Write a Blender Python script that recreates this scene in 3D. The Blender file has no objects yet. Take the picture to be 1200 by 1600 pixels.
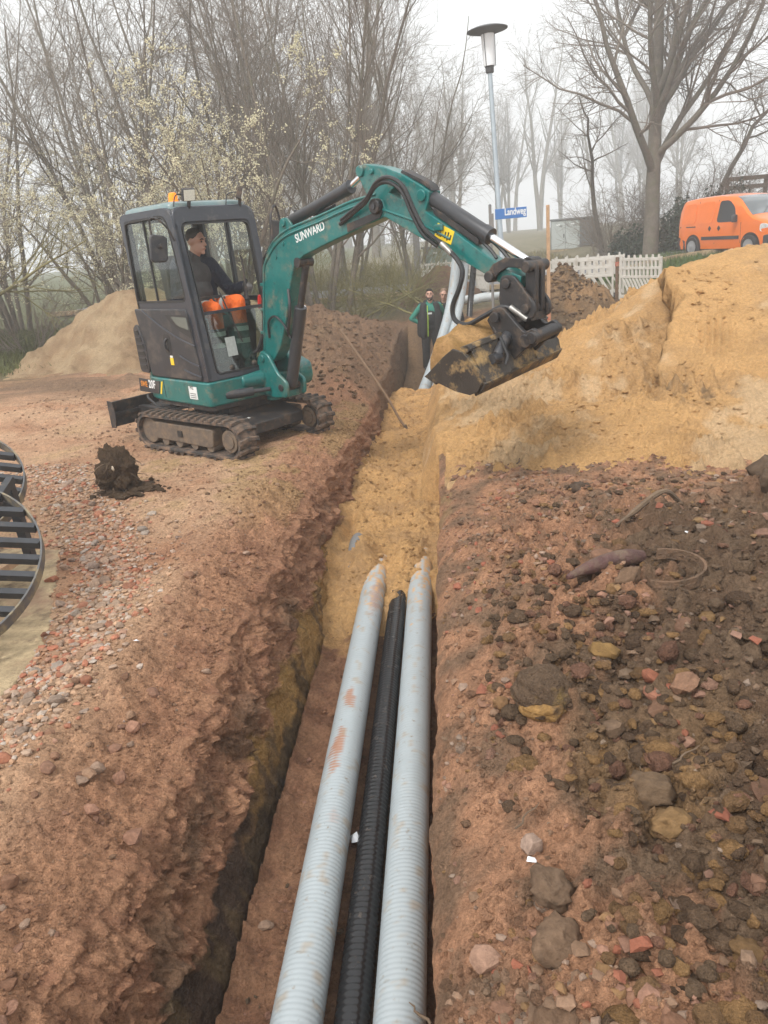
import bpy, bmesh, math, random
import numpy as np
from mathutils import Vector, Matrix

# ---------------------------------------------------------------- camera, world, sun, exposure
SC = bpy.context.scene
COL = SC.collection
R = math.radians
SC.render.engine = 'CYCLES'
SC.render.resolution_x, SC.render.resolution_y = 768, 1024
SC.cycles.use_denoising = True
SC.cycles.max_bounces = 10
SC.cycles.diffuse_bounces = 3
SC.cycles.glossy_bounces = 3
SC.cycles.transmission_bounces = 4
SC.cycles.transparent_max_bounces = 8
SC.cycles.volume_bounces = 8
SC.cycles.sample_clamp_indirect = 6.0

cam_d = bpy.data.cameras.new('camera')
cam_d.sensor_fit = 'VERTICAL'
cam_d.sensor_height = 36.0
cam_d.lens = 27.0
cam_d.clip_start = 0.05
cam_d.clip_end = 1000
cam = bpy.data.objects.new('camera', cam_d)
COL.objects.link(cam)
# stands over the trench at 2 m, 5.4 deg left of the trench line, 19.6 deg down, rolled 5 deg
cam.matrix_world = (Matrix.Translation((0, 0, 2.0)) @ Matrix.Rotation(R(5.42), 4, 'Z')
                    @ Matrix.Rotation(R(90 - 19.63), 4, 'X') @ Matrix.Rotation(R(-5.0), 4, 'Z'))
SC.camera = cam

W = bpy.data.worlds.new('World')
SC.world = W
W.use_nodes = True
nt = W.node_tree
nt.nodes.clear()
sky = nt.nodes.new('ShaderNodeTexSky')
sky.sky_type = 'NISHITA'
sky.sun_disc = False
sky.sun_elevation = R(52)
sky.sun_rotation = R(212)
sky.air_density = 2.0
sky.dust_density = 6.0
hs = nt.nodes.new('ShaderNodeHueSaturation')
hs.inputs['Saturation'].default_value = 0.10
hs.inputs['Value'].default_value = 1.0
mixw = nt.nodes.new('ShaderNodeMixRGB')
mixw.inputs[0].default_value = 0.72           # overcast: the cloud sheet evens the sky out
mixw.inputs[2].default_value = (9.4, 9.55, 9.7, 1)
bg = nt.nodes.new('ShaderNodeBackground')
bg.inputs[1].default_value = 0.092
ow = nt.nodes.new('ShaderNodeOutputWorld')
nt.links.new(sky.outputs[0], hs.inputs['Color'])
nt.links.new(hs.outputs[0], mixw.inputs[1])
nt.links.new(mixw.outputs[0], bg.inputs[0])
nt.links.new(bg.outputs[0], ow.inputs[0])

sun_d = bpy.data.lights.new('sun', 'SUN')
sun_d.energy = 1.5
sun_d.angle = R(14)
sun_d.color = (1.0, 0.965, 0.92)
sun = bpy.data.objects.new('sun', sun_d)
COL.objects.link(sun)
sun.rotation_euler = (R(38), 0, R(-32))   # behind the camera, to the left

vs = SC.view_settings
vs.view_transform = 'Standard'
vs.look = 'None'
vs.exposure = 0.86
vs.gamma = 1.0
vs.use_curve_mapping = False

# ---------------------------------------------------------------- helpers
rng = np.random.default_rng(11)
random.seed(5)


def tag(o, label=None, cat=None, group=None, kind=None):
    if label: o['label'] = label
    if cat: o['category'] = cat
    if group: o['group'] = group
    if kind: o['kind'] = kind
    return o


def empty(name, loc=(0, 0, 0), rz=0.0, parent=None):
    o = bpy.data.objects.new(name, None)
    o.empty_display_size = 0.1
    COL.objects.link(o)
    o.location = loc
    o.rotation_euler = (0, 0, rz)
    if parent: o.parent = parent
    return o


def link(name, me, mat=None, parent=None):
    o = bpy.data.objects.new(name, me)
    COL.objects.link(o)
    if mat is not None and not me.materials: me.materials.append(mat)
    if parent is not None: o.parent = parent
    return o


def fast_mesh(name, V, quads=None, tris=None, smooth=False, col=None):
    """mesh from numpy arrays"""
    V = np.ascontiguousarray(V, dtype=np.float32)
    me = bpy.data.meshes.new(name)
    parts, starts, totals = [], [], []
    s = 0
    if quads is not None and len(quads):
        q = np.asarray(quads, dtype=np.int32); parts.append(q.ravel())
        starts.append(np.arange(len(q)) * 4); totals.append(np.full(len(q), 4)); s = len(q) * 4
    if tris is not None and len(tris):
        t = np.asarray(tris, dtype=np.int32); parts.append(t.ravel())
        starts.append(s + np.arange(len(t)) * 3); totals.append(np.full(len(t), 3))
    loops = np.concatenate(parts); st = np.concatenate(starts).astype(np.int32)
    me.vertices.add(len(V)); me.vertices.foreach_set('co', V.ravel())
    me.loops.add(len(loops)); me.loops.foreach_set('vertex_index', loops.astype(np.int32))
    me.polygons.add(len(st)); me.polygons.foreach_set('loop_start', st)
    me.polygons.foreach_set('use_smooth', np.full(len(st), bool(smooth)))
    if col is not None:
        a = me.color_attributes.new('Col', 'FLOAT_COLOR', 'POINT')
        c = np.ones((len(V), 4), np.float32); c[:, :3] = col
        a.data.foreach_set('color', c.ravel())
    me.update(calc_edges=True)
    return me


def grid_quads(nr, nc, wrap=False):
    i = np.arange(nr - 1)[:, None]; j = np.arange(nc if wrap else nc - 1)[None, :]
    j2 = (j + 1) % nc
    return np.stack([i * nc + j, i * nc + j2, (i + 1) * nc + j2, (i + 1) * nc + j], -1).reshape(-1, 4)


class MB:
    def __init__(s): s.v = []; s.f = []
    def add(s, vs_, fs, M=None):
        b = len(s.v)
        for p in vs_:
            p = Vector(p)
            s.v.append(tuple(M @ p) if M is not None else tuple(p))
        for f in fs: s.f.append(tuple(b + i for i in f))
        return s
    def box(s, c, d, M=None, taper=1.0):
        x, y, z = d[0] / 2, d[1] / 2, d[2] / 2
        vv = [(c[0] + a * x * (taper if k > 0 else 1), c[1] + b * y * (taper if k > 0 else 1), c[2] + k * z) for k in (-1, 1) for a, b in ((-1, -1), (1, -1), (1, 1), (-1, 1))]
        return s.add(vv, [(3, 2, 1, 0), (4, 5, 6, 7), (0, 1, 5, 4), (1, 2, 6, 5), (2, 3, 7, 6), (3, 0, 4, 7)], M)
    def bar(s, p0, p1, w, h=None, up=(0, 0, 1)):
        p0, p1 = Vector(p0), Vector(p1); h = h or w
        d = p1 - p0; L = d.length; d.normalize(); u = Vector(up)
        if abs(d.dot(u)) > 0.98: u = Vector((1, 0, 0))
        a = d.cross(u).normalized(); b = a.cross(d)
        M = Matrix((a.to_4d(), d.to_4d(), b.to_4d(), (0, 0, 0, 1))).transposed()
        M[0][3], M[1][3], M[2][3] = (p0 + p1) / 2; M[3] = (0, 0, 0, 1)
        return s.box((0, 0, 0), (w, L, h), M)
    def prism(s, poly, a0, a1, ax='y', M=None):
        """polygon in the XZ (ax=y), YZ (ax=x) or XY (ax=z) plane, extruded"""
        n = len(poly)
        f = {'y': lambda p, a: (p[0], a, p[1]), 'x': lambda p, a: (a, p[0], p[1]), 'z': lambda p, a: (p[0], p[1], a)}[ax]
        vv = [f(p, a0) for p in poly] + [f(p, a1) for p in poly]
        ar = sum(poly[i][0] * poly[(i + 1) % n][1] - poly[(i + 1) % n][0] * poly[i][1] for i in range(n))
        fl = (ar > 0) ^ (ax == 'y') ^ (a1 < a0)
        fs = [tuple(range(n - 1, -1, -1)), tuple(range(n, 2 * n))] + [(i, (i + 1) % n, n + (i + 1) % n, n + i) for i in range(n)]
        if not fl: fs = [tuple(reversed(q)) for q in fs]
        return s.add(vv, fs, M)
    def ring(s, outer, inner, a0, a1, ax='y', M=None):
        """frame between two loops of the same number of points"""
        n = len(outer)
        f = {'y': lambda p, a: (p[0], a, p[1]), 'x': lambda p, a: (a, p[0], p[1]), 'z': lambda p, a: (p[0], p[1], a)}[ax]
        vv = [f(p, a0) for p in outer] + [f(p, a0) for p in inner] + [f(p, a1) for p in outer] + [f(p, a1) for p in inner]
        fs = []
        for i in range(n):
            j = (i + 1) % n
            fs += [(i, j, n + j, n + i), (2 * n + i, 3 * n + i, 3 * n + j, 2 * n + j), (i, 2 * n + i, 2 * n + j, j), (n + i, n + j, 3 * n + j, 3 * n + i)]
        return s.add(vv, fs, M)
    def tube(s, path, r, n=8, cap=True, closed=False):
        P = [Vector(p) for p in path]; m = len(P)
        rr = r if isinstance(r, (list, tuple)) else [r] * m
        b = len(s.v); u = None
        for i in range(m):
            if closed: t = P[(i + 1) % m] - P[i - 1]
            else: t = P[min(i + 1, m - 1)] - P[max(i - 1, 0)]
            t.normalize()
            if u is None:
                u = t.cross(Vector((0, 0, 1)) if abs(t.z) < 0.9 else Vector((1, 0, 0))).normalized()
            else:
                u = (u - t * u.dot(t)).normalized()
            w = t.cross(u)
            for k in range(n):
                a = 2 * math.pi * k / n
                s.v.append(tuple(P[i] + (u * math.cos(a) + w * math.sin(a)) * rr[i]))
        for i in range(m if closed else m - 1):
            j = (i + 1) % m
            for k in range(n):
                k2 = (k + 1) % n
                s.f.append((b + i * n + k, b + i * n + k2, b + j * n + k2, b + j * n + k))
        if cap and not closed:
            s.f.append(tuple(b + k for k in range(n - 1, -1, -1)))
            s.f.append(tuple(b + (m - 1) * n + k for k in range(n)))
        return s
    def cyl(s, p0, p1, r0, r1=None, n=18): return s.tube([p0, p1], [r0, r0 if r1 is None else r1], n)
    def lathe(s, prof, n=20, M=None, ax='z'):
        vv = []
        for r, z in prof:
            for k in range(n):
                a = 2 * math.pi * k / n
                c, d = r * math.cos(a), r * math.sin(a)
                vv.append((c, d, z) if ax == 'z' else ((c, z, d) if ax == 'y' else (z, c, d)))
        fs = []
        for i in range(len(prof) - 1):
            for k in range(n):
                k2 = (k + 1) % n
                fs.append((i * n + k, i * n + k2, (i + 1) * n + k2, (i + 1) * n + k))
        fs.append(tuple(range(n - 1, -1, -1))); fs.append(tuple((len(prof) - 1) * n + k for k in range(n)))
        return s.add(vv, fs, M)
    def build(s, name, mat=None, parent=None, smooth=None, bevel=0.0, seg=2):
        me = bpy.data.meshes.new(name)
        me.from_pydata(s.v, [], s.f)
        bm = bmesh.new(); bm.from_mesh(me)
        bmesh.ops.recalc_face_normals(bm, faces=bm.faces)
        bm.to_mesh(me); bm.free()
        me.update()
        if smooth is None: smooth = True
        if smooth:
            me.polygons.foreach_set('use_smooth', [True] * len(me.polygons))
            me.set_sharp_from_angle(angle=R(38))
        o = link(name, me, mat, parent)
        if bevel:
            b = o.modifiers.new('bevel', 'BEVEL'); b.width = bevel; b.segments = seg; b.limit_method = 'ANGLE'; b.angle_limit = R(40)
            b.harden_normals = False
        return o


def rquad(c, r, k=4):
    """rounded polygon, k+1 points per corner"""
    n = len(c); out = []
    for i in range(n):
        p0, p, p1 = Vector(c[i - 1]), Vector(c[i]), Vector(c[(i + 1) % n])
        rr = r[i] if isinstance(r, (list, tuple)) else r
        a = p + (p0 - p).normalized() * min(rr, (p0 - p).length * 0.48); b = p + (p1 - p).normalized() * min(rr, (p1 - p).length * 0.48)
        for j in range(k + 1):
            t = j / k
            q = a * (1 - t) ** 2 + p * 2 * t * (1 - t) + b * t * t
            out.append((q.x, q.y))
    return out


def smooth_path(P, n=6):
    """Catmull-Rom through 3-D points"""
    P = [Vector(p) for p in P]; out = []
    for i in range(len(P) - 1):
        a, b, c, d = P[max(i - 1, 0)], P[i], P[i + 1], P[min(i + 2, len(P) - 1)]
        for k in range(n):
            t = k / n
            out.append(0.5 * (2 * b + (c - a) * t + (2 * a - 5 * b + 4 * c - d) * t * t + (3 * b - a - 3 * c + d) * t ** 3))
    out.append(P[-1])
    return out


# ---- numpy gradient noise
def _h(ix, iy, iz, seed):
    h = (ix.astype(np.int64) * 374761393 + iy.astype(np.int64) * 668265263 + iz.astype(np.int64) * 2147483647 + seed * 1274126177) & 0xFFFFFFFF
    h = ((h ^ (h >> 13)) * 1274126177) & 0xFFFFFFFF
    return (h ^ (h >> 16)) & 0xFFFF


def noise2(x, y, seed=0):
    x0 = np.floor(x); y0 = np.floor(y); fx = x - x0; fy = y - y0
    u = fx * fx * fx * (fx * (fx * 6 - 15) + 10); v = fy * fy * fy * (fy * (fy * 6 - 15) + 10)
    z = np.zeros_like(x0)
    def g(ix, iy, dx, dy):
        a = _h(ix, iy, z, seed) * (2 * np.pi / 65536.0)
        return np.cos(a) * dx + np.sin(a) * dy
    n00 = g(x0, y0, fx, fy); n10 = g(x0 + 1, y0, fx - 1, fy); n01 = g(x0, y0 + 1, fx, fy - 1); n11 = g(x0 + 1, y0 + 1, fx - 1, fy - 1)
    return ((n00 * (1 - u) + n10 * u) * (1 - v) + (n01 * (1 - u) + n11 * u) * v) * 1.5


def fbm(x, y, sc, octv=4, seed=0, gain=0.5, lac=2.03):
    x = np.asarray(x, float) * sc; y = np.asarray(y, float) * sc
    s = 0; a = 1.0
    for o in range(octv):
        s = s + a * noise2(x + 17.3 * o, y - 9.1 * o, seed + o); x = x * lac; y = y * lac; a *= gain
    return s


def sst(a, b, x):
    t = np.clip((np.asarray(x, float) - a) / (b - a), 0, 1)
    return t * t * (3 - 2 * t)


def lerp(a, b, t): return a + (b - a) * t


def mixc(c, d, t):
    return c * (1 - t[..., None]) + np.array(d) * t[..., None]


# ---------------------------------------------------------------- materials
MATS = {}


def mat(name, color=(0.5, 0.5, 0.5), rough=0.6, metal=0.0, attr=None, var=None, bump=None, grime=None, coat=0.0, spec=0.5, emis=None, bump2=None, trans=0.0):
    """procedural Principled material. var=(scale, amount); bump=(scale, distance); grime=(colour, scale, lo, hi)"""
    if name in MATS: return MATS[name]
    m = bpy.data.materials.new(name); m.use_nodes = True
    n = m.node_tree.nodes; L = m.node_tree.links
    b = n['Principled BSDF']
    b.inputs['Roughness'].default_value = rough; b.inputs['Metallic'].default_value = metal
    b.inputs['Specular IOR Level'].default_value = spec
    if coat: b.inputs['Coat Weight'].default_value = coat; b.inputs['Coat Roughness'].default_value = 0.12
    if trans: b.inputs['Transmission Weight'].default_value = trans
    tc = n.new('ShaderNodeTexCoord'); co = tc.outputs['Object']
    if attr:
        a = n.new('ShaderNodeAttribute'); a.attribute_name = attr; c = a.outputs['Color']
    else:
        a = n.new('ShaderNodeRGB'); a.outputs[0].default_value = (*color, 1); c = a.outputs[0]
    def tex(sc, det=5, ro=0.6):
        t = n.new('ShaderNodeTexNoise'); t.inputs['Scale'].default_value = sc; t.inputs['Detail'].default_value = det; t.inputs['Roughness'].default_value = ro
        L.new(co, t.inputs['Vector']); return t.outputs['Fac']
    if var:
        for sc, am in (var if isinstance(var[0], tuple) else (var,)):
            mr = n.new('ShaderNodeMapRange'); mr.inputs['From Min'].default_value = 0.25; mr.inputs['From Max'].default_value = 0.75
            mr.inputs['To Min'].default_value = 1 - am; mr.inputs['To Max'].default_value = 1 + am
            L.new(tex(sc), mr.inputs['Value'])
            mx = n.new('ShaderNodeVectorMath'); mx.operation = 'SCALE'
            L.new(c, mx.inputs[0]); L.new(mr.outputs[0], mx.inputs['Scale']); c = mx.outputs[0]
    if grime:
        for gc, sc, lo, hi in (grime if isinstance(grime[0][0], tuple) else (grime,)):
            mr = n.new('ShaderNodeMapRange'); mr.inputs['From Min'].default_value = lo; mr.inputs['From Max'].default_value = hi
            L.new(tex(sc, 7, 0.68), mr.inputs['Value'])
            mx = n.new('ShaderNodeMixRGB'); mx.inputs[2].default_value = (*gc, 1)
            L.new(mr.outputs[0], mx.inputs[0]); L.new(c, mx.inputs[1]); c = mx.outputs[0]
            mr2 = n.new('ShaderNodeMapRange'); mr2.inputs['To Min'].default_value = rough; mr2.inputs['To Max'].default_value = 0.9
            L.new(mr.outputs[0], mr2.inputs['Value']); L.new(mr2.outputs[0], b.inputs['Roughness'])
    L.new(c, b.inputs['Base Color'])
    prev = None
    for bp in (bump, bump2):
        if bp:
            bn = n.new('ShaderNodeBump'); bn.inputs['Distance'].default_value = bp[1]; bn.inputs['Strength'].default_value = bp[2] if len(bp) > 2 else 1.0
            L.new(tex(bp[0], 6, 0.65), bn.inputs['Height'])
            if prev is not None: L.new(prev, bn.inputs['Normal'])
            prev = bn.outputs[0]
    if prev is not None: L.new(prev, b.inputs['Normal'])
    if emis: b.inputs['Emission Color'].default_value = (*emis[0], 1); b.inputs['Emission Strength'].default_value = emis[1]
    MATS[name] = m
    return m


def glass(name, tint, refl=0.06, rough=0.02):
    if name in MATS: return MATS[name]
    m = bpy.data.materials.new(name); m.use_nodes = True
    n = m.node_tree.nodes; L = m.node_tree.links; n.clear()
    t = n.new('ShaderNodeBsdfTransparent'); t.inputs[0].default_value = (*tint, 1)
    g = n.new('ShaderNodeBsdfGlossy'); g.inputs['Roughness'].default_value = rough
    lw = n.new('ShaderNodeLayerWeight'); lw.inputs[0].default_value = 0.5      # Schlick-like, the same from both faces of the thin pane
    f = n.new('ShaderNodeMath'); f.operation = 'POWER'; f.inputs[1].default_value = 4.0; L.new(lw.outputs['Facing'], f.inputs[0])
    ad = n.new('ShaderNodeMath'); ad.operation = 'MULTIPLY_ADD'; ad.inputs[1].default_value = 0.6; ad.inputs[2].default_value = refl; ad.use_clamp = True
    mx = n.new('ShaderNodeMixShader'); o = n.new('ShaderNodeOutputMaterial')
    L.new(f.outputs[0], ad.inputs[0]); L.new(ad.outputs[0], mx.inputs[0]); L.new(t.outputs[0], mx.inputs[1]); L.new(g.outputs[0], mx.inputs[2]); L.new(mx.outputs[0], o.inputs[0])
    MATS[name] = m
    return m


DUST = (0.30, 0.20, 0.13)
M_soil = mat('soil', attr='Col', rough=0.96, spec=0.15, var=((9, 0.18), (50, 0.34), (230, 0.24)), bump=(22, 0.045), bump2=(85, 0.024))
M_sand = mat('sand', attr='Col', rough=0.95, spec=0.15, var=((3.5, 0.14), (40, 0.18), (260, 0.28)), bump=(18, 0.045), bump2=(95, 0.020))
M_stone = mat('stone', attr='Col', rough=0.85, spec=0.3, var=((30, 0.25), (150, 0.15)), bump=(60, 0.006))
M_asphalt = mat('asphalt', (0.16, 0.16, 0.165), 0.8, var=((3, 0.15), (120, 0.2)), bump=(200, 0.004))
M_concrete = mat('concrete', (0.40, 0.305, 0.185), 0.95, spec=0.2, var=((2.5, 0.25), (30, 0.22), (180, 0.2)), bump=(60, 0.012), grime=(((0.16, 0.115, 0.075), 6, 0.50, 0.66), ((0.30, 0.19, 0.125), 2.2, 0.50, 0.66)))
M_teal = mat('teal_paint', (0.002, 0.132, 0.122), 0.32, coat=0.25, var=(6, 0.14), grime=(((0.15, 0.155, 0.115), 4.5, 0.52, 0.80), ((0.015, 0.045, 0.045), 16, 0.56, 0.72), ((0.26, 0.185, 0.125), 7, 0.55, 0.80), ((0.20, 0.30, 0.28), 60, 0.68, 0.72)))
M_tealroof = mat('roof_paint', (0.15, 0.225, 0.23), 0.35, coat=0.3, var=(5, 0.1), grime=((0.30, 0.33, 0.30), 6, 0.5, 0.75))
M_cabgrey = mat('cab_plastic', (0.024, 0.025, 0.029), 0.45, var=(6, 0.2), grime=(((0.13, 0.105, 0.085), 5, 0.48, 0.85), ((0.20, 0.155, 0.115), 22, 0.66, 0.76)))
M_cabframe = mat('cab_frame_paint', (0.026, 0.030, 0.040), 0.34, coat=0.2, var=(6, 0.1), grime=((0.14, 0.13, 0.12), 8, 0.55, 0.85))
M_black = mat('black_steel', (0.022, 0.021, 0.022), 0.5, var=(10, 0.25), grime=((0.17, 0.115, 0.075), 9, 0.50, 0.78), bump=(60, 0.002))
M_rubber = mat('rubber', (0.035, 0.032, 0.030), 0.8, grime=((0.23, 0.15, 0.10), 11, 0.42, 0.66), bump=(50, 0.004))
M_mudsteel = mat('muddy_steel', (0.11, 0.085, 0.065), 0.75, var=(9, 0.25), grime=((0.20, 0.14, 0.09), 14, 0.42, 0.66), bump=(40, 0.005))
M_chrome = mat('chrome_rod', (0.78, 0.79, 0.80), 0.16, 1.0)
M_barrel = mat('cylinder_paint', (0.035, 0.036, 0.040), 0.38, var=(8, 0.2), grime=((0.12, 0.09, 0.07), 9, 0.55, 0.8))
M_hose = mat('hydraulic_hose', (0.018, 0.018, 0.019), 0.45, var=(20, 0.2))
M_bucket = mat('bucket_steel', (0.042, 0.034, 0.027), 0.52, 0.15, var=(5, 0.3), grime=((0.36, 0.235, 0.10), 6, 0.52, 0.66), bump=(70, 0.004))
M_seat = mat('seat_vinyl', (0.02, 0.02, 0.022), 0.6)
M_paper = mat('paper', (0.38, 0.41, 0.39), 0.7, var=(30, 0.2))
M_white = mat('white_print', (0.72, 0.73, 0.72), 0.5)
M_orangeprint = mat('orange_print', (0.75, 0.27, 0.03), 0.5)
M_yellow = mat('yellow_sticker', (0.80, 0.56, 0.02), 0.5, var=(14, 0.12))
M_blackprint = mat('black_print', (0.02, 0.02, 0.02), 0.5)
M_red = mat('red_plastic', (0.55, 0.025, 0.015), 0.4)
M_amber = mat('amber_lens', (0.90, 0.25, 0.004), 0.18, emis=((1.0, 0.25, 0.0), 0.25))
M_lens = mat('lamp_lens', (0.72, 0.72, 0.62), 0.2, var=(160, 0.25))
M_mirror = mat('mirror_glass', (0.7, 0.72, 0.74), 0.04, 1.0)
G_cab = glass('cab_glass', (0.92, 0.955, 0.935), 0.06)
G_low = glass('cab_glass_low', (0.68, 0.76, 0.71), 0.10, 0.05)  # lower front pane: darker green tint and more gloss than the other panes
G_van = glass('van_glass', (0.10, 0.11, 0.12), 0.10, 0.03)
M_pipe = mat('grey_corrugated_plastic', attr='Col', rough=0.40, var=(6, 0.06), grime=(((0.30, 0.17, 0.11), 3.2, 0.66, 0.72), ((0.22, 0.18, 0.13), 26, 0.60, 0.72), ((0.10, 0.08, 0.06), 70, 0.68, 0.74)))
M_pipeblack = mat('black_corrugated_plastic', (0.010, 0.010, 0.011), 0.22, var=(8, 0.2), grime=((0.16, 0.12, 0.09), 16, 0.60, 0.80))
M_pipeplain = mat('grey_plastic_pipe', (0.47, 0.50, 0.50), 0.5, var=(6, 0.08), grime=((0.30, 0.22, 0.16), 6, 0.55, 0.75))
M_pipedark = mat('dark_grey_plastic', (0.17, 0.165, 0.16), 0.5, var=(6, 0.1))
M_galv = mat('galvanised_steel', (0.40, 0.46, 0.50), 0.45, 0.35, var=((3, 0.12), (30, 0.08)))
M_lampcap = mat('lamp_cap', (0.09, 0.095, 0.10), 0.5, var=(4, 0.1))
M_opal = mat('frosted_glass', (0.80, 0.82, 0.83), 0.35)
M_wood = mat('raw_wood', (0.42, 0.27, 0.16), 0.8, var=((12, 0.2), (60, 0.15)), bump=(60, 0.003))
M_darkwood = mat('weathered_wood', (0.13, 0.085, 0.055), 0.85, var=(9, 0.25), bump=(40, 0.004))
M_handle = mat('ash_handle', (0.22, 0.14, 0.085), 0.7, var=(14, 0.25))
M_signblue = mat('sign_blue', (0.045, 0.16, 0.42), 0.4, var=(6, 0.06))
M_postdark = mat('grey_post', (0.20, 0.19, 0.18), 0.6, var=(8, 0.15))
M_barrier = mat('barrier_plastic', (0.54, 0.515, 0.465), 0.6, var=(4, 0.1), grime=((0.36, 0.30, 0.23), 6, 0.52, 0.75))
M_cabinet = mat('cabinet_grey', (0.42, 0.45, 0.43), 0.6, var=(3, 0.08), grime=((0.26, 0.28, 0.25), 3, 0.55, 0.8))
M_cabinetd = mat('cabinet_dark', (0.16, 0.17, 0.17), 0.6, var=(3, 0.1))
M_cabinetg = mat('cabinet_green', (0.16, 0.22, 0.18), 0.6, var=(3, 0.1), grime=((0.22, 0.25, 0.20), 4, 0.55, 0.8))
M_vanpaint = mat('orange_paint', (0.87, 0.19, 0.022), 0.28, coat=0.5, var=(3, 0.05))
M_vanblack = mat('van_black_plastic', (0.045, 0.045, 0.048), 0.6)
M_vanlamp = mat('van_headlamp', (0.72, 0.72, 0.72), 0.15, coat=0.8, var=(30, 0.3))
M_alloy = mat('wheel_silver', (0.45, 0.45, 0.46), 0.35, 0.6)
M_tyre = mat('tyre', (0.025, 0.025, 0.026), 0.8)
M_bark = mat('bark', (0.180, 0.152, 0.122), 0.92, spec=0.15, var=((5, 0.25), (40, 0.25)), bump=(30, 0.012), grime=((0.155, 0.155, 0.095), 3, 0.50, 0.72))
M_twig = mat('twig_bark', (0.225, 0.188, 0.152), 0.9, spec=0.15, var=(4, 0.2))
M_twigpale = mat('pale_twig_bark', (0.25, 0.215, 0.172), 0.9, spec=0.15, var=(4, 0.2))
M_olive = mat('olive_twig_bark', (0.21, 0.19, 0.085), 0.9, spec=0.15, var=(4, 0.25))
M_blossom = mat('blossom', (0.62, 0.58, 0.40), 0.8, spec=0.2, var=(3, 0.2))
M_leaf = mat('dark_leaf', (0.035, 0.055, 0.028), 0.6, var=(5, 0.4))
M_grass = mat('grass', attr='Col', rough=0.8, spec=0.2)
M_root = mat('root_clod', (0.110, 0.074, 0.047), 0.95, spec=0.1, var=((12, 0.35), (60, 0.3)), bump=(28, 0.09), bump2=(110, 0.03), grime=((0.16, 0.105, 0.066), 9, 0.50, 0.68))
M_rootwood = mat('root_wood', (0.14, 0.095, 0.06), 0.9, var=(12, 0.3), bump=(40, 0.005))
M_clay = mat('clay_lump', (0.175, 0.115, 0.073), 0.92, spec=0.2, var=((9, 0.3), (50, 0.25)), bump=(22, 0.05), bump2=(90, 0.02), grime=((0.34, 0.225, 0.075), 5, 0.55, 0.68))
M_oldpipe = mat('dark_red_shard', (0.085, 0.036, 0.030), 0.55, var=(12, 0.4), bump=(30, 0.02), grime=((0.15, 0.10, 0.068), 9, 0.42, 0.60))
M_strap = mat('earthy_strap', (0.15, 0.098, 0.064), 0.92, spec=0.2, var=(16, 0.35), bump=(40, 0.03), grime=((0.22, 0.135, 0.085), 9, 0.45, 0.6))
M_grate = mat('grate_steel', (0.035, 0.037, 0.042), 0.5, 0.2, var=(8, 0.25), grime=((0.15, 0.13, 0.10), 9, 0.58, 0.8))
M_graterim = mat('grate_rim_steel', (0.10, 0.10, 0.10), 0.55, 0.2, var=(8, 0.25), grime=((0.30, 0.24, 0.14), 7, 0.48, 0.66))
M_skin = mat('skin', (0.52, 0.30, 0.22), 0.55, var=(20, 0.08))
M_hairdark = mat('dark_hair', (0.018, 0.014, 0.012), 0.7)
M_hairgrey = mat('dark_grey_hair', (0.055, 0.050, 0.045), 0.8, var=(80, 0.4))
M_hairlight = mat('short_fair_hair', (0.20, 0.13, 0.085), 0.7)
M_beard = mat('beard', (0.05, 0.033, 0.025), 0.8)
M_navy = mat('navy_cloth', (0.013, 0.018, 0.036), 0.85, var=(12, 0.3), bump=(14, 0.05))
M_greycloth = mat('grey_cloth', (0.065, 0.062, 0.062), 0.9, var=(14, 0.2), bump=(30, 0.005))
M_hivis = mat('orange_hivis', (0.90, 0.155, 0.012), 0.75, var=(9, 0.2), bump=(13, 0.05))
M_reflect = mat('reflective_band', (0.55, 0.58, 0.56), 0.5)
M_slategreen = mat('grey_green_cloth', (0.085, 0.095, 0.085), 0.9, var=(12, 0.3), bump=(14, 0.05))
M_greencloth = mat('green_cloth', (0.03, 0.20, 0.15), 0.85, var=(12, 0.2), bump=(30, 0.006))
M_darkcloth = mat('black_cloth', (0.020, 0.021, 0.022), 0.9, var=(12, 0.25), bump=(26, 0.007))
M_lime = mat('lime_trim', (0.42, 0.62, 0.05), 0.7)
M_boot = mat('boot', (0.022, 0.020, 0.019), 0.7, grime=((0.2, 0.14, 0.09), 12, 0.5, 0.7))
M_foil = mat('white_litter', (0.72, 0.74, 0.76), 0.4)

# ================================================================ THE GROUND
FLOOR = -0.86
def lipL(y):
    return np.interp(y, [-5, 2, 4, 6.4, 7.6, 9, 12, 14, 18, 19.5], [-1.42, -1.40, -1.37, -1.31, -1.20, -1.06, -0.98, -1.0, -1.05, -1.0]) + 0.035 * fbm(y, y * 0 + 3.3, 1.6, 4, 5)
def lipR(y):
    return np.interp(y, [-5, 2, 5, 7, 9, 12, 14, 19], [-0.150, -0.145, -0.125, -0.10, -0.06, -0.02, 0.10, 0.3]) + 0.020 * fbm(y, y * 0 + 8.3, 2.6, 5, 6, 0.6)
def depth(y):
    return np.interp(y, [-5, 12, 17.5, 19.5], [1.0, 1.0, 1.0, 0.0])

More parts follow.
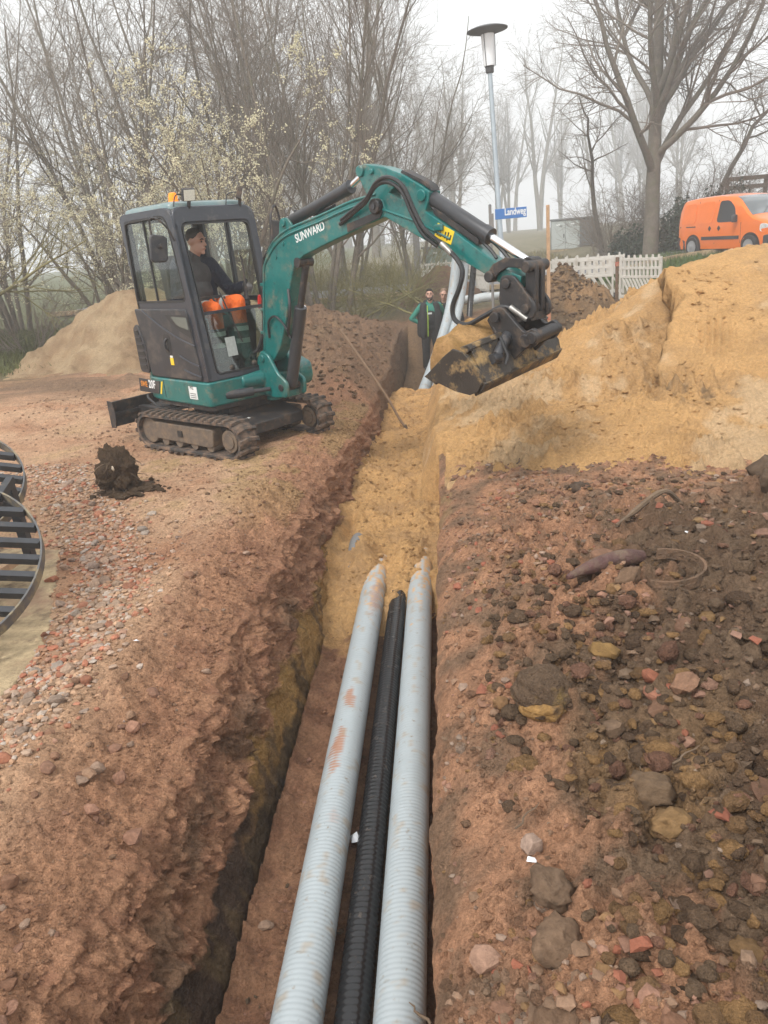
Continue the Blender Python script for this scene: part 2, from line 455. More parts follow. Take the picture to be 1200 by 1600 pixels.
def ground_z(x, y):
    """natural surface, without the trench"""
    x = np.asarray(x, float); y = np.asarray(y, float)
    near = 1 - sst(14, 26, y)
    z = 0.05 * fbm(x, y, 0.35, 3, 1) * (0.5 + near) + near * (0.018 * fbm(x, y, 2.2, 4, 2) + 0.010 * fbm(x, y, 11, 3, 3) + 0.010 * np.abs(fbm(x, y, 6.5, 4, 4, 0.6)) + 0.006 * np.abs(fbm(x, y, 24, 2, 7)))
    xl = lipL(y); xr = lipR(y)
    # rounded, crumbling left shoulder
    z = z - 0.11 * np.exp(-np.clip(xl - x, 0, 9) / 0.16) * near * (x < 0.5 * (xl + xr))
    z = z + 0.06 * sst(-3.0, -1.7, x) * (1 - sst(-1.75, -1.4, x)) * (1 - sst(5, 9, y))
    # broken clods along the left shoulder
    sh = np.exp(-((x - xl + 0.22) / 0.28) ** 2) * (1 - sst(7, 11, y))
    z = z + sh * (0.055 * np.abs(fbm(x, y, 4.5, 4, 8, 0.62)) + 0.022 * np.abs(fbm(x, y, 17, 3, 9)))
    # caterpillar prints behind the excavator, levelled bed under the slab
    u = (x + 2.36) * 0.819 - (y - 8.26) * 0.574; v = (x + 2.36) * 0.574 + (y - 8.26) * 0.819
    for s_ in (-0.565, 0.565):
        w = np.abs(v - s_ - 0.10 * np.sin(u * 0.7))
        z = z + (1 - sst(0.10, 0.14, w)) * sst(-5.2, -4.2, u) * (1 - sst(1.0, 1.3, u)) * (0.012 * np.sin(u * 2 * np.pi / 0.125 + w * 14) - 0.012)
    m = sst(-1.85, -2.2, x) * sst(1.8, 2.4, y) * (1 - sst(5.4, 6.0, y))
    xsl = np.interp(y, [2.2, 2.6, 3.15, 3.3, 3.6, 4.09, 4.8, 5.2], [-2.9, -2.55, -2.30, -2.28, -2.32, -2.48, -2.80, -2.95]) + 0.03 * fbm(x, y, 5, 3, 87)
    z = z * (1 - m) - (0.022 - 0.010 * np.abs(fbm(x, y, 9, 3, 90)) + 0.055 * sst(0.0, 0.07, xsl - x)) * m
    # right hand spoil: lumpy
    rgt = sst(0.0, 0.7, x - xr) * (1 - sst(7, 9, y)) * (1 - 0.75 * sst(4.6, 6.0, y))
    lump = np.abs(fbm(x, y, 3.1, 4, 21, 0.55))
    z = z + rgt * (0.03 + 0.13 * lump + 0.08 * fbm(x, y, 1.0, 2, 22) + 0.075 * np.abs(fbm(x, y, 7, 4, 23, 0.62)) + 0.016 * np.abs(fbm(x, y, 26, 2, 24)))
    z = z + 0.20 * np.exp(-((x - 1.75) / 0.75) ** 2 - ((y - 3.0) / 1.5) ** 2) * (x > 0) + 0.06 * sst(0.8, 2.4, x) * (1 - sst(5, 7.5, y)) * rgt
    z = z - (0.20 * np.exp(-np.clip(x - xr, 0, 9) / 0.17) + 0.03 * np.exp(-np.clip(x - xr, 0, 9) / 0.04)) * near * (1 - 0.75 * sst(6.3, 7.2, y)) * (x > 0.5 * (xl + xr))
    # spoil thrown up to the left of the trench, further back
    g = lambda cx, cy, sx, sy, h: h * np.exp(-((x - cx) / sx) ** 2 - ((y - cy) / sy) ** 2)
    hump = g(-2.5, 13.2, 1.1, 2.4, 0.62) + g(-1.75, 10.9, 0.6, 1.2, 0.22) + g(-3.6, 17.0, 2.0, 1.8, 0.70) + g(1.6, 17.5, 1.4, 2.5, 0.25)
    hump = hump * (1 - sst(-0.35, 0.02, x - xl) * (x < 0))
    z = z + hump * (1 + 0.35 * fbm(x, y, 2.4, 4, 31)) + sst(9.5, 11, y) * (1 - sst(19, 24, y)) * (0.05 * np.abs(fbm(x, y, 2.8, 4, 33)) + 0.03 * np.abs(fbm(x, y, 9, 3, 34)))
    # bank on the right where the van stands, gentle rise far behind
    z = z + 0.55 * sst(4.6, 8.0, x) * sst(17.5, 23.5, y) + 0.5 * sst(30, 70, y)
    z = z + 0.5 * sst(5, 12, -x) * sst(15, 24, y) * 0.5
    return z

def pal(*c): return np.array(c)
C_RED, C_REDD, C_TAN = pal(0.475, 0.255, 0.148), pal(0.335, 0.168, 0.100), pal(0.62, 0.405, 0.255)
C_SAND = pal(0.60, 0.355, 0.152)
C_DARK, C_YEL, C_HUM = pal(0.165, 0.112, 0.072), pal(0.47, 0.28, 0.10), pal(0.040, 0.032, 0.026)

def ground_col(x, y):
    n1 = fbm(x, y, 0.9, 4, 51); n2 = fbm(x, y, 4.5, 4, 52); n3 = fbm(x, y, 0.35, 3, 53)
    c = np.zeros(x.shape + (3,)) + C_RED
    c = mixc(c, C_REDD, np.clip(0.35 + 0.9 * n2, 0, 1) * 0.75)
    tan = sst(-1.45, -2.0, x) * np.clip(0.72 + 0.9 * n1 + 0.3 * n2, 0, 1) * (1 - 0.6 * sst(10, 16, y))
    c = mixc(c, C_TAN, tan * 0.8)
    # rubble side
    xr = lipR(y)
    brown = sst(0.38, 0.95, x - xr - 0.10 * (y - 2) + 0.5 * n1 + 0.3 * n2) * (1 - sst(7.0, 9.5, y)) * sst(-1.0, 0.2, 5.2 - y + 2.0 * n3 + 0.5 * (x > 0))
    c = mixc(c, (0.125, 0.084, 0.054), brown * 0.88)
    c = mixc(c, C_DARK * 1.35, (x > xr) * (y < 9) * np.clip(0.30 + 0.9 * n2 + 0.5 * n1, 0, 0.75))
    ylw = sst(0.15, 0.45, n3 * 0.6 + n1 + 0.35 * (1 - sst(1.6, 2.2, y)) - 0.1) * sst(0.15, 0.5, x - xr) * (1 - sst(2.3, 2.9, y)) * (1 - sst(1.0, 1.4, x))
    c = mixc(c, (0.36, 0.215, 0.10), ylw * 0.6)
    # sand spilt round the digger's front and heap
    sp = sst(0.25, 0.5, n1 * 0.8 + n2 * 0.4 + 0.55 * np.exp(-((x + 1.0) / 0.5) ** 2 - ((y - 8.3) / 1.2) ** 2))
    c = mixc(c, (0.46, 0.31, 0.14), sp * (x < 0) * (1 - sst(3.5, 5.5, -x)) * sst(4.5, 7.0, y) * 0.6)
    # farther: dark dug soil, then rough grass
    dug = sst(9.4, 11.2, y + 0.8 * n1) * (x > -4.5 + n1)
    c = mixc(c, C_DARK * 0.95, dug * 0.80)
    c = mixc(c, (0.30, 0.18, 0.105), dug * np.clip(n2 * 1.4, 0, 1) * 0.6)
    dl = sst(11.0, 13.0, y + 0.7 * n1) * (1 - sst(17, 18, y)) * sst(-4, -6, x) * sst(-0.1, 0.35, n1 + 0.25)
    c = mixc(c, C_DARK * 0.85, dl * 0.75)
    far = sst(18.5, 22.0, y + 1.5 * n1)
    c = mixc(c, (0.155, 0.140, 0.082), far)
    c = mixc(c, (0.23, 0.19, 0.125), far * np.clip(0.5 + n2, 0, 1) * 0.6)
    gl = sst(-6.5, -9.0, x + n1) * sst(12.5, 15, y)
    c = mixc(c, (0.10, 0.115, 0.045), gl * 0.8)
    return c

# rows and columns: dense near the camera and along the trench
ys = np.concatenate([np.linspace(-6, 0.9, 24)[:-1], np.exp(np.linspace(math.log(0.9), math.log(20.0), 520)), np.exp(np.linspace(math.log(20.3), math.log(165), 70))])
tL = np.linspace(0, 1, 215) ** 1.55                     # left plateau
farx = np.exp(np.linspace(math.log(6.0), math.log(110), 26))
NWL, NF, NWR = 72, 44, 26
rowsV, rowsC = [], []
Yr = ys[:, None]
xl = lipL(ys)[:, None]; xr = lipR(ys)[:, None]; D = depth(ys)[:, None]
# plateau left (from far to lip)
s = np.concatenate([-farx[::-1][:-1] + 0 * 1.0, [-6.0]])
XL0 = np.broadcast_to(s[None, :], (len(ys), len(s)))
XL1 = xl - (tL[::-1][None, 1:]) * (6.0 + xl)
XR1 = xr + (tL[None, :-1]) * (6.5 - xr)
XR0 = np.broadcast_to(np.exp(np.linspace(math.log(6.5), math.log(110), 26))[None, :], (len(ys), 26))
Xl = np.concatenate([XL0, XL1], 1); Xr = np.concatenate([XR1, XR0], 1)
Yl = np.broadcast_to(Yr, Xl.shape); Yrr = np.broadcast_to(Yr, Xr.shape)
Zl = ground_z(Xl, Yl); Zr = ground_z(Xr, Yrr)
zl0 = Zl[:, -1:]; zr0 = Zr[:, :1]
# left wall: sloped crumbling top, then a steep cut face
t = np.linspace(0, 1, NWL + 1)[None, 1:]
toeL = np.interp(ys, [-5, 6, 8, 9.5, 19], [-1.03, -1.03, -0.96, -0.86, -0.84])[:, None]
px = np.interp(t[0], [0, 0.07, 0.30, 0.55, 0.66, 1.0], [0, 0.22, 0.44, 0.66, 0.76, 1.0])[None]
pz = np.interp(t[0], [0, 0.07, 0.30, 0.55, 0.66, 1.0], [0, 0.05, 0.27, 0.52, 0.62, 1.0])[None]
Yw = np.broadcast_to(Yr, (len(ys), NWL))
Xw = xl + (toeL - xl) * px; Zw = zl0 + (FLOOR * D - zl0) * pz
wf = np.sin(np.pi * np.clip(t, 0, 1)) ** 0.5 * D * (1 - 0.6 * sst(8, 12, Yr))
nz = fbm(Yw, Zw * 1.3, 3.2, 5, 61, 0.62); nz2 = np.abs(fbm(Yw, Zw * 1.2, 9.0, 4, 62, 0.6)); nz3 = np.abs(fbm(Yw, Zw, 26, 3, 66))
rugged = 1 - 0.52 * sst(0.55, 0.7, t)
Xw = Xw + wf * rugged * (0.075 * nz + 0.052 * nz2 + 0.018 * nz3 - 0.02)
Zw = Zw + wf * rugged * (0.036 * fbm(Yw, Zw, 5.5, 4, 63))
# right wall
t2 = np.linspace(0, 1, NWR + 1)[None, :-1]
toeR = xr + 0.04
Xv = toeR + (xr - toeR) * t2 + 0.022 * np.sin(np.pi * t2) * fbm(np.broadcast_to(Yr, (len(ys), NWR)), np.broadcast_to(t2 * 0.9, (len(ys), NWR)), 5, 4, 64)
Zv = FLOOR * D + (zr0 - FLOOR * D) * t2 ** 0.9
Yv = np.broadcast_to(Yr, Xv.shape)
# floor
t3 = np.linspace(0, 1, NF + 2)[None, 1:-1]
Xf = toeL + (toeR - toeL) * t3; Yf = np.broadcast_to(Yr, Xf.shape)
Zf = FLOOR * D + 0.03 * fbm(Xf, Yf, 3.5, 4, 65) + 0.035 * np.abs(fbm(Xf, Yf, 9, 4, 67, 0.6)) + 0.10 * np.exp(-(Xf - toeL) / 0.06) * D
Zf = np.where(D < 0.5, Zf * D, Zf)
X = np.concatenate([Xl, Xw, Xf, Xv, Xr], 1); Y = np.concatenate([Yl, Yw, Yf, Yv, Yrr], 1); Z = np.concatenate([Zl, Zw, Zf, Zv, Zr], 1)
# colours
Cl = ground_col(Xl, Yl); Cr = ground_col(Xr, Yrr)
tt = np.broadcast_to(t, Xw.shape)
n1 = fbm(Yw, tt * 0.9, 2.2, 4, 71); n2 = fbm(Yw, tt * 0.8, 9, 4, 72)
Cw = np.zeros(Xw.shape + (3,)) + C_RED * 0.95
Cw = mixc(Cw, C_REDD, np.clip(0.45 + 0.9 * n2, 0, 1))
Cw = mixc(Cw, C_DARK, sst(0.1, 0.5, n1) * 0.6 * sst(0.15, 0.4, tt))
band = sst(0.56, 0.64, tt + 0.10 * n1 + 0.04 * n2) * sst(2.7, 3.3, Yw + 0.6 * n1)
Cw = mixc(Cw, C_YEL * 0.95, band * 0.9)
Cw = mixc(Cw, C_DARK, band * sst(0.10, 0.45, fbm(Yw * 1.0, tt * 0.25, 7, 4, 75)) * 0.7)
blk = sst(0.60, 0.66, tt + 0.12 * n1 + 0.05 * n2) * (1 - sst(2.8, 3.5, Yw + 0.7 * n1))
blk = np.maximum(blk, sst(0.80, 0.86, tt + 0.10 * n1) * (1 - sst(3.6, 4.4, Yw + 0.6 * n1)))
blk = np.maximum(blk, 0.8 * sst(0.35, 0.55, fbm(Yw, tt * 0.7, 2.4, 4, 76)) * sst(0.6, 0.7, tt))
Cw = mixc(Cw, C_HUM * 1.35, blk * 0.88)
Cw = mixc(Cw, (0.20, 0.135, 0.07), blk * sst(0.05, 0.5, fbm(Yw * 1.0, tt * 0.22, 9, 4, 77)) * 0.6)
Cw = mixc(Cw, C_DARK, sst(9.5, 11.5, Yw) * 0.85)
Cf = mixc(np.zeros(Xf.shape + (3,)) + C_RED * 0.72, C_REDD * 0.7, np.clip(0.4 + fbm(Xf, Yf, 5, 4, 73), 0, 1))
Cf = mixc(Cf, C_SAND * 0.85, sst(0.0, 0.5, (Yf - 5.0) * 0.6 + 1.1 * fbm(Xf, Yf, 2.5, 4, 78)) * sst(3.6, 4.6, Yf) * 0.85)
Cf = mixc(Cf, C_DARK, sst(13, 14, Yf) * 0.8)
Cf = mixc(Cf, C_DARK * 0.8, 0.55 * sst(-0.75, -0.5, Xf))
Cv = mixc(np.zeros(Xv.shape + (3,)) + C_RED * 0.95, C_REDD, np.clip(0.45 + 0.8 * fbm(Yv, Zv, 6, 4, 74), 0, 1))
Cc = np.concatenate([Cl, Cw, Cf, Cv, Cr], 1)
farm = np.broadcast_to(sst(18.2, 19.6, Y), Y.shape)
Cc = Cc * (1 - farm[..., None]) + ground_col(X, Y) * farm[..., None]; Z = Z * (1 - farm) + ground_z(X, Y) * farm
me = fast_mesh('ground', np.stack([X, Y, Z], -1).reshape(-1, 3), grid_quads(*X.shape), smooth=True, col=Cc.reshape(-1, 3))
ground = link('ground', me, M_soil)
tag(ground, 'churned red brown earth with a narrow pipe trench cut through it', 'ground', kind='structure')

# sand bed filled over the pipes
yb = np.linspace(5.05, 13.9, 480); xb = np.linspace(0, 1, 80)
Yb, Tb = np.meshgrid(yb, xb, indexing='ij')
xa = np.interp(yb, [5, 6.0, 7, 8, 9.5, 14], [-1.16, -1.20, -1.26, -1.20, -1.10, -1.05])[:, None]; xz = lipR(yb)[:, None] + 0.03
Xb = xa + (xz - xa) * Tb
top = np.interp(Yb, [5.05, 5.5, 6.0, 6.6, 8, 12.6, 13.4, 13.9], [-0.90, -0.84, -0.70, -0.56, -0.50, -0.50, -0.62, -0.92])
# it lies lower between and over the pipes at the near end, higher along the left face
lead = 0.55 * np.exp(-((Xb + 0.95) / 0.16) ** 2) + 0.20 * np.exp(-((Xb + 0.50) / 0.06) ** 2) + 0.16 * np.exp(-((Xb + 0.30) / 0.05) ** 2)
Zb = np.interp(Yb + lead * sst(5.05, 5.7, Yb) + 0.12 * fbm(Xb, Yb, 3, 3, 81), [5.05, 5.35, 5.75, 6.35, 7.1, 8.2, 12.6, 13.4, 13.9], [-0.93, -0.84, -0.73, -0.645, -0.565, -0.50, -0.47, -0.60, -0.92])
Zb = Zb + 0.12 * np.exp(-(Xb - xa) / 0.20) * sst(5.4, 6.4, Yb) + 0.20 * np.exp(-(xz - Xb) / 0.17) * sst(6.8, 8.0, Yb)
Zb = Zb + 0.030 * fbm(Xb, Yb, 2.2, 4, 82) + 0.045 * np.abs(fbm(Xb, Yb, 6, 4, 83, 0.65)) + 0.05 * fbm(Xb, Yb * 1.3, 1.1, 2, 85)
Zb = Zb + 0.055 * fbm(Xb, Yb, 4.0, 3, 86) * np.exp(-((Yb - 6.0) / 0.5) ** 2)
Zb = Zb - 0.055 * np.sin(2 * np.pi * (Xb + 0.69) / 0.388) * np.exp(-((Yb - 6.05) / 0.5) ** 2) * (Xb < -0.15)
Zb = Zb - 0.10 * np.exp(-((Xb + 0.98) / 0.05) ** 2) * sst(6.3, 6.6, Yb) * (1 - sst(6.9, 7.2, Yb))
nB = fbm(Xb, Yb, 3, 4, 84)
Cb = mixc(np.zeros(Xb.shape + (3,)) + C_SAND, (0.47, 0.285, 0.135), np.clip(0.3 + nB, 0, 1))
me = fast_mesh('sand_bed', np.stack([Xb, Yb, Zb], -1).reshape(-1, 3), grid_quads(*Xb.shape), smooth=True, col=Cb.reshape(-1, 3))
tag(link('sand_bed', me, M_sand), 'damp yellow sand filled into the trench over the pipes', 'sand bed', kind='structure')

# ---------------------------------------------------------------- heaps: closed mounds standing on the ground
def heap(name, fn, x0, x1, y0, y1, nx, ny, material, colfn, label, cat, warp=None):
    gx, gy = np.meshgrid(np.linspace(x0, x1, nx), np.linspace(y0, y1, ny))
    z = fn(gx, gy)
    wx = gx + warp(gx, gy) if warp else gx
    me = fast_mesh(name, np.stack([wx, gy, z], -1).reshape(-1, 3), grid_quads(ny, nx), smooth=True, col=colfn(gx, gy).reshape(-1, 3))
    return tag(link(name, me, material), label, cat)

# big sand heap: surface through surveyed points (thin plate), with the slumped scarp
SP = np.array([(-0.10, 7.0, -0.04), (0.35, 6.75, -0.02), (0.9, 6.5, 0.0), (1.6, 6.25, 0.0), (2.5, 5.98, 0.02), (3.5, 5.75, 0.0), (5, 5.5, 0.0), (6.5, 5.2, -0.1),
               (-0.05, 8.5, 0.03), (-0.02, 10, 0.05), (0.0, 12, 0.0), (-0.02, 13.2, -0.1),
               (0.45, 7.6, 0.16), (0.98, 7.8, 0.26), (0.8, 9.0, 0.37), (0.75, 10.4, 0.33), (0.6, 12.0, 0.1), (1.29, 9.0, 0.60), (1.3, 10.2, 0.45), (1.7, 8.2, 0.38), (1.5, 7.4, 0.33),
               (1.88, 7.6, 0.42), (1.85, 9.0, 0.92), (2.0, 10.0, 0.8), (2.35, 8.6, 0.88), (2.4, 9.3, 1.20), (2.75, 9.5, 1.41), (2.2, 7.0, 0.36), (2.2, 7.9, 0.50),
               (3.07, 7.6, 0.66), (3.0, 8.4, 1.05), (3.73, 9.5, 1.53), (3.2, 9.4, 1.50), (4.6, 9.6, 1.64), (6, 9.8, 1.6), (4.2, 7.8, 0.85), (5.5, 7.8, 0.95), (3.2, 6.6, 0.24), (4.6, 6.5, 0.30), (6.2, 6.5, 0.3),
               (2.5, 10.8, 1.0), (3.6, 11.2, 1.2), (5, 11.4, 1.2), (6.5, 11.3, 1.1), (1.6, 12.3, -0.1), (3, 13.2, -0.1), (5, 13.6, -0.1), (7, 13.5, -0.1), (7.6, 9.8, 0.6), (7.6, 7.5, 0.2), (8, 12, 0)])
_d = np.sqrt(((SP[:, None, :2] - SP[None, :, :2]) ** 2).sum(-1))
def _U(r): return np.where(r > 1e-9, r * r * np.log(np.maximum(r, 1e-9)), 0.0)
NSP = len(SP); ASP = np.zeros((NSP + 3, NSP + 3)); ASP[:NSP, :NSP] = _U(_d) + 0.02 * np.eye(NSP); ASP[:NSP, NSP] = 1; ASP[:NSP, NSP + 1:] = SP[:, :2]; ASP[NSP:, :NSP] = ASP[:NSP, NSP:].T
WSP = np.linalg.solve(ASP, np.concatenate([SP[:, 2], np.zeros(3)]))
def tps(x, y):
    out = WSP[NSP] + WSP[NSP + 1] * x + WSP[NSP + 2] * y
    for k in range(NSP): out = out + WSP[k] * _U(np.sqrt((x - SP[k, 0]) ** 2 + (y - SP[k, 1]) ** 2))
    return out
def scarp(x, y):
    xs = np.interp(y, [7.3, 7.7, 8.2, 8.6, 9.2, 9.7], [2.06, 2.17, 2.41, 2.62, 2.66, 2.60]) + 0.13 * fbm(y, y * 0 + 1.1, 2.2, 4, 95, 0.55)
    return x - xs, np.interp(y, [7.2, 7.6, 8.2, 8.7, 9.2, 9.6, 9.9], [0, 0.18, 0.55, 0.68, 0.52, 0.22, 0])
def scarp_warp(x, y):      # the crust hangs over, the slide has undercut it
    d, A = scarp(x, y); A = np.clip(A / 0.68, 0, 1) * (1 + 0.4 * fbm(x * 0, y, 3.5, 3, 100))
    return np.where(d > 0.008, -0.20 * A * np.exp(-np.clip(d, 0, 9) / 0.14), 0.20 * A * np.exp(-np.clip(-d, 0, 9) / 0.14))
def sand_z(x, y):
    z = tps(x, y)
    # scarp: the crust to the right broke away and the sand left of it slid down
    xs = np.interp(y, [7.3, 7.7, 8.2, 8.6, 9.2, 9.7], [2.06, 2.17, 2.41, 2.62, 2.66, 2.60]) + 0.13 * fbm(y, y * 0 + 1.1, 2.2, 4, 95, 0.55)
    amp = np.interp(y, [7.2, 7.6, 8.2, 8.7, 9.2, 9.6, 9.9], [0, 0.18, 0.55, 0.68, 0.52, 0.22, 0])
    d = x - xs
    z = z - amp * (1 - sst(-0.02, 0.035, d)) * np.exp(-np.clip(-d, 0, 9) / 0.60) + 0.30 * amp * np.exp(-np.clip(d, 0, 9) / 0.30) * sst(-0.02, 0.03, d)
    z = z + 0.055 * fbm(x, y, 1.5, 4, 91) * sst(0.0, 0.25, z) + (0.014 + 0.036 * (1 - sst(0.55, 1.1, z))) * np.abs(fbm(x, y, 5.0, 4, 92, 0.62)) + (0.006 + 0.012 * (1 - sst(0.6, 1.1, z))) * np.abs(fbm(x, y, 15, 3, 93))
    cl = sst(0.1, 0.45, fbm(x, y, 0.9, 3, 94) + 0.35 * np.exp(-((x - 1.6) / 0.9) ** 2 - ((y - 8.2) / 0.7) ** 2))
    z = z + cl * 0.085 * (1 - 0.7 * sst(0.9, 1.3, z)) * np.abs(fbm(x, y, 4.2, 4, 96, 0.65)) * 1.6
    z = 0.965 * z
    xe = lipR(y)
    z = np.minimum(z, 0.07 + (x - xe + 0.03) * 2.4 + 0.10 * fbm(x, y, 2.2, 4, 99))     # slides over the trench edge onto the bed
    z = z - 1.2 * (1 - sst(7.0, 7.35, y)) * (1 - sst(0.0, 0.06, x - xe))
    # tooth marks of the bucket right of the scarp, below the crest
    tm = np.exp(-((x - 2.72) / 0.16) ** 2 - ((y - 8.05) / 0.22) ** 2)
    z = z + tm * 0.035 * np.sin((x - 0.35 * y) * 95)
    tm2 = sst(2.8, 3.1, x) * np.exp(-((y - 8.95 + 0.03 * x) / 0.13) ** 2)
    z = z + tm2 * 0.012 * np.sin((x + 0.2 * y) * 75)
    return z
def sand_c(x, y):
    n = fbm(x, y, 0.9, 4, 97); m = fbm(x, y, 5, 4, 98)
    c = mixc(np.zeros(x.shape + (3,)) + C_SAND, (0.48, 0.295, 0.145), np.clip(0.28 + 0.8 * n + 0.4 * m, 0, 1))
    c = mixc(c, (0.66, 0.46, 0.265), sst(0.15, 0.5, n + 0.3 * m) * 0.75)
    dk = np.exp(-((x - 2.25) / 0.28) ** 2 - ((y - 7.15) / 0.14) ** 2) * sst(-0.05, 0.3, m)
    return mixc(c, (0.12, 0.09, 0.06), dk * 0.8)
heap('sand_heap', sand_z, -0.30, 8.2, 5.3, 13.6, 450, 420, M_sand, sand_c, 'big heap of yellow sand with a slumped scarp right of the trench', 'sand heap', scarp_warp)

def mound(cx, cy, sx, sy, h, seed, rough=0.12, pw=1.6):
    def fn(x, y):
        r = np.sqrt(((x - cx) / sx) ** 2 + ((y - cy) / sy) ** 2) * (1 + 0.18 * fbm(x, y, 0.9, 3, seed))
        b = h * (1 - sst(0, 1.02, r ** 0.9)) ** 0.95
        return ground_z(x, y) - 0.05 + b + sst(0, 0.25, b) * (rough * fbm(x, y, 2.1, 4, seed + 1) + 0.5 * rough * np.abs(fbm(x, y, 6, 4, seed + 2)))
    return fn
def two(c1, c2, seed, sc=1.6):
    def f(x, y): return mixc(np.zeros(x.shape + (3,)) + np.array(c1), c2, np.clip(0.4 + 1.1 * fbm(x, y, sc, 5, seed), 0, 1))
    return f
heap('sand_heap', mound(-6.35, 16.0, 3.0, 2.3, 1.32, 201, 0.07), -9.6, -3.2, 13.5, 18.6, 150, 130, M_sand, two((0.40, 0.29, 0.175), (0.30, 0.20, 0.115), 205), 'smooth grey tan sand heap behind the excavator, before the thicket', 'sand heap')
heap('earth_heap', mound(2.35, 15.3, 1.5, 1.7, 1.12, 211, 0.16), 0.7, 4.4, 13.2, 17.4, 130, 130, M_soil, two((0.15, 0.105, 0.065), (0.34, 0.21, 0.11), 215), 'dark brown clotted earth heap between bucket and white barriers', 'earth heap')
heap('earth_heap', mound(0.05, 24.2, 1.55, 1.6, 1.15, 221, 0.08), -1.7, 2.0, 22.4, 26.2, 90, 90, M_soil, two((0.21, 0.125, 0.078), (0.15, 0.095, 0.06), 225), 'conical reddish brown earth heap behind the two workers', 'earth heap')

# ---------------------------------------------------------------- road and kerb at the back
def strip(name, cx, x0, x1, z0, wid, m, n=80):
    xs_ = np.linspace(x0, x1, n); yc = cx(xs_)
    V = []
    for w in (-wid / 2, wid / 2): V.append(np.stack([xs_, yc + w, ground_z(xs_, yc + w) * 0 + z0(xs_, yc + w)], -1))
    me = fast_mesh(name, np.stack(V, 0).reshape(-1, 3), grid_quads(2, n), smooth=True)
    return link(name, me, m)
rz = lambda x, y: np.maximum.reduce([ground_z(x, y), ground_z(x, y + 1), ground_z(x, y - 1)]) + 0.05
rxs = np.linspace(-14, 40, 160); rw = np.linspace(-2.9, 2.9, 13)
RX, RW = np.meshgrid(rxs, rw); RY = 30.0 - 0.03 * RX + RW
RZ = ground_z(RX, RY) + 0.10
RZ = np.convolve(RZ.mean(0), np.ones(9) / 9, 'same')[None, :].repeat(13, 0); RZ[:, :5] = RZ[:, 5:6]; RZ[:, -5:] = RZ[:, -6:-5]
tag(link('road', fast_mesh('road', np.stack([RX, RY, RZ], -1).reshape(-1, 3), grid_quads(13, 160), smooth=True), M_asphalt), 'grey asphalt side road crossing behind the building site', 'road', kind='structure')
kb = MB()
for i in range(0, 159, 2):
    for sgn in (-1,):
        x, x2 = rxs[i], rxs[min(i + 2, 159)]
        kb.bar((x + 0.01, 30 - 0.03 * x - 3.0, RZ[0, i] + 0.03), (x2 - 0.01, 30 - 0.03 * x2 - 3.0, RZ[0, min(i + 2, 159)] + 0.03), 0.14, 0.16)
tag(kb.build('kerb', M_concrete, bevel=0.01), 'pale concrete kerb along the near edge of the road', 'kerb', kind='structure')

# concrete slab at the left edge with its rounded rim
sl = rquad([(-5.2, 5.6), (-2.75, 5.2), (-2.46, 4.09), (-2.28, 3.3), (-2.55, 2.6), (-5.2, 2.2)], 0.25, 12)
sl = [(p[0] + 0.035 * float(fbm(np.array([p[0]]), np.array([p[1]]), 3.0, 4, 88)[0]), p[1] + 0.03 * float(fbm(np.array([p[0]]), np.array([p[1]]), 3.0, 4, 89)[0])) for p in sl]
slab = MB().prism(sl, -0.14, -0.028, 'z').build('concrete_slab', M_concrete, bevel=0.012)
tag(slab, 'stained tan concrete slab under the round grates at left', 'slab')

# ================================================================ EXCAVATOR  (local frame: x forward, y to its left, z up)
EX = empty('excavator', (-2.36, 8.26, 0.0), R(-41))
tag(EX, 'teal and black mini excavator with cab, boom and wide ditching bucket', 'excavator')


def text(name, body, size, M, material, parent, ext=0.001, shear=0.0, xs=1.0, bold=0.0):
    cu = bpy.data.curves.new(name, 'FONT'); cu.body = body; cu.size = size; cu.extrude = ext; cu.align_x = 'LEFT'; cu.align_y = 'BOTTOM'; cu.shear = shear; cu.offset = bold
    tmp = bpy.data.objects.new('tmp', cu); COL.objects.link(tmp)
    bpy.context.view_layer.update()
    me = bpy.data.meshes.new_from_object(tmp.evaluated_get(bpy.context.evaluated_depsgraph_get()))
    bpy.data.objects.remove(tmp)
    me.transform(M @ Matrix.Diagonal((xs, 1, 1, 1)))
    me.name = name; me.materials.clear()
    return link(name, me, material, parent)


def side_text_M(x, y, z, ang):  # on a face whose normal is -y, baseline along +x tilted by ang
    return Matrix.Translation((x, y, z)) @ Matrix.Rotation(-ang, 4, 'Y') @ Matrix.Rotation(R(90), 4, 'X')


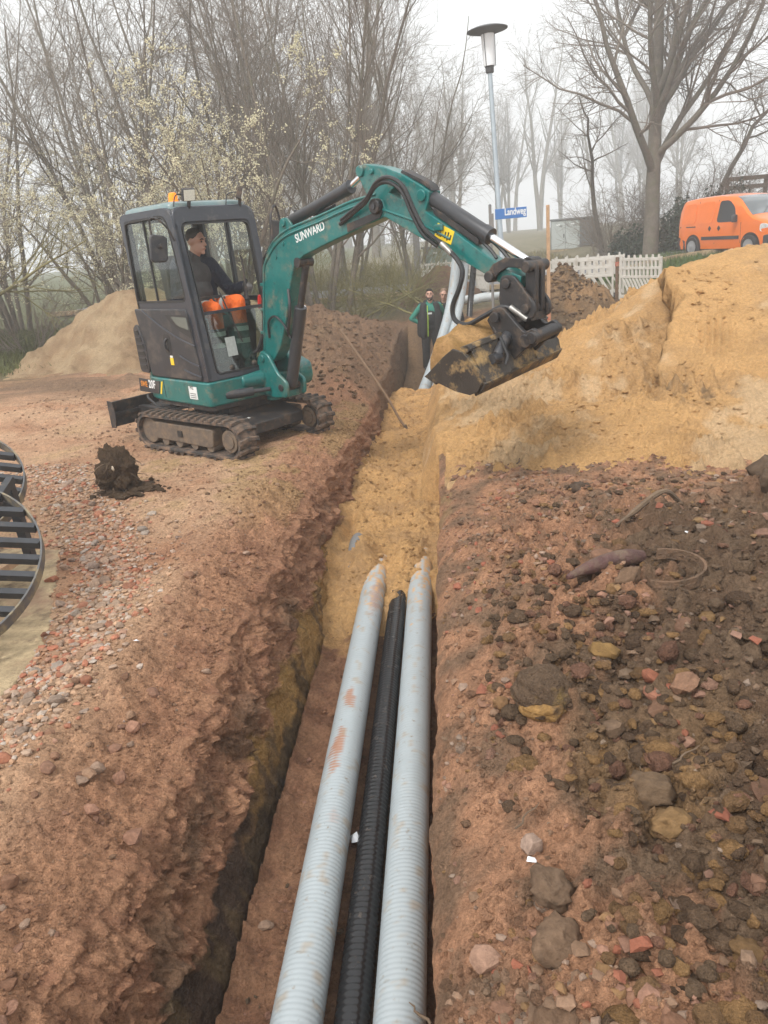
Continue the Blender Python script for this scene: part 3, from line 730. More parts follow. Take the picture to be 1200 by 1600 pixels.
# ---- undercarriage (turned 6 deg against the house)
UM = Matrix.Rotation(R(6), 4, 'Z')
def stadium(L, r, zc, n=14, top_sag=0.0, rf=None):
    """loop in XZ, from -L/2 to L/2 wheel centres"""
    rf = rf or r; p = []
    for i in range(n + 1):
        a = -math.pi / 2 + math.pi * i / n; p.append((L / 2 + rf * math.cos(a), zc + rf * math.sin(a)))
    for i in range(n + 1):
        a = math.pi / 2 + math.pi * i / n; p.append((-L / 2 + r * math.cos(a), zc + r * math.sin(a)))
    return p
lug_me = None
for sy in (-1, 1):
    yc = sy * 0.565
    tr = empty('track', (0, 0, 0), 0, EX)
    outer = stadium(1.36, 0.190, 0.205); inner = stadium(1.36, 0.155, 0.205)
    b = MB().ring(outer, inner, yc - 0.115, yc + 0.115, 'y', UM)
    b.build('track_belt', M_rubber, tr, bevel=0.006)
    f = MB()
    f.prism(rquad([(-0.60, 0.13), (0.40, 0.10), (0.43, 0.30), (-0.58, 0.315)], 0.05), yc - 0.085, yc + 0.085, 'y', UM)
    fr_ = f.build('track_frame', M_mudsteel, tr, bevel=0.01)
    h_ = MB().box((-0.12, yc - sy * 0 - 0.088, 0.215), (0.075, 0.02, 0.06), UM); h_.build('frame_slot', M_blackprint, tr)
    for k, xr_ in enumerate((-0.42, -0.18, 0.08, 0.34)):
        w = MB(); w.cyl(UM @ Vector((xr_, yc - 0.075, 0.115)), UM @ Vector((xr_, yc + 0.075, 0.115)), 0.058, n=16)
        w.build('roller', M_mudsteel, tr)
    w = MB(); w.cyl(UM @ Vector((0.68, yc - 0.09, 0.205)), UM @ Vector((0.68, yc + 0.09, 0.205)), 0.115, n=22); w.cyl(UM @ Vector((0.68, yc - 0.105, 0.205)), UM @ Vector((0.68, yc + 0.105, 0.205)), 0.075, n=22)
    for k in range(13):
        a = 2 * math.pi * k / 13
        w.box((0, 0, 0), (0.035, 0.06, 0.03), UM @ Matrix.Translation((0.68 + 0.128 * math.cos(a), yc, 0.205 + 0.128 * math.sin(a))) @ Matrix.Rotation(-a, 4, 'Y'))
    w.build('sprocket', M_mudsteel, tr, bevel=0.004)
    w = MB(); w.cyl(UM @ Vector((-0.68, yc - 0.07, 0.205)), UM @ Vector((-0.68, yc + 0.07, 0.205)), 0.145, n=22); w.build('idler', M_mudsteel, tr, bevel=0.01)
    # tread lugs: V shaped bars, one object each, round the loop
    per = [Vector((p[0], 0, p[1])) for p in stadium(1.36, 0.192, 0.205, 20)]
    seg = [(per[(i + 1) % len(per)] - per[i]).length for i in range(len(per))]; tot = sum(seg); NL = 36
    if lug_me is None:
        lb = MB()
        for s2 in (-1, 1):
            lb.add([(-0.026, 0, 0), (0.026, 0, 0), (0.005, s2 * 0.125, 0), (-0.045, s2 * 0.125, 0), (-0.016, 0, 0.024), (0.016, 0, 0.024), (-0.004, s2 * 0.122, 0.024), (-0.036, s2 * 0.122, 0.024)],
                   [(0, 1, 2, 3), (4, 5, 6, 7), (0, 1, 5, 4), (1, 2, 6, 5), (2, 3, 7, 6), (3, 0, 4, 7)])
        lo_ = lb.build('tread_lug', M_rubber, tr, smooth=False); lug_me = lo_.data; bpy.data.objects.remove(lo_)
    for k in range(NL):
        dd = tot * k / NL; i = 0
        while dd > seg[i]: dd -= seg[i]; i += 1
        p = per[i].lerp(per[(i + 1) % len(per)], dd / seg[i]); t_ = (per[(i + 1) % len(per)] - per[i]).normalized()
        nrm = Vector((0, 1, 0)).cross(t_) * -1
        if nrm.dot(p - Vector((max(-0.68, min(0.68, p.x)), 0, 0.205))) < 0: nrm = -nrm
        yv_ = nrm.cross(t_)
        o = link('tread_lug', lug_me, None, tr)
        M = Matrix((t_.to_4d(), yv_.to_4d(), nrm.to_4d(), (0, 0, 0, 1))).transposed(); M[3] = (0, 0, 0, 1)
        M.translation = p + Vector((0, yc, 0))
        o.matrix_local = UM @ M
u = MB()
u.box((0.0, 0, 0.30), (0.78, 0.92, 0.13), UM); u.box((0, 0, 0.40), (0.6, 0.6, 0.08), UM)
for sx in (-1, 1):
    for sy in (-1, 1): u.bar(UM @ Vector((sx * 0.25, sy * 0.25, 0.34)), UM @ Vector((sx * 0.42, sy * 0.52, 0.24)), 0.18, 0.10)
u.prism([(0.3, 0.22), (0.66, 0.18), (0.66, 0.30), (0.40, 0.38), (0.3, 0.38)], -0.42, 0.42, 'y', UM)
u.build('undercarriage', M_black, EX, bevel=0.012)
u = MB().lathe([(0.33, 0.42), (0.33, 0.50), (0.30, 0.50), (0.30, 0.54)], 32); u.build('slew_ring', M_black, EX)
MB().box((0.52, -0.25, 0.345), (0.055, 0.045, 0.004), UM @ Matrix.Translation((0, 0, 0.0)) @ Matrix.Rotation(0, 4, 'Y')).build('label_plate', M_white, EX)
# dozer blade, carried behind
bl = empty('dozer_blade', (0, 0, 0), 0, EX)
pf = [(-1.30, 0.20), (-1.345, 0.30), (-1.345, 0.38), (-1.30, 0.49), (-1.285, 0.485), (-1.325, 0.38), (-1.325, 0.30), (-1.285, 0.20)]
MB().prism(pf, -0.70, 0.70, 'y', UM).build('blade_plate', M_black, bl, bevel=0.004)
e = MB()
for yy in (-0.703, 0.692): e.prism([(-1.345, 0.19), (-1.345, 0.50), (-1.24, 0.49), (-1.22, 0.34), (-1.26, 0.19)], yy, yy + 0.012, 'y', UM)
e.box((-1.29, 0, 0.34), (0.05, 1.36, 0.035), UM); e.build('blade_rib', M_black, bl)
e = MB()
for yy in (-0.30, 0.30): e.bar(UM @ Vector((-1.30, yy, 0.33)), UM @ Vector((-0.35, yy * 0.9, 0.30)), 0.075, 0.10)
e.box((-0.95, 0, 0.37), (0.5, 0.5, 0.03), UM); e.build('blade_arm', M_black, bl, bevel=0.008)
MB().tube(smooth_path([UM @ Vector(p) for p in ((-0.35, -0.30, 0.42), (-0.70, -0.38, 0.38), (-1.0, -0.36, 0.47), (-1.12, -0.3, 0.50))]), 0.014).build('blade_hose', M_hose, bl)

# ---- house: teal deck with rounded tail
def deck_loop(grow=0.0):
    c = [(0.455, -0.545), (0.455, 0.40), (0.40, 0.62), (-0.60, 0.62), (-0.98, 0.42), (-1.03, 0.0), (-0.99, -0.40), (-0.70, -0.545)]
    return rquad([(x * (1 + grow), y * (1 + grow)) for x, y in c], [0.05, 0.05, 0.15, 0.25, 0.25, 0.25, 0.25, 0.22], 4)
d = MB(); d.prism(deck_loop(), 0.515, 0.765, 'z')
d.build('deck', M_teal, EX, bevel=0.018, seg=3)
MB().prism(deck_loop(-0.06), 0.47, 0.545, 'z').build('deck_floor', M_black, EX)
# tail hood behind the cab
h_ = MB(); lp_ = rquad([(-0.68, -0.535), (-0.68, 0.60), (-0.93, 0.42), (-1.00, 0.0), (-0.96, -0.42)], [0.03, 0.03, 0.2, 0.25, 0.12], 4)
h_.prism(lp_, 0.766, 1.36, 'z'); h_.build('engine_hood', M_teal, EX, bevel=0.03, seg=3)
gr = MB().prism(rquad([(-0.875, 0.81), (-0.68, 0.80), (-0.68, 1.12), (-0.78, 1.34), (-0.885, 1.29)], 0.05), -0.548, -0.528, 'y').build('vent_panel', M_cabgrey, EX, bevel=0.006)
for k in range(6):
    z = 0.865 + k * 0.074; x1 = -0.705 if k < 4 else -0.705 - (k - 3) * 0.035
    MB().box(((-0.85 + x1) / 2, -0.550, z), (x1 + 0.85, 0.008, 0.036)).build('vent_slot', M_blackprint, gr)
    MB().box(((-0.85 + x1) / 2, -0.555, z + 0.025), (x1 + 0.84, 0.016, 0.010)).build('vent_slat', M_cabgrey, gr)
# right hand (far side) tank cover
tc = MB(); tc.prism(rquad([(0.10, 0.56), (0.60, 0.56), (0.66, 0.63), (0.65, 0.80), (0.54, 0.84), (0.10, 1.0)], 0.05), 0.47, 0.67, 'y'); tc.build('tank_cover', M_teal, EX, bevel=0.035, seg=3)
# model lettering and stickers on the deck
MB().prism([(-0.98, 0.585), (-0.56, 0.585), (-0.50, 0.725), (-0.96, 0.735)], -0.5495, -0.546, 'y').build('model_plate', M_cabgrey, EX)
text('lettering', 'SWE', 0.085, side_text_M(-0.93, -0.5515, 0.63, R(-1)), M_orangeprint, EX, 0.001, 0.1, 0.85, 0.001)
text('lettering', '20F', 0.125, side_text_M(-0.755, -0.5515, 0.615, R(-1)), M_white, EX, 0.001, 0.05, 0.8, 0.003)
st = MB().box((0.155, -0.5475, 0.648), (0.15, 0.004, 0.13)).build('sticker', M_white, EX)
text('lettering', 'M2', 0.055, side_text_M(0.105, -0.5505, 0.672, 0), M_blackprint, EX)
for k in range(3): MB().box((0.155, -0.5505, 0.640 - k * 0.02), (0.11, 0.002, 0.006)).build('print_line', M_blackprint, st)
MB().prism([(-0.53, 0.585), (-0.50, 0.585), (-0.44, 0.725), (-0.47, 0.725)], -0.5485, -0.546, 'y').build('stripe', M_yellow, EX)
MB().box((-0.42, -0.5465, 0.65), (0.006, 0.004, 0.19)).build('panel_gap', M_blackprint, EX)

# ---- cab.  front pillar leans back: x = fx(z)
def fx(z): return 0.445 - 0.128 * (z - 0.77)
cab = empty('cab', (0, 0, 0), 0, EX)
YR, YL = -0.52, 0.455
ZT = 2.44
so = rquad([(-0.66, 0.768), (fx(0.768), 0.768), (fx(ZT) + 0.0, ZT), (-0.80, ZT - 0.005)], [0.04, 0.03, 0.16, 0.10], 6)
si = rquad([(-0.735, 1.545), (0.265, 1.555), (0.135, 2.375), (-0.715, 2.365)], [0.05, 0.07, 0.14, 0.07], 6)
MB().ring(so, si, YR, YR + 0.045, 'y').build('side_frame', M_cabframe, cab, bevel=0.012)
# moulded lower door skin, a touch proud of the frame
dp = rquad([(-0.655, 0.775), (0.35, 0.775), (0.25, 1.49), (-0.80, 1.49)], [0.04, 0.04, 0.04, 0.03], 5)
MB().prism(dp, YR - 0.018, YR + 0.012, 'y').build('door_panel', M_cabgrey, cab, bevel=0.012, seg=3)
for (p0, p1, bow) in (((-0.62, 1.475), (0.32, 1.13), -0.12), ((0.0, 1.02), (0.345, 0.93), -0.03), ((0.05, 0.88), (0.36, 0.82), -0.02)):
    pts = []
    for k in range(9):
        t_ = k / 8; pts.append((p0[0] + (p1[0] - p0[0]) * t_, YR - 0.019, p0[1] + (p1[1] - p0[1]) * t_ + bow * 4 * t_ * (1 - t_) * 0.35))
    MB().tube(pts, 0.009, 6).build('moulded_rib', M_cabframe, cab)
MB().prism(rquad([(-0.27, 1.02), (-0.14, 1.02), (-0.15, 1.24), (-0.28, 1.24)], 0.06, 5), YR - 0.0205, YR - 0.017, 'y').build('handle_recess', M_blackprint, cab)
MB().tube(smooth_path([(-0.20, YR - 0.02, 1.19), (-0.215, YR - 0.045, 1.16), (-0.21, YR - 0.045, 1.10), (-0.20, YR - 0.02, 1.06)]), 0.014).build('door_handle', M_black, cab)
MB().prism(rquad([(-0.18, 1.435), (0.262, 1.43), (0.295, 1.20), (0.02, 1.29)], [0.04, 0.03, 0.03, 0.12], 5), YR - 0.0208, YR - 0.016, 'y').build('lower_window_seal', M_blackprint, cab)
MB().prism(rquad([(-0.05, 1.415), (0.245, 1.41), (0.262, 1.285), (0.06, 1.325)], [0.03, 0.02, 0.02, 0.05], 5), YR - 0.0245, YR - 0.021, 'y').build('lower_window', mat('dark_glazing', (0.10, 0.125, 0.115), 0.12, coat=0.6), cab)
MB().box((-0.17, YR - 0.021, 0.955), (0.065, 0.003, 0.075)).build('sticker', M_yellow, cab)
MB().box((-0.17, YR - 0.021, 1.005), (0.05, 0.003, 0.022)).build('sticker', M_white, cab)
# side glazing: two sliding panes and their bars
MB().ring(si, rquad([(-0.715, 1.565), (0.25, 1.575), (0.12, 2.357), (-0.695, 2.347)], [0.045, 0.06, 0.13, 0.06], 6), YR - 0.003, YR + 0.03, 'y').build('window_seal', M_blackprint, cab)
MB().prism(rquad([(-0.70, 1.58), (-0.30, 1.583), (-0.33, 2.34), (-0.68, 2.335)], [0.04, 0.004, 0.004, 0.05], 4), YR + 0.012, YR + 0.017, 'y').build('window_pane', G_cab, cab)
MB().prism(rquad([(-0.31, 1.583), (0.235, 1.59), (0.11, 2.345), (-0.34, 2.34)], [0.004, 0.06, 0.12, 0.004], 4), YR + 0.020, YR + 0.025, 'y').build('window_pane', G_cab, cab)
MB().bar((-0.305, YR + 0.014, 1.57), (-0.335, YR + 0.014, 2.35), 0.02, 0.016).build('window_bar', M_blackprint, cab)
# far side: frame of bars with glass (seen through the cab)
fl = MB()
fl.ring(so, rquad([(-0.60, 0.85), (0.36, 0.85), (0.155, 2.37), (-0.70, 2.36)], [0.05, 0.05, 0.1, 0.07], 6), YL - 0.045, YL, 'y'); fl.bar((-0.70, YL - 0.022, 1.5), (0.30, YL - 0.022, 1.5), 0.045, 0.05); fl.bar((-0.22, YL - 0.022, 1.5), (-0.25, YL - 0.022, 2.40), 0.045, 0.05)
fl.build('side_frame', M_cabframe, cab, bevel=0.008)
MB().prism([(-0.62, 0.88), (0.34, 0.88), (0.145, 2.37), (-0.70, 2.36)], YL - 0.028, YL - 0.022, 'y').build('window_pane', G_cab, cab)
# rear wall
rw_ = MB()
rw_.box((-0.735, (YL + YR) / 2, 1.13), (0.05, YL - YR - 0.10, 0.72)); rw_.box((-0.79, (YL + YR) / 2, 2.39), (0.05, YL - YR - 0.10, 0.09))
for yy in (YR + 0.08, YL - 0.08): rw_.bar((-0.76, yy, 1.48), (-0.79, yy, 2.36), 0.08, 0.05)
rw_.build('rear_frame', M_cabframe, cab, bevel=0.006)
MB().prism([(YR + 0.12, 1.50), (YL - 0.12, 1.50), (YL - 0.12, 2.35), (YR + 0.12, 2.35)], -0.78, -0.774, 'x').build('window_pane', G_cab, cab)
# front: sheared so that it leans with the pillars
FM = Matrix(((0, 0, 0, 0), (0, 0, 0, 0), (0, 0, 0, 0), (0, 0, 0, 1)))
FM = Matrix(((1, 0, -0.128, 0.445 + 0.128 * 0.77), (0, 1, 0, 0), (0, 0, 1, 0), (0, 0, 0, 1)))   # x' = x + fx(z)
fo = rquad([(YR, 0.770), (YL, 0.770), (YL - 0.02, ZT - 0.002), (YR + 0.01, ZT - 0.002)], [0.02, 0.02, 0.12, 0.12], 6)
fi = rquad([(YR + 0.115, 0.825), (YL - 0.11, 0.825), (YL - 0.085, 2.285), (YR + 0.085, 2.285)], [0.07, 0.05, 0.08, 0.08], 6)
MB().ring(fo, fi, -0.05, 0.0, 'x', FM).build('front_frame', M_cabframe, cab, bevel=0.014, seg=3)
MB().ring(fi, rquad([(YR + 0.13, 0.84), (YL - 0.125, 0.84), (YL - 0.10, 2.27), (YR + 0.10, 2.27)], [0.06, 0.05, 0.07, 0.07], 6), -0.045, 0.004, 'x', FM).build('window_seal', M_blackprint, cab)
MB().prism([(YR + 0.125, 0.835), (YL - 0.12, 0.835), (YL - 0.12, 1.425), (YR + 0.12, 1.425)], -0.02, -0.015, 'x', FM).build('window_pane', G_low, cab)
MB().bar(FM @ Vector((-0.012, YR + 0.11, 1.43)), FM @ Vector((-0.012, YL - 0.10, 1.43)), 0.025, 0.03).build('window_bar', M_cabframe, cab)
wp = MB(); wp.tube([(fx(1.95) - 0.04, 0.20, 1.95), (fx(1.95) - 0.04, 0.215, 1.90), (fx(1.5) - 0.03, 0.17, 1.52)], 0.012, 6); wp.tube([(fx(1.6) - 0.035, -0.15, 1.62), (fx(1.2) + 0.01, -0.02, 1.10)], 0.008, 6); wp.build('wiper', M_black, cab)
MB().prism([(-0.22, 0.98), (-0.10, 0.98), (-0.10, 1.17), (-0.22, 1.17)], -0.012, -0.009, 'x', FM).build('paper_notice', M_paper, cab)
# roof
rf = rquad([(fx(ZT) - 0.06, YR + 0.03), (fx(ZT) - 0.06, YL - 0.03), (-0.78, YL - 0.04), (-0.78, YR + 0.04)], 0.10, 5)
rb = MB(); n_ = len(rf); cxr, cyr = -0.28, (YL + YR) / 2
rings = [(1.0, ZT - 0.02), (1.0, ZT + 0.012), (0.97, ZT + 0.035), (0.86, ZT + 0.052), (0.4, ZT + 0.062)]
vv = []
for s_, z_ in rings: vv += [(cxr + (x - cxr) * s_, cyr + (y - cyr) * s_, z_) for x, y in rf]
rb.add(vv, [(i * n_ + k, i * n_ + (k + 1) % n_, (i + 1) * n_ + (k + 1) % n_, (i + 1) * n_ + k) for i in range(4) for k in range(n_)] + [tuple(range(n_ - 1, -1, -1)), tuple(4 * n_ + k for k in range(n_))])
rb.build('roof', M_tealroof, cab)
for yy, tw in ((-0.30, -0.25), (0.30, 0.9)):
    LM = Matrix.Translation((fx(ZT) + 0.02, yy, ZT + 0.10)) @ Matrix.Rotation(tw, 4, 'Z') @ Matrix.Rotation(R(18), 4, 'Y')
    wl = MB().box((0, 0, 0), (0.055, 0.125, 0.115), LM).build('work_light', M_black, cab, bevel=0.008)
    MB().box((0.030, 0, 0), (0.006, 0.108, 0.098), LM).build('lens', M_lens, wl)
    MB().tube([(fx(ZT) - 0.01, yy, ZT - 0.02), (fx(ZT) + 0.015, yy, ZT + 0.05)], 0.018).build('bracket', M_black, wl)
    MB().tube(smooth_path([LM @ Vector((-0.03, -0.03, 0)), (fx(ZT) - 0.05, yy - 0.10, ZT + 0.10), (fx(ZT) + 0.0, yy - 0.17, ZT + 0.0)]), 0.006, 6).build('cable', M_hose, wl)
bc = MB().lathe([(0.055, 0), (0.055, 0.015), (0.046, 0.02), (0.047, 0.065), (0.036, 0.092), (0.012, 0.10)], 18, Matrix.Translation((-0.20, -0.20, ZT + 0.06)))
bc.build('beacon', M_amber, cab)
MB().lathe([(0.066, 0), (0.066, 0.02)], 18, Matrix.Translation((-0.20, -0.20, ZT + 0.045))).build('beacon_base', M_black, cab)
# mirror on the near front pillar
mr = empty('mirror', (0, 0, 0), 0, cab)
MB().tube(smooth_path([(0.24, YR - 0.01, 2.13), (0.25, YR - 0.06, 2.24), (0.22, YR - 0.15, 2.34), (0.13, YR - 0.17, 2.33), (0.12, YR - 0.17, 2.20), (0.15, YR - 0.16, 2.13)]), 0.010, 6).build('mirror_arm', M_black, cab)
MMx = Matrix.Translation((0.155, YR - 0.15, 2.07)) @ Matrix.Rotation(R(-12), 4, 'Z') @ Matrix.Rotation(R(-7), 4, 'X')
bpy.data.objects.remove(mr)
MB().prism(rquad([(-0.085, -0.13), (0.085, -0.12), (0.085, 0.12), (-0.085, 0.13)], 0.05, 5), -0.0, 0.045, 'x', MMx).build('mirror_housing', M_cabgrey, cab, bevel=0.012)
MB().prism(rquad([(-0.075, -0.12), (0.075, -0.11), (0.075, 0.11), (-0.075, 0.12)], 0.045, 5), -0.004, -0.001, 'x', MMx).build('mirror_glass', M_mirror, cab)
MB().cyl(MMx @ Vector((0.03, 0.0, 0.02)), MMx @ Vector((0.085, 0.02, 0.03)), 0.022).build('mirror_joint', M_black, cab)
# handrail and mirror loop on the far front pillar
MB().tube(smooth_path([(fx(1.85) + 0.0, YL + 0.02, 1.90), (fx(2.0) + 0.06, YL + 0.10, 2.05), (fx(2.2) + 0.07, YL + 0.14, 2.30), (fx(2.3) + 0.05, YL + 0.22, 2.40), (fx(2.3), YL + 0.30, 2.36), (fx(2.2) - 0.0, YL + 0.32, 2.16), (fx(2.1), YL + 0.28, 2.02)]), 0.013, 8).build('grab_rail', M_black, cab)
MB().prism(rquad([(YL + 0.16, 2.02), (YL + 0.30, 2.02), (YL + 0.30, 2.25), (YL + 0.16, 2.27)], 0.05, 5), fx(2.1) - 0.02, fx(2.1) + 0.02, 'x').build('mirror_housing', M_cabgrey, cab, bevel=0.01)
# inside: floor, seat, consoles, joysticks
MB().box((-0.14, (YL + YR) / 2, 0.80), (1.05, 0.84, 0.05)).build('cab_floor', M_seat, cab)
sb = MB(); sb.prism(rquad([(-0.50, 1.20), (-0.02, 1.22), (0.02, 1.32), (-0.05, 1.36), (-0.50, 1.33)], 0.05, 4), -0.30, 0.20, 'y'); sb.prism(rquad([(-0.52, 1.30), (-0.40, 1.30), (-0.47, 2.0), (-0.60, 2.0)], 0.05, 4), -0.28, 0.18, 'y'); sb.box((-0.28, -0.05, 1.01), (0.42, 0.40, 0.38)); sb.build('seat', M_seat, cab, bevel=0.03, seg=3)
for yy in (-0.385, 0.275):
    cs = MB(); cs.prism(rquad([(-0.45, 0.85), (0.10, 0.85), (0.20, 1.38), (0.12, 1.43), (-0.45, 1.43)], 0.05, 4), yy - 0.075, yy + 0.075, 'y'); cs.build('console', M_seat, cab, bevel=0.015)
    js = MB(); js.lathe([(0.055, 0), (0.045, 0.03), (0.05, 0.045), (0.035, 0.08), (0.04, 0.09), (0.022, 0.13), (0.02, 0.16)], 14, Matrix.Translation((0.13, yy, 1.42)) @ Matrix.Rotation(R(12), 4, 'Y')); js.tube(smooth_path([(0.16, yy, 1.57), (0.165, yy, 1.62), (0.18, yy, 1.68), (0.20, yy, 1.69)]), [0.02, 0.024, 0.026, 0.03, 0.03, 0.03, 0.03, 0.028, 0.026, 0.024, 0.024, 0.022, 0.022, 0.022, 0.021, 0.02, 0.02, 0.018, 0.012], 10)
    js.build('joystick', M_seat, cab)
MB().tube([(0.33, 0.30, 1.40), (0.345, 0.305, 1.50), (0.355, 0.30, 1.535)], [0.018, 0.022, 0.014], 8).build('lock_lever', M_red, cab)
for yy in (-0.12, 0.02): MB().tube([(0.24, yy, 0.83), (0.20, yy, 1.18), (0.16, yy, 1.52), (0.12, yy, 1.55)], 0.012, 6).build('travel_lever', M_black, cab)
MB().box((0.02, -0.14, 1.555), (0.05, 0.36, 0.028)).build('lever_bar', M_black, cab)

# ---- swing bracket and boom (in the plane y = YB)
YB = 0.25
sw = MB()
sw.prism(rquad([(0.36, 0.58), (0.62, 0.50), (0.86, 0.52), (0.88, 0.68), (0.74, 0.76), (0.62, 0.95), (0.50, 1.00), (0.42, 0.90), (0.38, 0.75)], 0.05, 3), YB - 0.135, YB - 0.095, 'y')
sw.prism(rquad([(0.36, 0.58), (0.62, 0.50), (0.86, 0.52), (0.88, 0.68), (0.74, 0.76), (0.62, 0.95), (0.50, 1.00), (0.42, 0.90), (0.38, 0.75)], 0.05, 3), YB + 0.095, YB + 0.135, 'y')
sw.box((0.60, YB, 0.54), (0.36, 0.22, 0.07)); sw.box((0.52, YB, 0.70), (0.20, 0.22, 0.10)); sw.cyl((0.46, YB, 0.45), (0.46, YB, 0.72), 0.085)
sw.build('swing_bracket', M_teal, EX, bevel=0.012)
MB().cyl((0.52, YB - 0.155, 0.915), (0.52, YB + 0.155, 0.915), 0.038).build('pivot_pin', M_teal, EX, bevel=0.006)
MB().cyl((0.78, YB - 0.15, 0.62), (0.78, YB + 0.15, 0.62), 0.036).build('pivot_pin', M_black, EX, bevel=0.006)
sc_ = MB(); sc_.cyl((0.42, -0.34, 0.60), (0.52, -0.06, 0.60), 0.045); sc_.cyl((0.50, -0.12, 0.60), (0.60, 0.10, 0.60), 0.022); sc_.build('swing_cylinder', M_barrel, EX)
fd = MB().cyl((0.40, -0.13, 0.70), (0.44, 0.14, 0.70), 0.075, 0.09).build('deck_boss', M_teal, EX, bevel=0.02)
up_ = [(0.425, 0.93), (0.47, 1.02), (0.535, 1.35), (0.635, 1.81), (0.728, 1.934), (0.881, 2.051), (1.105, 2.135), (1.545, 2.21), (1.949, 2.288), (2.154, 2.314), (2.30, 2.325), (2.40, 2.29)]
lo_ = [(2.43, 2.20), (2.38, 2.15), (2.125, 2.091), (1.694, 1.995), (1.3, 1.897), (1.146, 1.818), (1.047, 1.622), (0.924, 1.314), (0.77, 1.02), (0.63, 0.88), (0.52, 0.855)]
boom = MB().prism(up_ + lo_, YB - 0.075, YB + 0.075, 'y').build('boom', M_teal, EX, bevel=0.010)
# rolled edge bead along the upper boom flange, pipes clipped to the boom's flank
MB().tube(smooth_path([(p[0] + 0.03, YB - 0.079, p[1] - 0.035) for p in up_[1:10]], 4), 0.011, 6).build('flange_bead', M_teal, boom)
MB().tube(smooth_path([(p[0] + 0.02, YB - 0.070, p[1] + 0.012) for p in up_[4:11]], 4), 0.013, 6).build('hydraulic_line', M_teal, boom)
MB().tube(smooth_path([(p[0] - 0.012, YB - 0.055, p[1] + 0.012) for p in up_[1:6]], 4), 0.013, 6).build('hydraulic_line', M_black, boom)
MB().tube(smooth_path([(p[0] - 0.012, YB - 0.015, p[1] + 0.012) for p in up_[1:6]], 4), 0.013, 6).build('hydraulic_line', M_black, boom)
MB().tube(smooth_path([(0.50, YB - 0.08, 1.15), (0.44, YB - 0.12, 1.0), (0.36, YB - 0.16, 0.95), (0.34, YB - 0.15, 0.82), (0.40, YB - 0.1, 0.74)]), 0.018, 8).build('boom_hose', M_hose, boom)
MB().tube(smooth_path([(0.515, YB - 0.02, 1.17), (0.42, YB - 0.06, 1.0), (0.34, YB - 0.10, 0.96), (0.31, YB - 0.11, 0.82), (0.38, YB - 0.1, 0.74)]), 0.018, 8).build('boom_hose', M_hose, boom)
for (x, z) in ((0.545, 1.40), (0.60, 1.65), (0.50, 1.17)): MB().box((x + 0.005, YB - 0.03, z), (0.05, 0.12, 0.03)).build('hose_clip', M_teal, boom, bevel=0.006)
MB().tube(smooth_path([(0.62, YB - 0.085, 1.12), (0.66, YB - 0.10, 1.28), (0.78, YB - 0.10, 1.34), (0.90, YB - 0.09, 1.25), (0.96, YB - 0.07, 1.12)]), 0.012, 6).build('boom_hose', M_hose, boom)
lug = MB()
for yy in (YB - 0.07, YB + 0.045): lug.prism(rquad([(0.95, 2.06), (1.20, 2.15), (1.115, 2.25), (1.00, 2.25)], 0.05, 3), yy, yy + 0.025, 'y')
lug.cyl((1.056, YB - 0.09, 2.205), (1.056, YB + 0.09, 2.205), 0.036); lug.build('cylinder_lug', M_teal, boom, bevel=0.005)
MB().cyl((2.338, YB - 0.125, 2.245), (2.338, YB + 0.125, 2.245), 0.062).build('boom_pin', M_black, boom, bevel=0.01)
MB().cyl((2.338, YB - 0.135, 2.245), (2.338, YB + 0.135, 2.245), 0.022).build('pin_bolt', M_barrel, boom)
MB().prism([(1.95, 2.065), (2.36, 2.155), (2.40, 2.20), (2.30, 2.20), (1.95, 2.13)], YB - 0.085, YB + 0.085, 'y').build('wear_plate', M_black, boom)
text('lettering', 'SUNWARD', 0.105, side_text_M(1.225, YB - 0.0765, 1.995, R(12.5)), M_white, boom, 0.001, 0.0, 0.84, 0.0015)
for (x, z) in ((0.88, 1.90), (1.02, 2.02)): MB().cyl((x, YB - 0.085, z), (x, YB - 0.07, z), 0.018, n=10).build('bolt', M_teal, boom)
# boom cylinder, below and in front of the boom
bcy = MB().cyl((0.78, YB, 0.62), (1.085, YB, 1.42), 0.062); bcy.cyl((0.745, YB - 0.04, 0.62), (0.745, YB + 0.04, 0.62), 0.06)
bcy = bcy.build('boom_cylinder', M_barrel, EX, bevel=0.006)
MB().cyl((1.07, YB, 1.40), (1.235, YB, 1.81), 0.034).build('cylinder_rod', M_black, bcy)
MB().cyl((1.21, YB - 0.09, 1.84), (1.21, YB + 0.09, 1.84), 0.045).build('cylinder_pin', M_black, bcy)
MB().tube(smooth_path([(0.72, YB + 0.05, 0.70), (0.80, YB + 0.09, 0.95), (0.95, YB + 0.09, 1.25), (1.06, YB + 0.07, 1.42)]), 0.014, 6).build('cylinder_line', M_chrome, bcy)
MB().tube(smooth_path([(1.02, YB - 0.08, 1.60), (1.06, YB - 0.12, 1.42), (0.98, YB - 0.11, 1.22), (0.92, YB - 0.07, 1.15)]), 0.015, 6).build('cylinder_hose', M_hose, bcy)


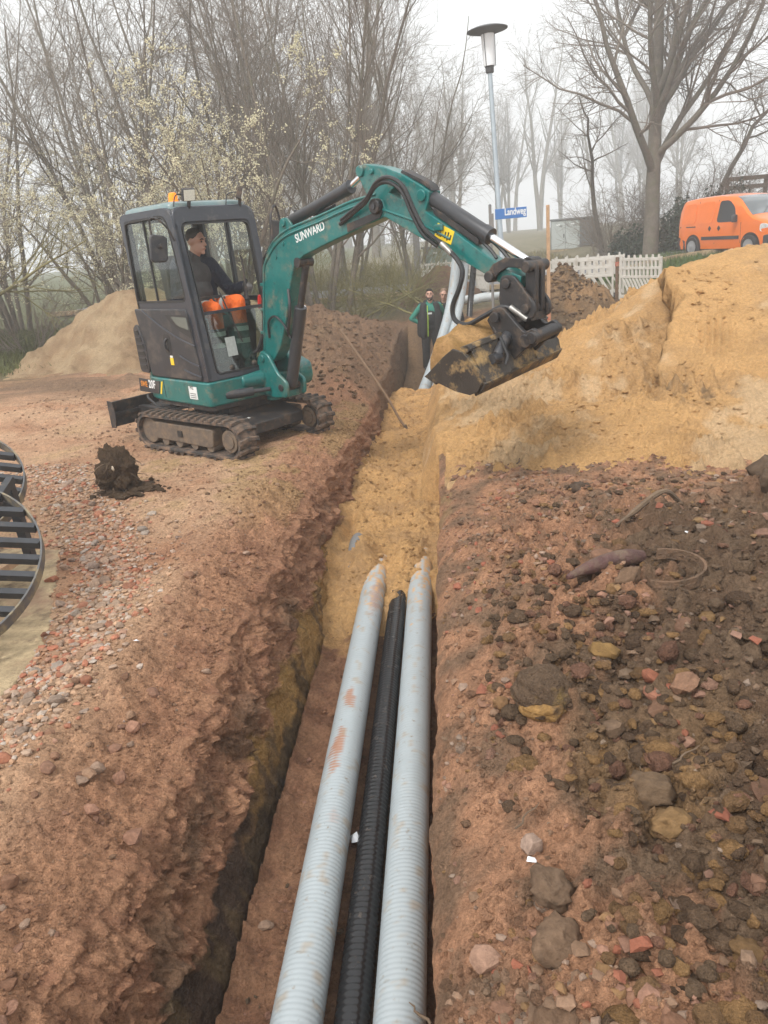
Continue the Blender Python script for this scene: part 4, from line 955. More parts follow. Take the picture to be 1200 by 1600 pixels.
def hyd(name, p0, pe, p1, rb_, rr_, parent):
    """barrel p0->pe, rod pe->p1"""
    p0, pe, p1 = Vector(p0), Vector(pe), Vector(p1); dv = (p1 - p0).normalized()
    m_ = MB(); m_.tube([p0 + dv * 0.03, p0 + dv * 0.05, pe - dv * 0.07, pe - dv * 0.068, pe, pe + dv * 0.004], [rb_ * 0.8, rb_, rb_, rb_ * 1.12, rb_ * 1.12, rb_ * 0.7], 20)
    m_.cyl(p0 + Vector((0, -0.05, 0)), p0 + Vector((0, 0.05, 0)), rb_ * 0.95)
    c_ = m_.build(name, M_barrel, parent)
    MB().cyl(pe - dv * 0.02, p1, rr_).build('cylinder_rod', M_chrome, c_)
    MB().cyl(p1 + Vector((0, -0.06, 0)), p1 + Vector((0, 0.06, 0)), rr_ * 1.7).build('rod_eye', M_black, c_)
    return c_
ac = hyd('arm_cylinder', (1.056, YB, 2.205), (1.955, YB, 2.432), (2.165, YB, 2.532), 0.052, 0.026, EX)
MB().tube(smooth_path([(1.12, YB + 0.03, 2.30), (1.35, YB + 0.03, 2.25), (1.6, YB + 0.0, 2.27), (1.75, YB - 0.02, 2.30)]), 0.014, 6).build('cylinder_hose', M_hose, ac)

# ---- arm
arm_p = [(2.128, 2.494), (2.150, 2.560), (2.20, 2.585), (2.432, 2.535), (2.634, 2.458), (2.827, 2.358), (2.912, 2.305), (2.895, 2.235), (2.86, 2.165), (3.05, 2.055), (3.433, 1.813), (3.627, 1.70), (3.757, 1.645), (3.745, 1.565), (3.66, 1.555),
         (3.276, 1.745), (3.066, 1.84), (2.738, 1.993), (2.42, 2.15), (2.32, 2.165), (2.262, 2.21), (2.235, 2.30)]
hole = [(2.475, 2.335), (2.535, 2.37), (2.60, 2.345), (2.70, 2.262), (2.60, 2.28)]
arm = empty('arm_tmp')
bpy.data.objects.remove(arm)
bmr = bmesh.new()
def _facehole(outer, inner, y):
    vs1 = [bmr.verts.new((p[0], y, p[1])) for p in outer]; vs2 = [bmr.verts.new((p[0], y, p[1])) for p in inner]
    es = [bmr.edges.new((vs1[i], vs1[(i + 1) % len(vs1)])) for i in range(len(vs1))] + [bmr.edges.new((vs2[i], vs2[(i + 1) % len(vs2)])) for i in range(len(vs2))]
    bmesh.ops.triangle_fill(bmr, use_beauty=True, use_dissolve=False, edges=es)
    return vs1, vs2
a1, h1 = _facehole(arm_p, hole, YB - 0.070); a2, h2 = _facehole(arm_p, hole, YB + 0.070)
for A_, B_ in ((a1, a2), (h1, h2)):
    for i in range(len(A_)): bmr.faces.new((A_[i], A_[(i + 1) % len(A_)], B_[(i + 1) % len(A_)], B_[i]))
bmesh.ops.recalc_face_normals(bmr, faces=bmr.faces)
ame = bpy.data.meshes.new('arm'); bmr.to_mesh(ame); bmr.free()
arm = link('arm', ame, M_teal, EX)
bv = arm.modifiers.new('bevel', 'BEVEL'); bv.width = 0.008; bv.segments = 2; bv.limit_method = 'ANGLE'; bv.angle_limit = R(50)
MB().tube([(2.36, YB - 0.073, 2.225), (2.75, YB - 0.073, 2.10), (3.10, YB - 0.073, 1.945)], 0.010, 6).build('weld_rib', M_teal, arm)
for (x, z, r_) in ((2.165, 2.532, 0.045), (2.835, 2.282, 0.045), (2.30, 2.515, 0.022)): MB().cyl((x, YB - 0.09, z), (x, YB + 0.09, z), r_).build('pin_boss', M_teal, arm, bevel=0.006)
MB().prism([(2.60, 2.475), (2.84, 2.36), (2.92, 2.31), (2.90, 2.35), (2.82, 2.40), (2.62, 2.49)], YB - 0.05, YB + 0.05, 'y').build('top_strip', M_black, arm)
SM = Matrix.Translation((3.045, YB - 0.0705, 1.985)) @ Matrix.Rotation(R(24.5), 4, 'Y')
sk = MB().box((0, -0.001, 0), (0.18, 0.003, 0.105), SM).build('warning_sticker', M_yellow, arm)
MB().prism([(-0.075, -0.035), (-0.02, -0.035), (-0.047, 0.03)], -0.0035, -0.0028, 'y', SM).build('sticker_print', M_blackprint, arm)
MB().prism([(-0.062, -0.028), (-0.033, -0.028), (-0.047, 0.012)], -0.0045, -0.0038, 'y', SM).build('sticker_print', M_yellow, arm)
for k, hh in enumerate((0.05, 0.065, 0.04)): MB().box((0.012 + k * 0.028, -0.003, -0.005), (0.013, 0.002, hh), SM).build('sticker_print', M_blackprint, arm)
hyd('bucket_cylinder', (2.835, YB, 2.282), (3.439, YB, 1.937), (3.806, YB, 1.728), 0.058, 0.030, EX)
vb = MB().box((3.00, YB - 0.083, 2.035), (0.09, 0.025, 0.05), Matrix.Identity(4)).build('valve_block', M_teal, arm, bevel=0.008)
MB().tube(smooth_path([(2.92, YB + 0.02, 2.20), (3.1, YB + 0.03, 2.07), (3.3, YB + 0.02, 1.99), (3.5, YB, 1.87), (3.62, YB - 0.02, 1.77)]), 0.015, 6).build('arm_hose', M_hose, arm)
MB().tube(smooth_path([(2.90, YB - 0.03, 2.19), (3.1, YB - 0.03, 2.04), (3.3, YB - 0.02, 1.955), (3.45, YB - 0.03, 1.85), (3.52, YB - 0.04, 1.78)]), 0.013, 6).build('arm_hose', M_hose, arm)
MB().prism([(2.93, 2.19), (3.36, 1.925), (3.35, 1.885), (2.92, 2.14)], YB - 0.045, YB + 0.045, 'y').build('cable_tray', M_black, arm)
# hoses looping over the boom joint and down to the coupler
HY = YB - 0.13
hp = [(1.90, HY + 0.03, 2.17), (2.15, HY, 2.26), (2.30, HY - 0.02, 2.32), (2.45, HY - 0.05, 2.42), (2.60, HY - 0.06, 2.44), (2.75, HY - 0.06, 2.36), (2.84, HY - 0.05, 2.18), (2.93, HY - 0.04, 2.03), (3.04, HY, 1.93)]
for off in (0.0, 0.032): MB().tube(smooth_path([(p[0] - off * 0.9, p[1] - 0.0 + off * 0.3, p[2] - off) for p in hp], 5), 0.017, 8).build('loop_hose', M_hose, EX)
hp = [(3.04, HY, 1.93), (3.12, HY, 1.87), (3.22, HY - 0.01, 1.79), (3.275, HY - 0.02, 1.70), (3.25, HY - 0.04, 1.58), (3.185, HY - 0.05, 1.45), (3.20, HY - 0.05, 1.345), (3.33, HY - 0.06, 1.31), (3.50, HY - 0.05, 1.38), (3.64, HY - 0.02, 1.44), (3.74, HY, 1.41), (3.82, HY + 0.02, 1.35)]
MB().tube(smooth_path(hp, 6), 0.019, 8).build('coupler_hose', M_hose, EX)
for (a_, b_) in (((3.06, HY, 1.915), (3.16, HY, 1.835)), ((3.70, HY - 0.005, 1.435), (3.83, HY + 0.02, 1.345))):
    MB().cyl(a_, b_, 0.023, n=12).build('hose_fitting', mat('zinc_fitting', (0.30, 0.29, 0.27), 0.4, 0.7, var=(20, 0.3)), EX)

# ---- links, tilting quick coupler
lk = MB()
cl_ = [(3.46, 1.67), (3.53, 1.745), (3.64, 1.785), (3.78, 1.775), (3.87, 1.74), (3.86, 1.68), (3.76, 1.71), (3.66, 1.715), (3.58, 1.68), (3.53, 1.625), (3.47, 1.62)]
for yy in (YB - 0.105, YB + 0.083): lk.prism(cl_, yy, yy + 0.022, 'y')
lk.build('rocker_link', M_black, EX, bevel=0.005)
for (x, z) in ((3.50, 1.655), (3.835, 1.715)): MB().cyl((x, YB - 0.13, z), (x, YB + 0.13, z), 0.042).build('link_pin', M_black, EX, bevel=0.008)
lk = MB()
for yy in (YB - 0.062, YB + 0.02): lk.prism(rquad([(3.79, 1.74), (3.88, 1.74), (3.87, 1.38), (3.78, 1.38)], 0.03, 3), yy, yy + 0.045, 'y')
lk.build('bucket_link', M_black, EX, bevel=0.006)
cp = empty('coupler', (0, 0, 0), 0, EX)
ck = MB(); cpoly = rquad([(3.60, 1.66), (3.72, 1.66), (3.90, 1.45), (3.90, 1.36), (3.68, 1.30), (3.58, 1.46)], 0.04, 3)
for yy in (YB - 0.115, YB + 0.085): ck.prism(cpoly, yy, yy + 0.03, 'y')
ck.box((3.74, YB, 1.36), (0.24, 0.20, 0.06)); ck.build('coupler_cheek', M_black, cp, bevel=0.006)
for (x, z) in ((3.66, 1.604), (3.825, 1.42)): MB().cyl((x, YB - 0.135, z), (x, YB + 0.135, z), 0.036).build('coupler_pin', M_black, cp, bevel=0.006)

# ---- ditching bucket, tilted 6 deg about the arm's axis: profile in XZ, width along y
TM = Matrix.Translation((3.62, YB, 1.12)) @ Matrix.Rotation(R(5.5), 4, 'X') @ Matrix.Translation((-3.62, -YB, -1.12))
Y0, Y1 = YB - 0.56, YB + 0.44
bk = empty('bucket', (0, 0, 0), 0, EX)
ear = MB(); ep = rquad([(3.56, 1.44), (3.66, 1.46), (3.84, 1.27), (3.92, 1.31), (3.97, 1.25), (3.93, 1.17), (3.84, 1.15), (3.72, 1.05), (3.62, 1.18), (3.52, 1.36)], 0.03, 3)
for yy in (YB - 0.155, YB + 0.115): ear.prism(ep, yy, yy + 0.04, 'y', TM)
ear.build('bucket_ear', M_black, bk, bevel=0.006)
for (x, z, r_) in ((3.60, 1.385, 0.040), (3.86, 1.215, 0.050), (3.92, 1.24, 0.045)): MB().cyl(TM @ Vector((x, YB - 0.185, z)), TM @ Vector((x, YB + 0.165, z)), r_).build('bucket_pin', M_black, bk, bevel=0.006)
ff = MB()
for k in range(5): ff.bar(TM @ Vector((3.50 + 0.012 * k, YB - 0.11 + 0.03 * k, 1.36 - 0.03 * k)), TM @ Vector((3.60 + 0.03 * k, YB - 0.16 + 0.02 * k, 1.26 - 0.035 * k)), 0.03, 0.03)
ff.build('tilt_fins', M_black, bk, bevel=0.005)
tcy = hyd('tilt_cylinder', TM @ Vector((3.72, YB - 0.36, 1.13)), TM @ Vector((3.68, YB - 0.12, 1.25)), TM @ Vector((3.66, YB + 0.02, 1.30)), 0.040, 0.020, bk)
# shell: tip -> floor -> rounded back -> top rear edge, as a plate with thickness
prof = [(3.215, 1.035), (3.30, 0.985), (3.48, 0.925), (3.62, 0.905), (3.70, 0.935), (3.745, 1.00), (3.735, 1.07), (3.68, 1.145), (3.60, 1.225), (3.565, 1.24)]
pin_ = [(3.225, 1.045), (3.31, 1.003), (3.49, 0.945), (3.615, 0.926), (3.685, 0.952), (3.722, 1.003), (3.714, 1.062), (3.663, 1.132), (3.588, 1.208), (3.555, 1.222)]
MB().prism(prof + pin_[::-1], Y0, Y1, 'y', TM).build('bucket_shell', M_bucket, bk, bevel=0.003)
side_p = [(3.215, 1.035), (3.30, 0.985), (3.48, 0.925), (3.62, 0.905), (3.70, 0.935), (3.745, 1.00), (3.735, 1.07), (3.68, 1.145), (3.60, 1.225), (3.50, 1.245), (3.40, 1.18)]
for yy in (Y0 - 0.020, Y1): MB().prism(side_p, yy, yy + 0.020, 'y', TM).build('end_plate', M_bucket, bk, bevel=0.004)
# reinforcing on the back: top rail, bottom rail, gusset plates either side of the ears
MB().prism([(3.61, 1.205), (3.665, 1.245), (3.635, 1.275), (3.555, 1.255)], Y0, Y1, 'y', TM).build('top_rail', M_bucket, bk, bevel=0.005)
MB().prism([(3.66, 0.895), (3.72, 0.925), (3.775, 1.0), (3.745, 1.01), (3.70, 0.945), (3.65, 0.915)], Y0 - 0.004, Y1 + 0.004, 'y', TM).build('wear_edge', M_bucket, bk, bevel=0.004)
MB().prism([(3.190, 1.020), (3.215, 1.037), (3.32, 0.985), (3.30, 0.962)], Y0 - 0.02, Y1 + 0.02, 'y', TM).build('cutting_edge', M_bucket, bk, bevel=0.004)
for ya, yb_ in ((Y0 + 0.015, Y0 + 0.33), (Y1 - 0.33, Y1 - 0.015)):
    g_ = MB(); g_.add([TM @ Vector(p) for p in ((3.77, ya, 0.985), (3.77, yb_, 0.985), (3.645, yb_, 1.262), (3.645, ya, 1.262), (3.755, ya, 0.975), (3.755, yb_, 0.975), (3.63, yb_, 1.255), (3.63, ya, 1.255))], [(0, 1, 2, 3), (7, 6, 5, 4), (0, 4, 5, 1), (1, 5, 6, 2), (2, 6, 7, 3), (3, 7, 4, 0)])
    g_.build('back_plate', M_bucket, bk, bevel=0.003)
MB().tube([TM @ Vector(p) for p in ((3.72, YB - 0.28, 1.27), (3.79, YB - 0.30, 1.14), (3.785, YB - 0.33, 1.08))], 0.012, 6).build('bucket_hose', M_hose, bk)
# sand lying in the bucket and clinging to its lip: a thing of its own, world placed
EXM = Matrix.Translation((-2.36, 8.26, 0)) @ Matrix.Rotation(R(-41), 4, 'Z')
nu, nv = 60, 26
UU, VV = np.meshgrid(np.linspace(0, 1, nu), np.linspace(0, 1, nv), indexing='ij')
yy_ = Y0 + 0.01 + (Y1 - Y0 - 0.02) * UU
a_ = np.array([3.235, 1.035]); b_ = np.array([3.560, 1.205])
bul = 0.20 * np.sin(np.pi * VV) ** 0.7 * (0.75 + 0.5 * np.sin(np.pi * UU) ** 0.5) + 0.03 * fbm(UU * 6, VV * 2, 1.5, 4, 301)
xx_ = a_[0] + (b_[0] - a_[0]) * VV - bul * 0.45; zz_ = a_[1] + (b_[1] - a_[1]) * VV + bul * 0.85
P_ = np.stack([xx_, yy_, zz_], -1).reshape(-1, 3)
bot = np.stack([np.where(VV < 0.5, 3.28 + (3.66 - 3.28) * VV * 2, 3.66 - (3.66 - 3.57) * (VV - 0.5) * 2), yy_, np.where(VV < 0.5, 1.02 - 0.06 * VV * 2, 0.96 + (1.19 - 0.96) * (VV - 0.5) * 2)], -1).reshape(-1, 3)
MW = np.array((EXM @ TM))
tf = lambda A: (np.c_[A, np.ones(len(A))] @ MW.T)[:, :3]
top_, bot_ = tf(P_), tf(bot)
V_ = np.concatenate([top_, bot_]); q1 = grid_quads(nu, nv); q2 = grid_quads(nu, nv)[:, ::-1] + nu * nv
idx = np.arange(nu * nv).reshape(nu, nv)
rim = np.concatenate([idx[:, 0], idx[-1, 1:], idx[::-1, -1][1:], idx[0, ::-1][1:-1]])
q3 = np.stack([rim, np.roll(rim, -1), np.roll(rim, -1) + nu * nv, rim + nu * nv], -1)
me = fast_mesh('sand_load', V_, np.concatenate([q1, q2, q3]), smooth=True, col=mixc(np.zeros((len(V_), 3)) + C_SAND * 0.92, (0.36, 0.21, 0.075), np.clip(0.4 + fbm(V_[:, 0], V_[:, 1], 6, 3, 302), 0, 1)))
tag(link('sand_load', me, M_sand), 'load of yellow sand heaped in the excavator bucket', 'sand')

# ================================================================ PIPES
def pipe(name, pts, r, mats, label, rib=0.024, amp=0.0014, dense_to=7.2, n=28, seg=14, mud=()):
    P = np.array([tuple(p) for p in smooth_path(pts, seg)])
    d = np.r_[0, np.cumsum(np.linalg.norm(np.diff(P, axis=0), axis=1))]
    def at(s): return np.stack([np.interp(s, d, P[:, k]) for k in range(3)], -1)
    # ribbed rings where one can see them, plain rings where buried
    ss, rr = [], []
    s = 0.0; tot = d[-1]
    while s < tot:
        y = np.interp(s, d, P[:, 1])
        if y < dense_to or y > 12.9:
            st = rib if y < dense_to else rib * 2.2
            ss += [s, s + st * 0.30, s + st * 0.5, s + st * 0.80]; rr += [r, r, r - amp, r - amp]; s += st
        else:
            ss.append(s); rr.append(r); s += 0.2
    ss = np.array(ss); rr = np.array(rr); C_ = at(ss); T = at(ss + 0.05) - at(ss - 0.05)
    T /= np.linalg.norm(T, axis=1)[:, None]
    u = np.cross(T, [0, 0, 1.0]); u /= np.maximum(np.linalg.norm(u, axis=1), 1e-6)[:, None]; w = np.cross(T, u)
    a = np.linspace(0, 2 * np.pi, n, endpoint=False)
    V = C_[:, None] + rr[:, None, None] * (np.cos(a)[None, :, None] * u[:, None] + np.sin(a)[None, :, None] * w[:, None])
    # grey plastic with smears of dried mud on its back
    yy = V[..., 1]; up_ = (V[..., 2] - C_[:, None, 2]) / r; sx = (V[..., 0] - C_[:, None, 0]) / r
    c = np.zeros(yy.shape + (3,)) + np.array((0.350, 0.390, 0.405))
    nn = fbm(yy * 1.0, sx * 0.22 + up_ * 0.05, 7.0, 4, int(r * 900) + len(pts) * 3 + int(abs(pts[0][0]) * 50), 0.6)
    for yc, hw, sc_, sw, ro_ in mud:
        msk = sst(0.25, 0.6, 1.1 - ((yy - yc) / hw) ** 2 - ((sx - sc_) / sw) ** 2 + 0.75 * nn + 0.35 * np.sin(yy * 2 * math.pi / rib)) * (up_ > 0)
        c = mixc(c, (0.34, 0.165, 0.095), msk * ro_)
    sn = fbm(yy * 1.0, sx * 0.3, 11.0, 4, 55, 0.65)
    c = mixc(c, C_SAND * 0.9, sst(0.0, 0.25, sn * 0.9 + (yy - 5.75) * 0.9) * (yy < 9) * (up_ > 0.1) * 0.9)
    c = mixc(c, (0.33, 0.27, 0.20), sst(0.45, 0.75, nn) * 0.6)
    me = fast_mesh(name, V.reshape(-1, 3), grid_quads(len(ss), n, True), smooth=True, col=c.reshape(-1, 3))
    o = link(name, me, mats)
    return tag(o, label, 'pipe', 'corrugated conduits laid in the trench')
pipe('conduit', [(-0.69, -1.5, -0.755), (-0.69, 1.98, -0.75), (-0.69, 5.83, -0.75), (-0.66, 9, -0.755), (-0.45, 13.2, -0.70), (-0.20, 15.0, -0.36), (0.02, 16.3, 0.05), (0.17, 16.8, 0.45), (0.29, 17.0, 0.95), (0.40, 17.1, 1.60)], 0.100, M_pipe, 'grey ribbed conduit nearest the left trench wall, smeared with red mud', mud=((3.55, 0.20, -0.25, 0.45, 0.9), (4.05, 0.13, 0.0, 0.35, 0.85), (5.5, 0.35, 0.45, 0.45, 0.6), (3.0, 0.10, 0.2, 0.3, 0.3)))
pipe('conduit', [(-0.302, -1.5, -0.755), (-0.302, 1.98, -0.75), (-0.302, 6.18, -0.75), (-0.30, 9, -0.755), (-0.22, 13.2, -0.72), (0.0, 15.0, -0.44), (0.21, 16.4, 0.02), (0.36, 16.95, 0.45), (0.48, 17.2, 0.95), (0.58, 17.3, 1.55)], 0.100, M_pipe, 'clean grey ribbed conduit tight against the right trench wall')
pipe('conduit', [(-0.49, -1.5, -0.79), (-0.486, 2.0, -0.785), (-0.484, 5.8, -0.785), (-0.48, 9, -0.79), (-0.32, 13.2, -0.76), (0.20, 15.6, -0.55), (0.55, 17.6, -0.20), (0.66, 18.2, 0.40), (0.80, 18.35, 1.35)], 0.070, M_pipeblack, 'thin glossy black ribbed conduit between the two grey ones', rib=0.03, amp=0.0022)
def bedz(x, y):
    i = int(np.clip((y - 5.05) / 8.85 * 479, 0, 479)); t_ = (x - xa[i, 0]) / (xz[i, 0] - xa[i, 0]); k = int(np.clip(t_ * 79, 1, 77))
    return float(Zb[max(0, i - 3):i + 4, k - 1:k + 2].mean())
pipe('conduit', [(-0.90, 5.6, bedz(-0.90, 5.6) - 0.14), (-0.89, 6.1, bedz(-0.89, 6.1) - 0.075), (-0.885, 6.3, bedz(-0.885, 6.3) - 0.022), (-0.88, 6.5, bedz(-0.88, 6.5) - 0.018), (-0.875, 6.75, bedz(-0.875, 6.75) - 0.08), (-0.87, 7.3, bedz(-0.87, 7.3) - 0.13), (-0.86, 8.2, bedz(-0.86, 8.2) - 0.14)], 0.055, M_pipedark, 'thin grey conduit barely showing through the sand at left', dense_to=20)
for k, (a_, b_, r_, lb) in enumerate((((0.75, 20.6, 0.16), (3.0, 22.8, 0.30), 0.10, 'grey pipe lying on the ground beside the lamp post, nearer of two'), ((0.55, 21.3, 0.17), (3.6, 23.9, 0.34), 0.10, 'grey pipe lying on the ground beyond the lamp post, farther of two'))):
    pts = [Vector(a_).lerp(Vector(b_), t_) for t_ in np.linspace(0, 1, 40)]
    for p_ in pts: p_.z = float(ground_z(np.array([p_.x]), np.array([p_.y]))[0]) + 0.22
    pm = MB(); path = []; rad = []
    for i, p_ in enumerate(pts): path.append(p_); rad.append(r_)
    pm.tube(path, rad, 16, cap=False); pm.tube(path[::-1], [r_ * 0.9] * len(rad), 16, cap=False)
    tag(pm.build('pipe', M_pipeplain), lb, 'pipe')

# ================================================================ STREET FURNITURE
L_ = empty('street_lamp', (1.44, 18.0, 0.0)); L_.rotation_euler = (0, R(-2.1), 0)
tag(L_, 'tall galvanised street lamp with flat round cap and frosted cylinder', 'street lamp')
MB().lathe([(0.085, -0.3), (0.085, 0.75), (0.062, 0.85), (0.045, 5.0)], 18).build('post', M_galv, L_)
MB().lathe([(0.07, 4.98), (0.085, 5.0), (0.085, 5.08), (0.10, 5.10), (0.06, 5.12)], 18).build('collar', M_lampcap, L_)
MB().lathe([(0.115, 5.11), (0.125, 5.35), (0.135, 5.68)], 22).build('glass_cylinder', M_opal, L_)
MB().lathe([(0.03, 5.11), (0.03, 5.70)], 10).build('lamp_tube', M_white, L_)
for k in range(3):
    a = 2.0 + k * 2 * math.pi / 3
    MB().tube([(0.125 * math.cos(a), 0.125 * math.sin(a), 5.10), (0.145 * math.cos(a), 0.145 * math.sin(a), 5.70)], 0.008, 6).build('rod', M_lampcap, L_)
MB().lathe([(0.16, 5.68), (0.41, 5.745), (0.415, 5.76), (0.30, 5.80), (0.10, 5.84), (0.02, 5.85)], 30).build('cap', M_lampcap, L_)

S_ = empty('street_sign', (1.10, 17.0, 0.0)); tag(S_, 'blue street name sign reading Landweg on a thin grey post', 'sign')
MB().cyl((0, 0, -0.2), (0, 0, 2.42), 0.030).build('post', M_postdark, S_)
MB().box((0.42, -0.01, 2.245), (0.64, 0.025, 0.20)).build('plate', M_signblue, S_, bevel=0.004)
text('lettering', 'Landweg', 0.185, Matrix.Translation((0.29, -0.0245, 2.178)) @ Matrix.Rotation(R(90), 4, 'X'), M_white, S_, 0.001, 0, 0.66, 0.004)
MB().box((0.02, -0.015, 2.10), (0.10, 0.04, 0.34)).build('bracket', M_postdark, S_)
MB().lathe([(0.034, 2.42), (0.02, 2.45)], 10).build('post_cap', M_lampcap, S_)

K_ = empty('wooden_stake', (1.86, 14.0, 0.3)); tag(K_, 'tall raw wooden stake standing in the dark earth heap', 'stake')
MB().box((0.008, 0, 0.98), (0.055, 0.05, 2.0)).build('timber', M_wood, K_, bevel=0.004)
MB().box((0.008, -0.002, 0.20), (0.058, 0.054, 0.20)).build('painted_foot', mat('faded_red_paint', (0.42, 0.12, 0.08), 0.8, grime=((0.42, 0.27, 0.16), 14, 0.45, 0.6)), K_)

H_ = empty('shovel', (-0.585, 10.25, -0.56)); tag(H_, 'shovel standing in the trench sand, its brown handle leaning left', 'shovel')
p0, p1 = Vector((0, 0, 0.10)), Vector((-0.79, 0.25, 1.44))
MB().tube(smooth_path([p0 + Vector((0.03, 0, -0.03)), p0.lerp(p1, 0.08), p0.lerp(p1, 0.35) + Vector((0.02, 0, 0.015)), p1]), 0.018, 8).build('handle', M_handle, H_)
MB().tube([p0 + Vector((0.05, 0, -0.12)), p0 + Vector((0.0, 0, 0.03))], [0.024, 0.024], 8).build('socket', M_mudsteel, H_)
MB().prism(rquad([(-0.10, -0.02), (0.10, -0.02), (0.09, -0.22), (0, -0.30), (-0.09, -0.22)], 0.03, 3), -0.004, 0.004, 'y', Matrix.Translation(p0 + Vector((0.05, 0, -0.08)))).build('blade', M_mudsteel, H_)

# ---- electricity cabinets
def cabinet(name, loc, rz, w, dpt, hgt, mbody, mside, ndoor, label):
    r_ = empty(name, loc, rz); tag(r_, label, 'cabinet')
    MB().box((0, 0, hgt / 2), (w, dpt, hgt)).build('body', mside, r_, bevel=0.01)
    MB().box((0, 0, hgt + 0.05), (w + 0.16, dpt + 0.16, 0.09)).build('roof', M_cabinetd, r_, bevel=0.02)
    MB().box((0, 0, 0.03), (w + 0.04, dpt + 0.04, 0.12)).build('plinth', M_concrete, r_)
    dw = (w - 0.10) / ndoor
    for k in range(ndoor):
        x = -w / 2 + 0.05 + dw * (k + 0.5)
        dr = MB().box((x, -dpt / 2 - 0.012, hgt / 2 + 0.04), (dw - 0.025, 0.03, hgt - 0.14)).build('door', mbody, r_, bevel=0.006)
        MB().box((x + dw * 0.40, -dpt / 2 - 0.045, hgt * 0.5), (0.035, 0.035, 0.20)).build('handle', M_blackprint, dr)
        MB().box((x, -dpt / 2 - 0.030, hgt - 0.22), (0.20, 0.006, 0.07)).build('label_plate', M_white, dr)
        for q in range(3): MB().box((x + dw * 0.18, -dpt / 2 - 0.030, hgt * 0.80 + q * 0.03), (0.18, 0.006, 0.012)).build('vent_slot', M_blackprint, dr)
    return r_
gz = lambda x, y: float(ground_z(np.array([float(x)]), np.array([float(y)]))[0])
cabinet('electric_cabinet', (7.4, 45.0, gz(7, 45) - 0.1), R(-32), 1.7, 2.3, 1.55, M_cabinet, M_cabinetd, 2, 'pale grey two door electricity cabinet behind the white barriers')
cabinet('electric_cabinet', (0.55, 41.0, gz(.5, 41) - 0.1), R(-14), 2.4, 1.3, 1.28, M_cabinetg, M_cabinetg, 2, 'dull green electricity cabinet behind the brown conical heap')
P2 = empty('utility_pole', (-1.05, 40.2, gz(-1, 40) - 0.1)); tag(P2, 'slim grey square pole left of the green cabinet', 'pole')
MB().box((0, 0, 1.6), (0.36, 0.3, 3.2), taper=0.8).build('shaft', M_postdark, P2, bevel=0.02); MB().box((0, 0, 3.22), (0.40, 0.34, 0.06)).build('cap', M_cabinetd, P2)

# ---- white plastic site barriers
def make_barrier(a_, b_, label, group, lean=0.0):
    a_, b_ = Vector(a_), Vector(b_); d_ = b_ - a_; L = d_.length; ang = math.atan2(d_.y, d_.x)
    r_ = empty('site_barrier', a_, ang); r_.rotation_euler = (lean, 0, ang); tag(r_, label, 'barrier', group)
    w_ = 0.045
    MB().box((L / 2, 0, 1.0), (L, w_, 0.07)).build('top_rail', M_barrier, r_, bevel=0.006)
    for k in range(7):
        x = L * (k + 0.5) / 7; MB().box((x, 0, 1.065), (0.055, w_ * 0.9, 0.075), taper=0.7).build('knob', M_barrier, r_)
    MB().box((L / 2, 0, 0.60), (L, w_, 0.06)).build('middle_rail', M_barrier, r_, bevel=0.006)
    MB().box((L / 2, 0, 0.80), (L, w_ * 0.9, 0.06)).build('middle_rail', M_barrier, r_, bevel=0.006)
    MB().box((L / 2, 0, 0.14), (L, w_, 0.07)).build('bottom_rail', M_barrier, r_, bevel=0.006)
    for x in (0.025, L - 0.025): MB().box((x, 0, 0.56), (0.05, w_ * 1.05, 0.98)).build('end_post', M_barrier, r_, bevel=0.006)
    m_ = 11
    for row in (0.70, 0.90):
        for k in range(m_):
            x = L * (k + 0.5) / m_ + 0.0
            MB().box((x, 0, row), (L / m_ * 0.45, w_ * 0.8, 0.155)).build('web', M_barrier, r_)
    for k in range(9):
        x = 0.10 + (L - 0.42) * k / 8; MB().bar((x, 0, 0.57), (x + 0.24, 0, 0.17), w_ * 0.8, 0.045, up=(0, 1, 0)).build('slat', M_barrier, r_)
    for x in (0.25, L - 0.25):
        MB().box((x, 0, 0.045), (0.12, 0.50, 0.07)).build('foot', M_tyre, r_, bevel=0.01)
    return r_
make_barrier((2.55, 20.75, gz(2.6, 20.7)), (4.30, 20.25, gz(4.3, 20.2)), 'white slotted site barrier left of the corner post, front one', 'white site barriers')
make_barrier((2.95, 21.45, gz(2.9, 21.4) + .03), (4.75, 21.1, gz(4.7, 21.1) + .03), 'white slotted site barrier standing behind the front left one', 'white site barriers', 0.03)
make_barrier((4.40, 20.05, gz(4.4, 20.0)), (5.12, 19.0, gz(5.1, 19.0)), 'white slotted site barrier right of the corner post, beside the sand heap', 'white site barriers')
make_barrier((-0.62, 27.0, gz(-.6, 27.0)), (1.1, 26.6, gz(1.1, 26.6)), 'distant white site barrier half hidden by the conical heap', 'white site barriers')
make_barrier((1.2, 26.5, gz(1.2, 26.5)), (1.5, 25.0, gz(1.5, 25.0)), 'distant white site barrier seen end on beside the standing pipes', 'white site barriers')
cpz = gz(4.35, 20.1)
cpo = empty('barrier_post', (4.35, 20.12, cpz)); tag(cpo, 'worn square post where the front white barriers meet', 'post')
MB().box((0, 0, 0.53), (0.07, 0.07, 1.06)).build('shaft', M_strap, cpo, bevel=0.004); MB().box((0, 0, 0.90), (0.085, 0.085, 0.10)).build('clamp', mat('faded_red_paint'), cpo)

# ---- timber rack beyond the van
tr_ = empty('timber_rack', (11.6, 32.0, gz(11.6, 32.0))); tag(tr_, 'dark weathered timber rack beyond the orange van', 'rack')
for x in (-0.7, 0.7, 1.9): MB().box((x, 0, 1.2), (0.12, 0.12, 2.4)).build('post', M_darkwood, tr_)
for k, z in enumerate((1.25, 1.75, 2.1, 2.4)): MB().box((0.6, -0.08, z), (2.8, 0.05, 0.15)).build('rail', M_darkwood, tr_)

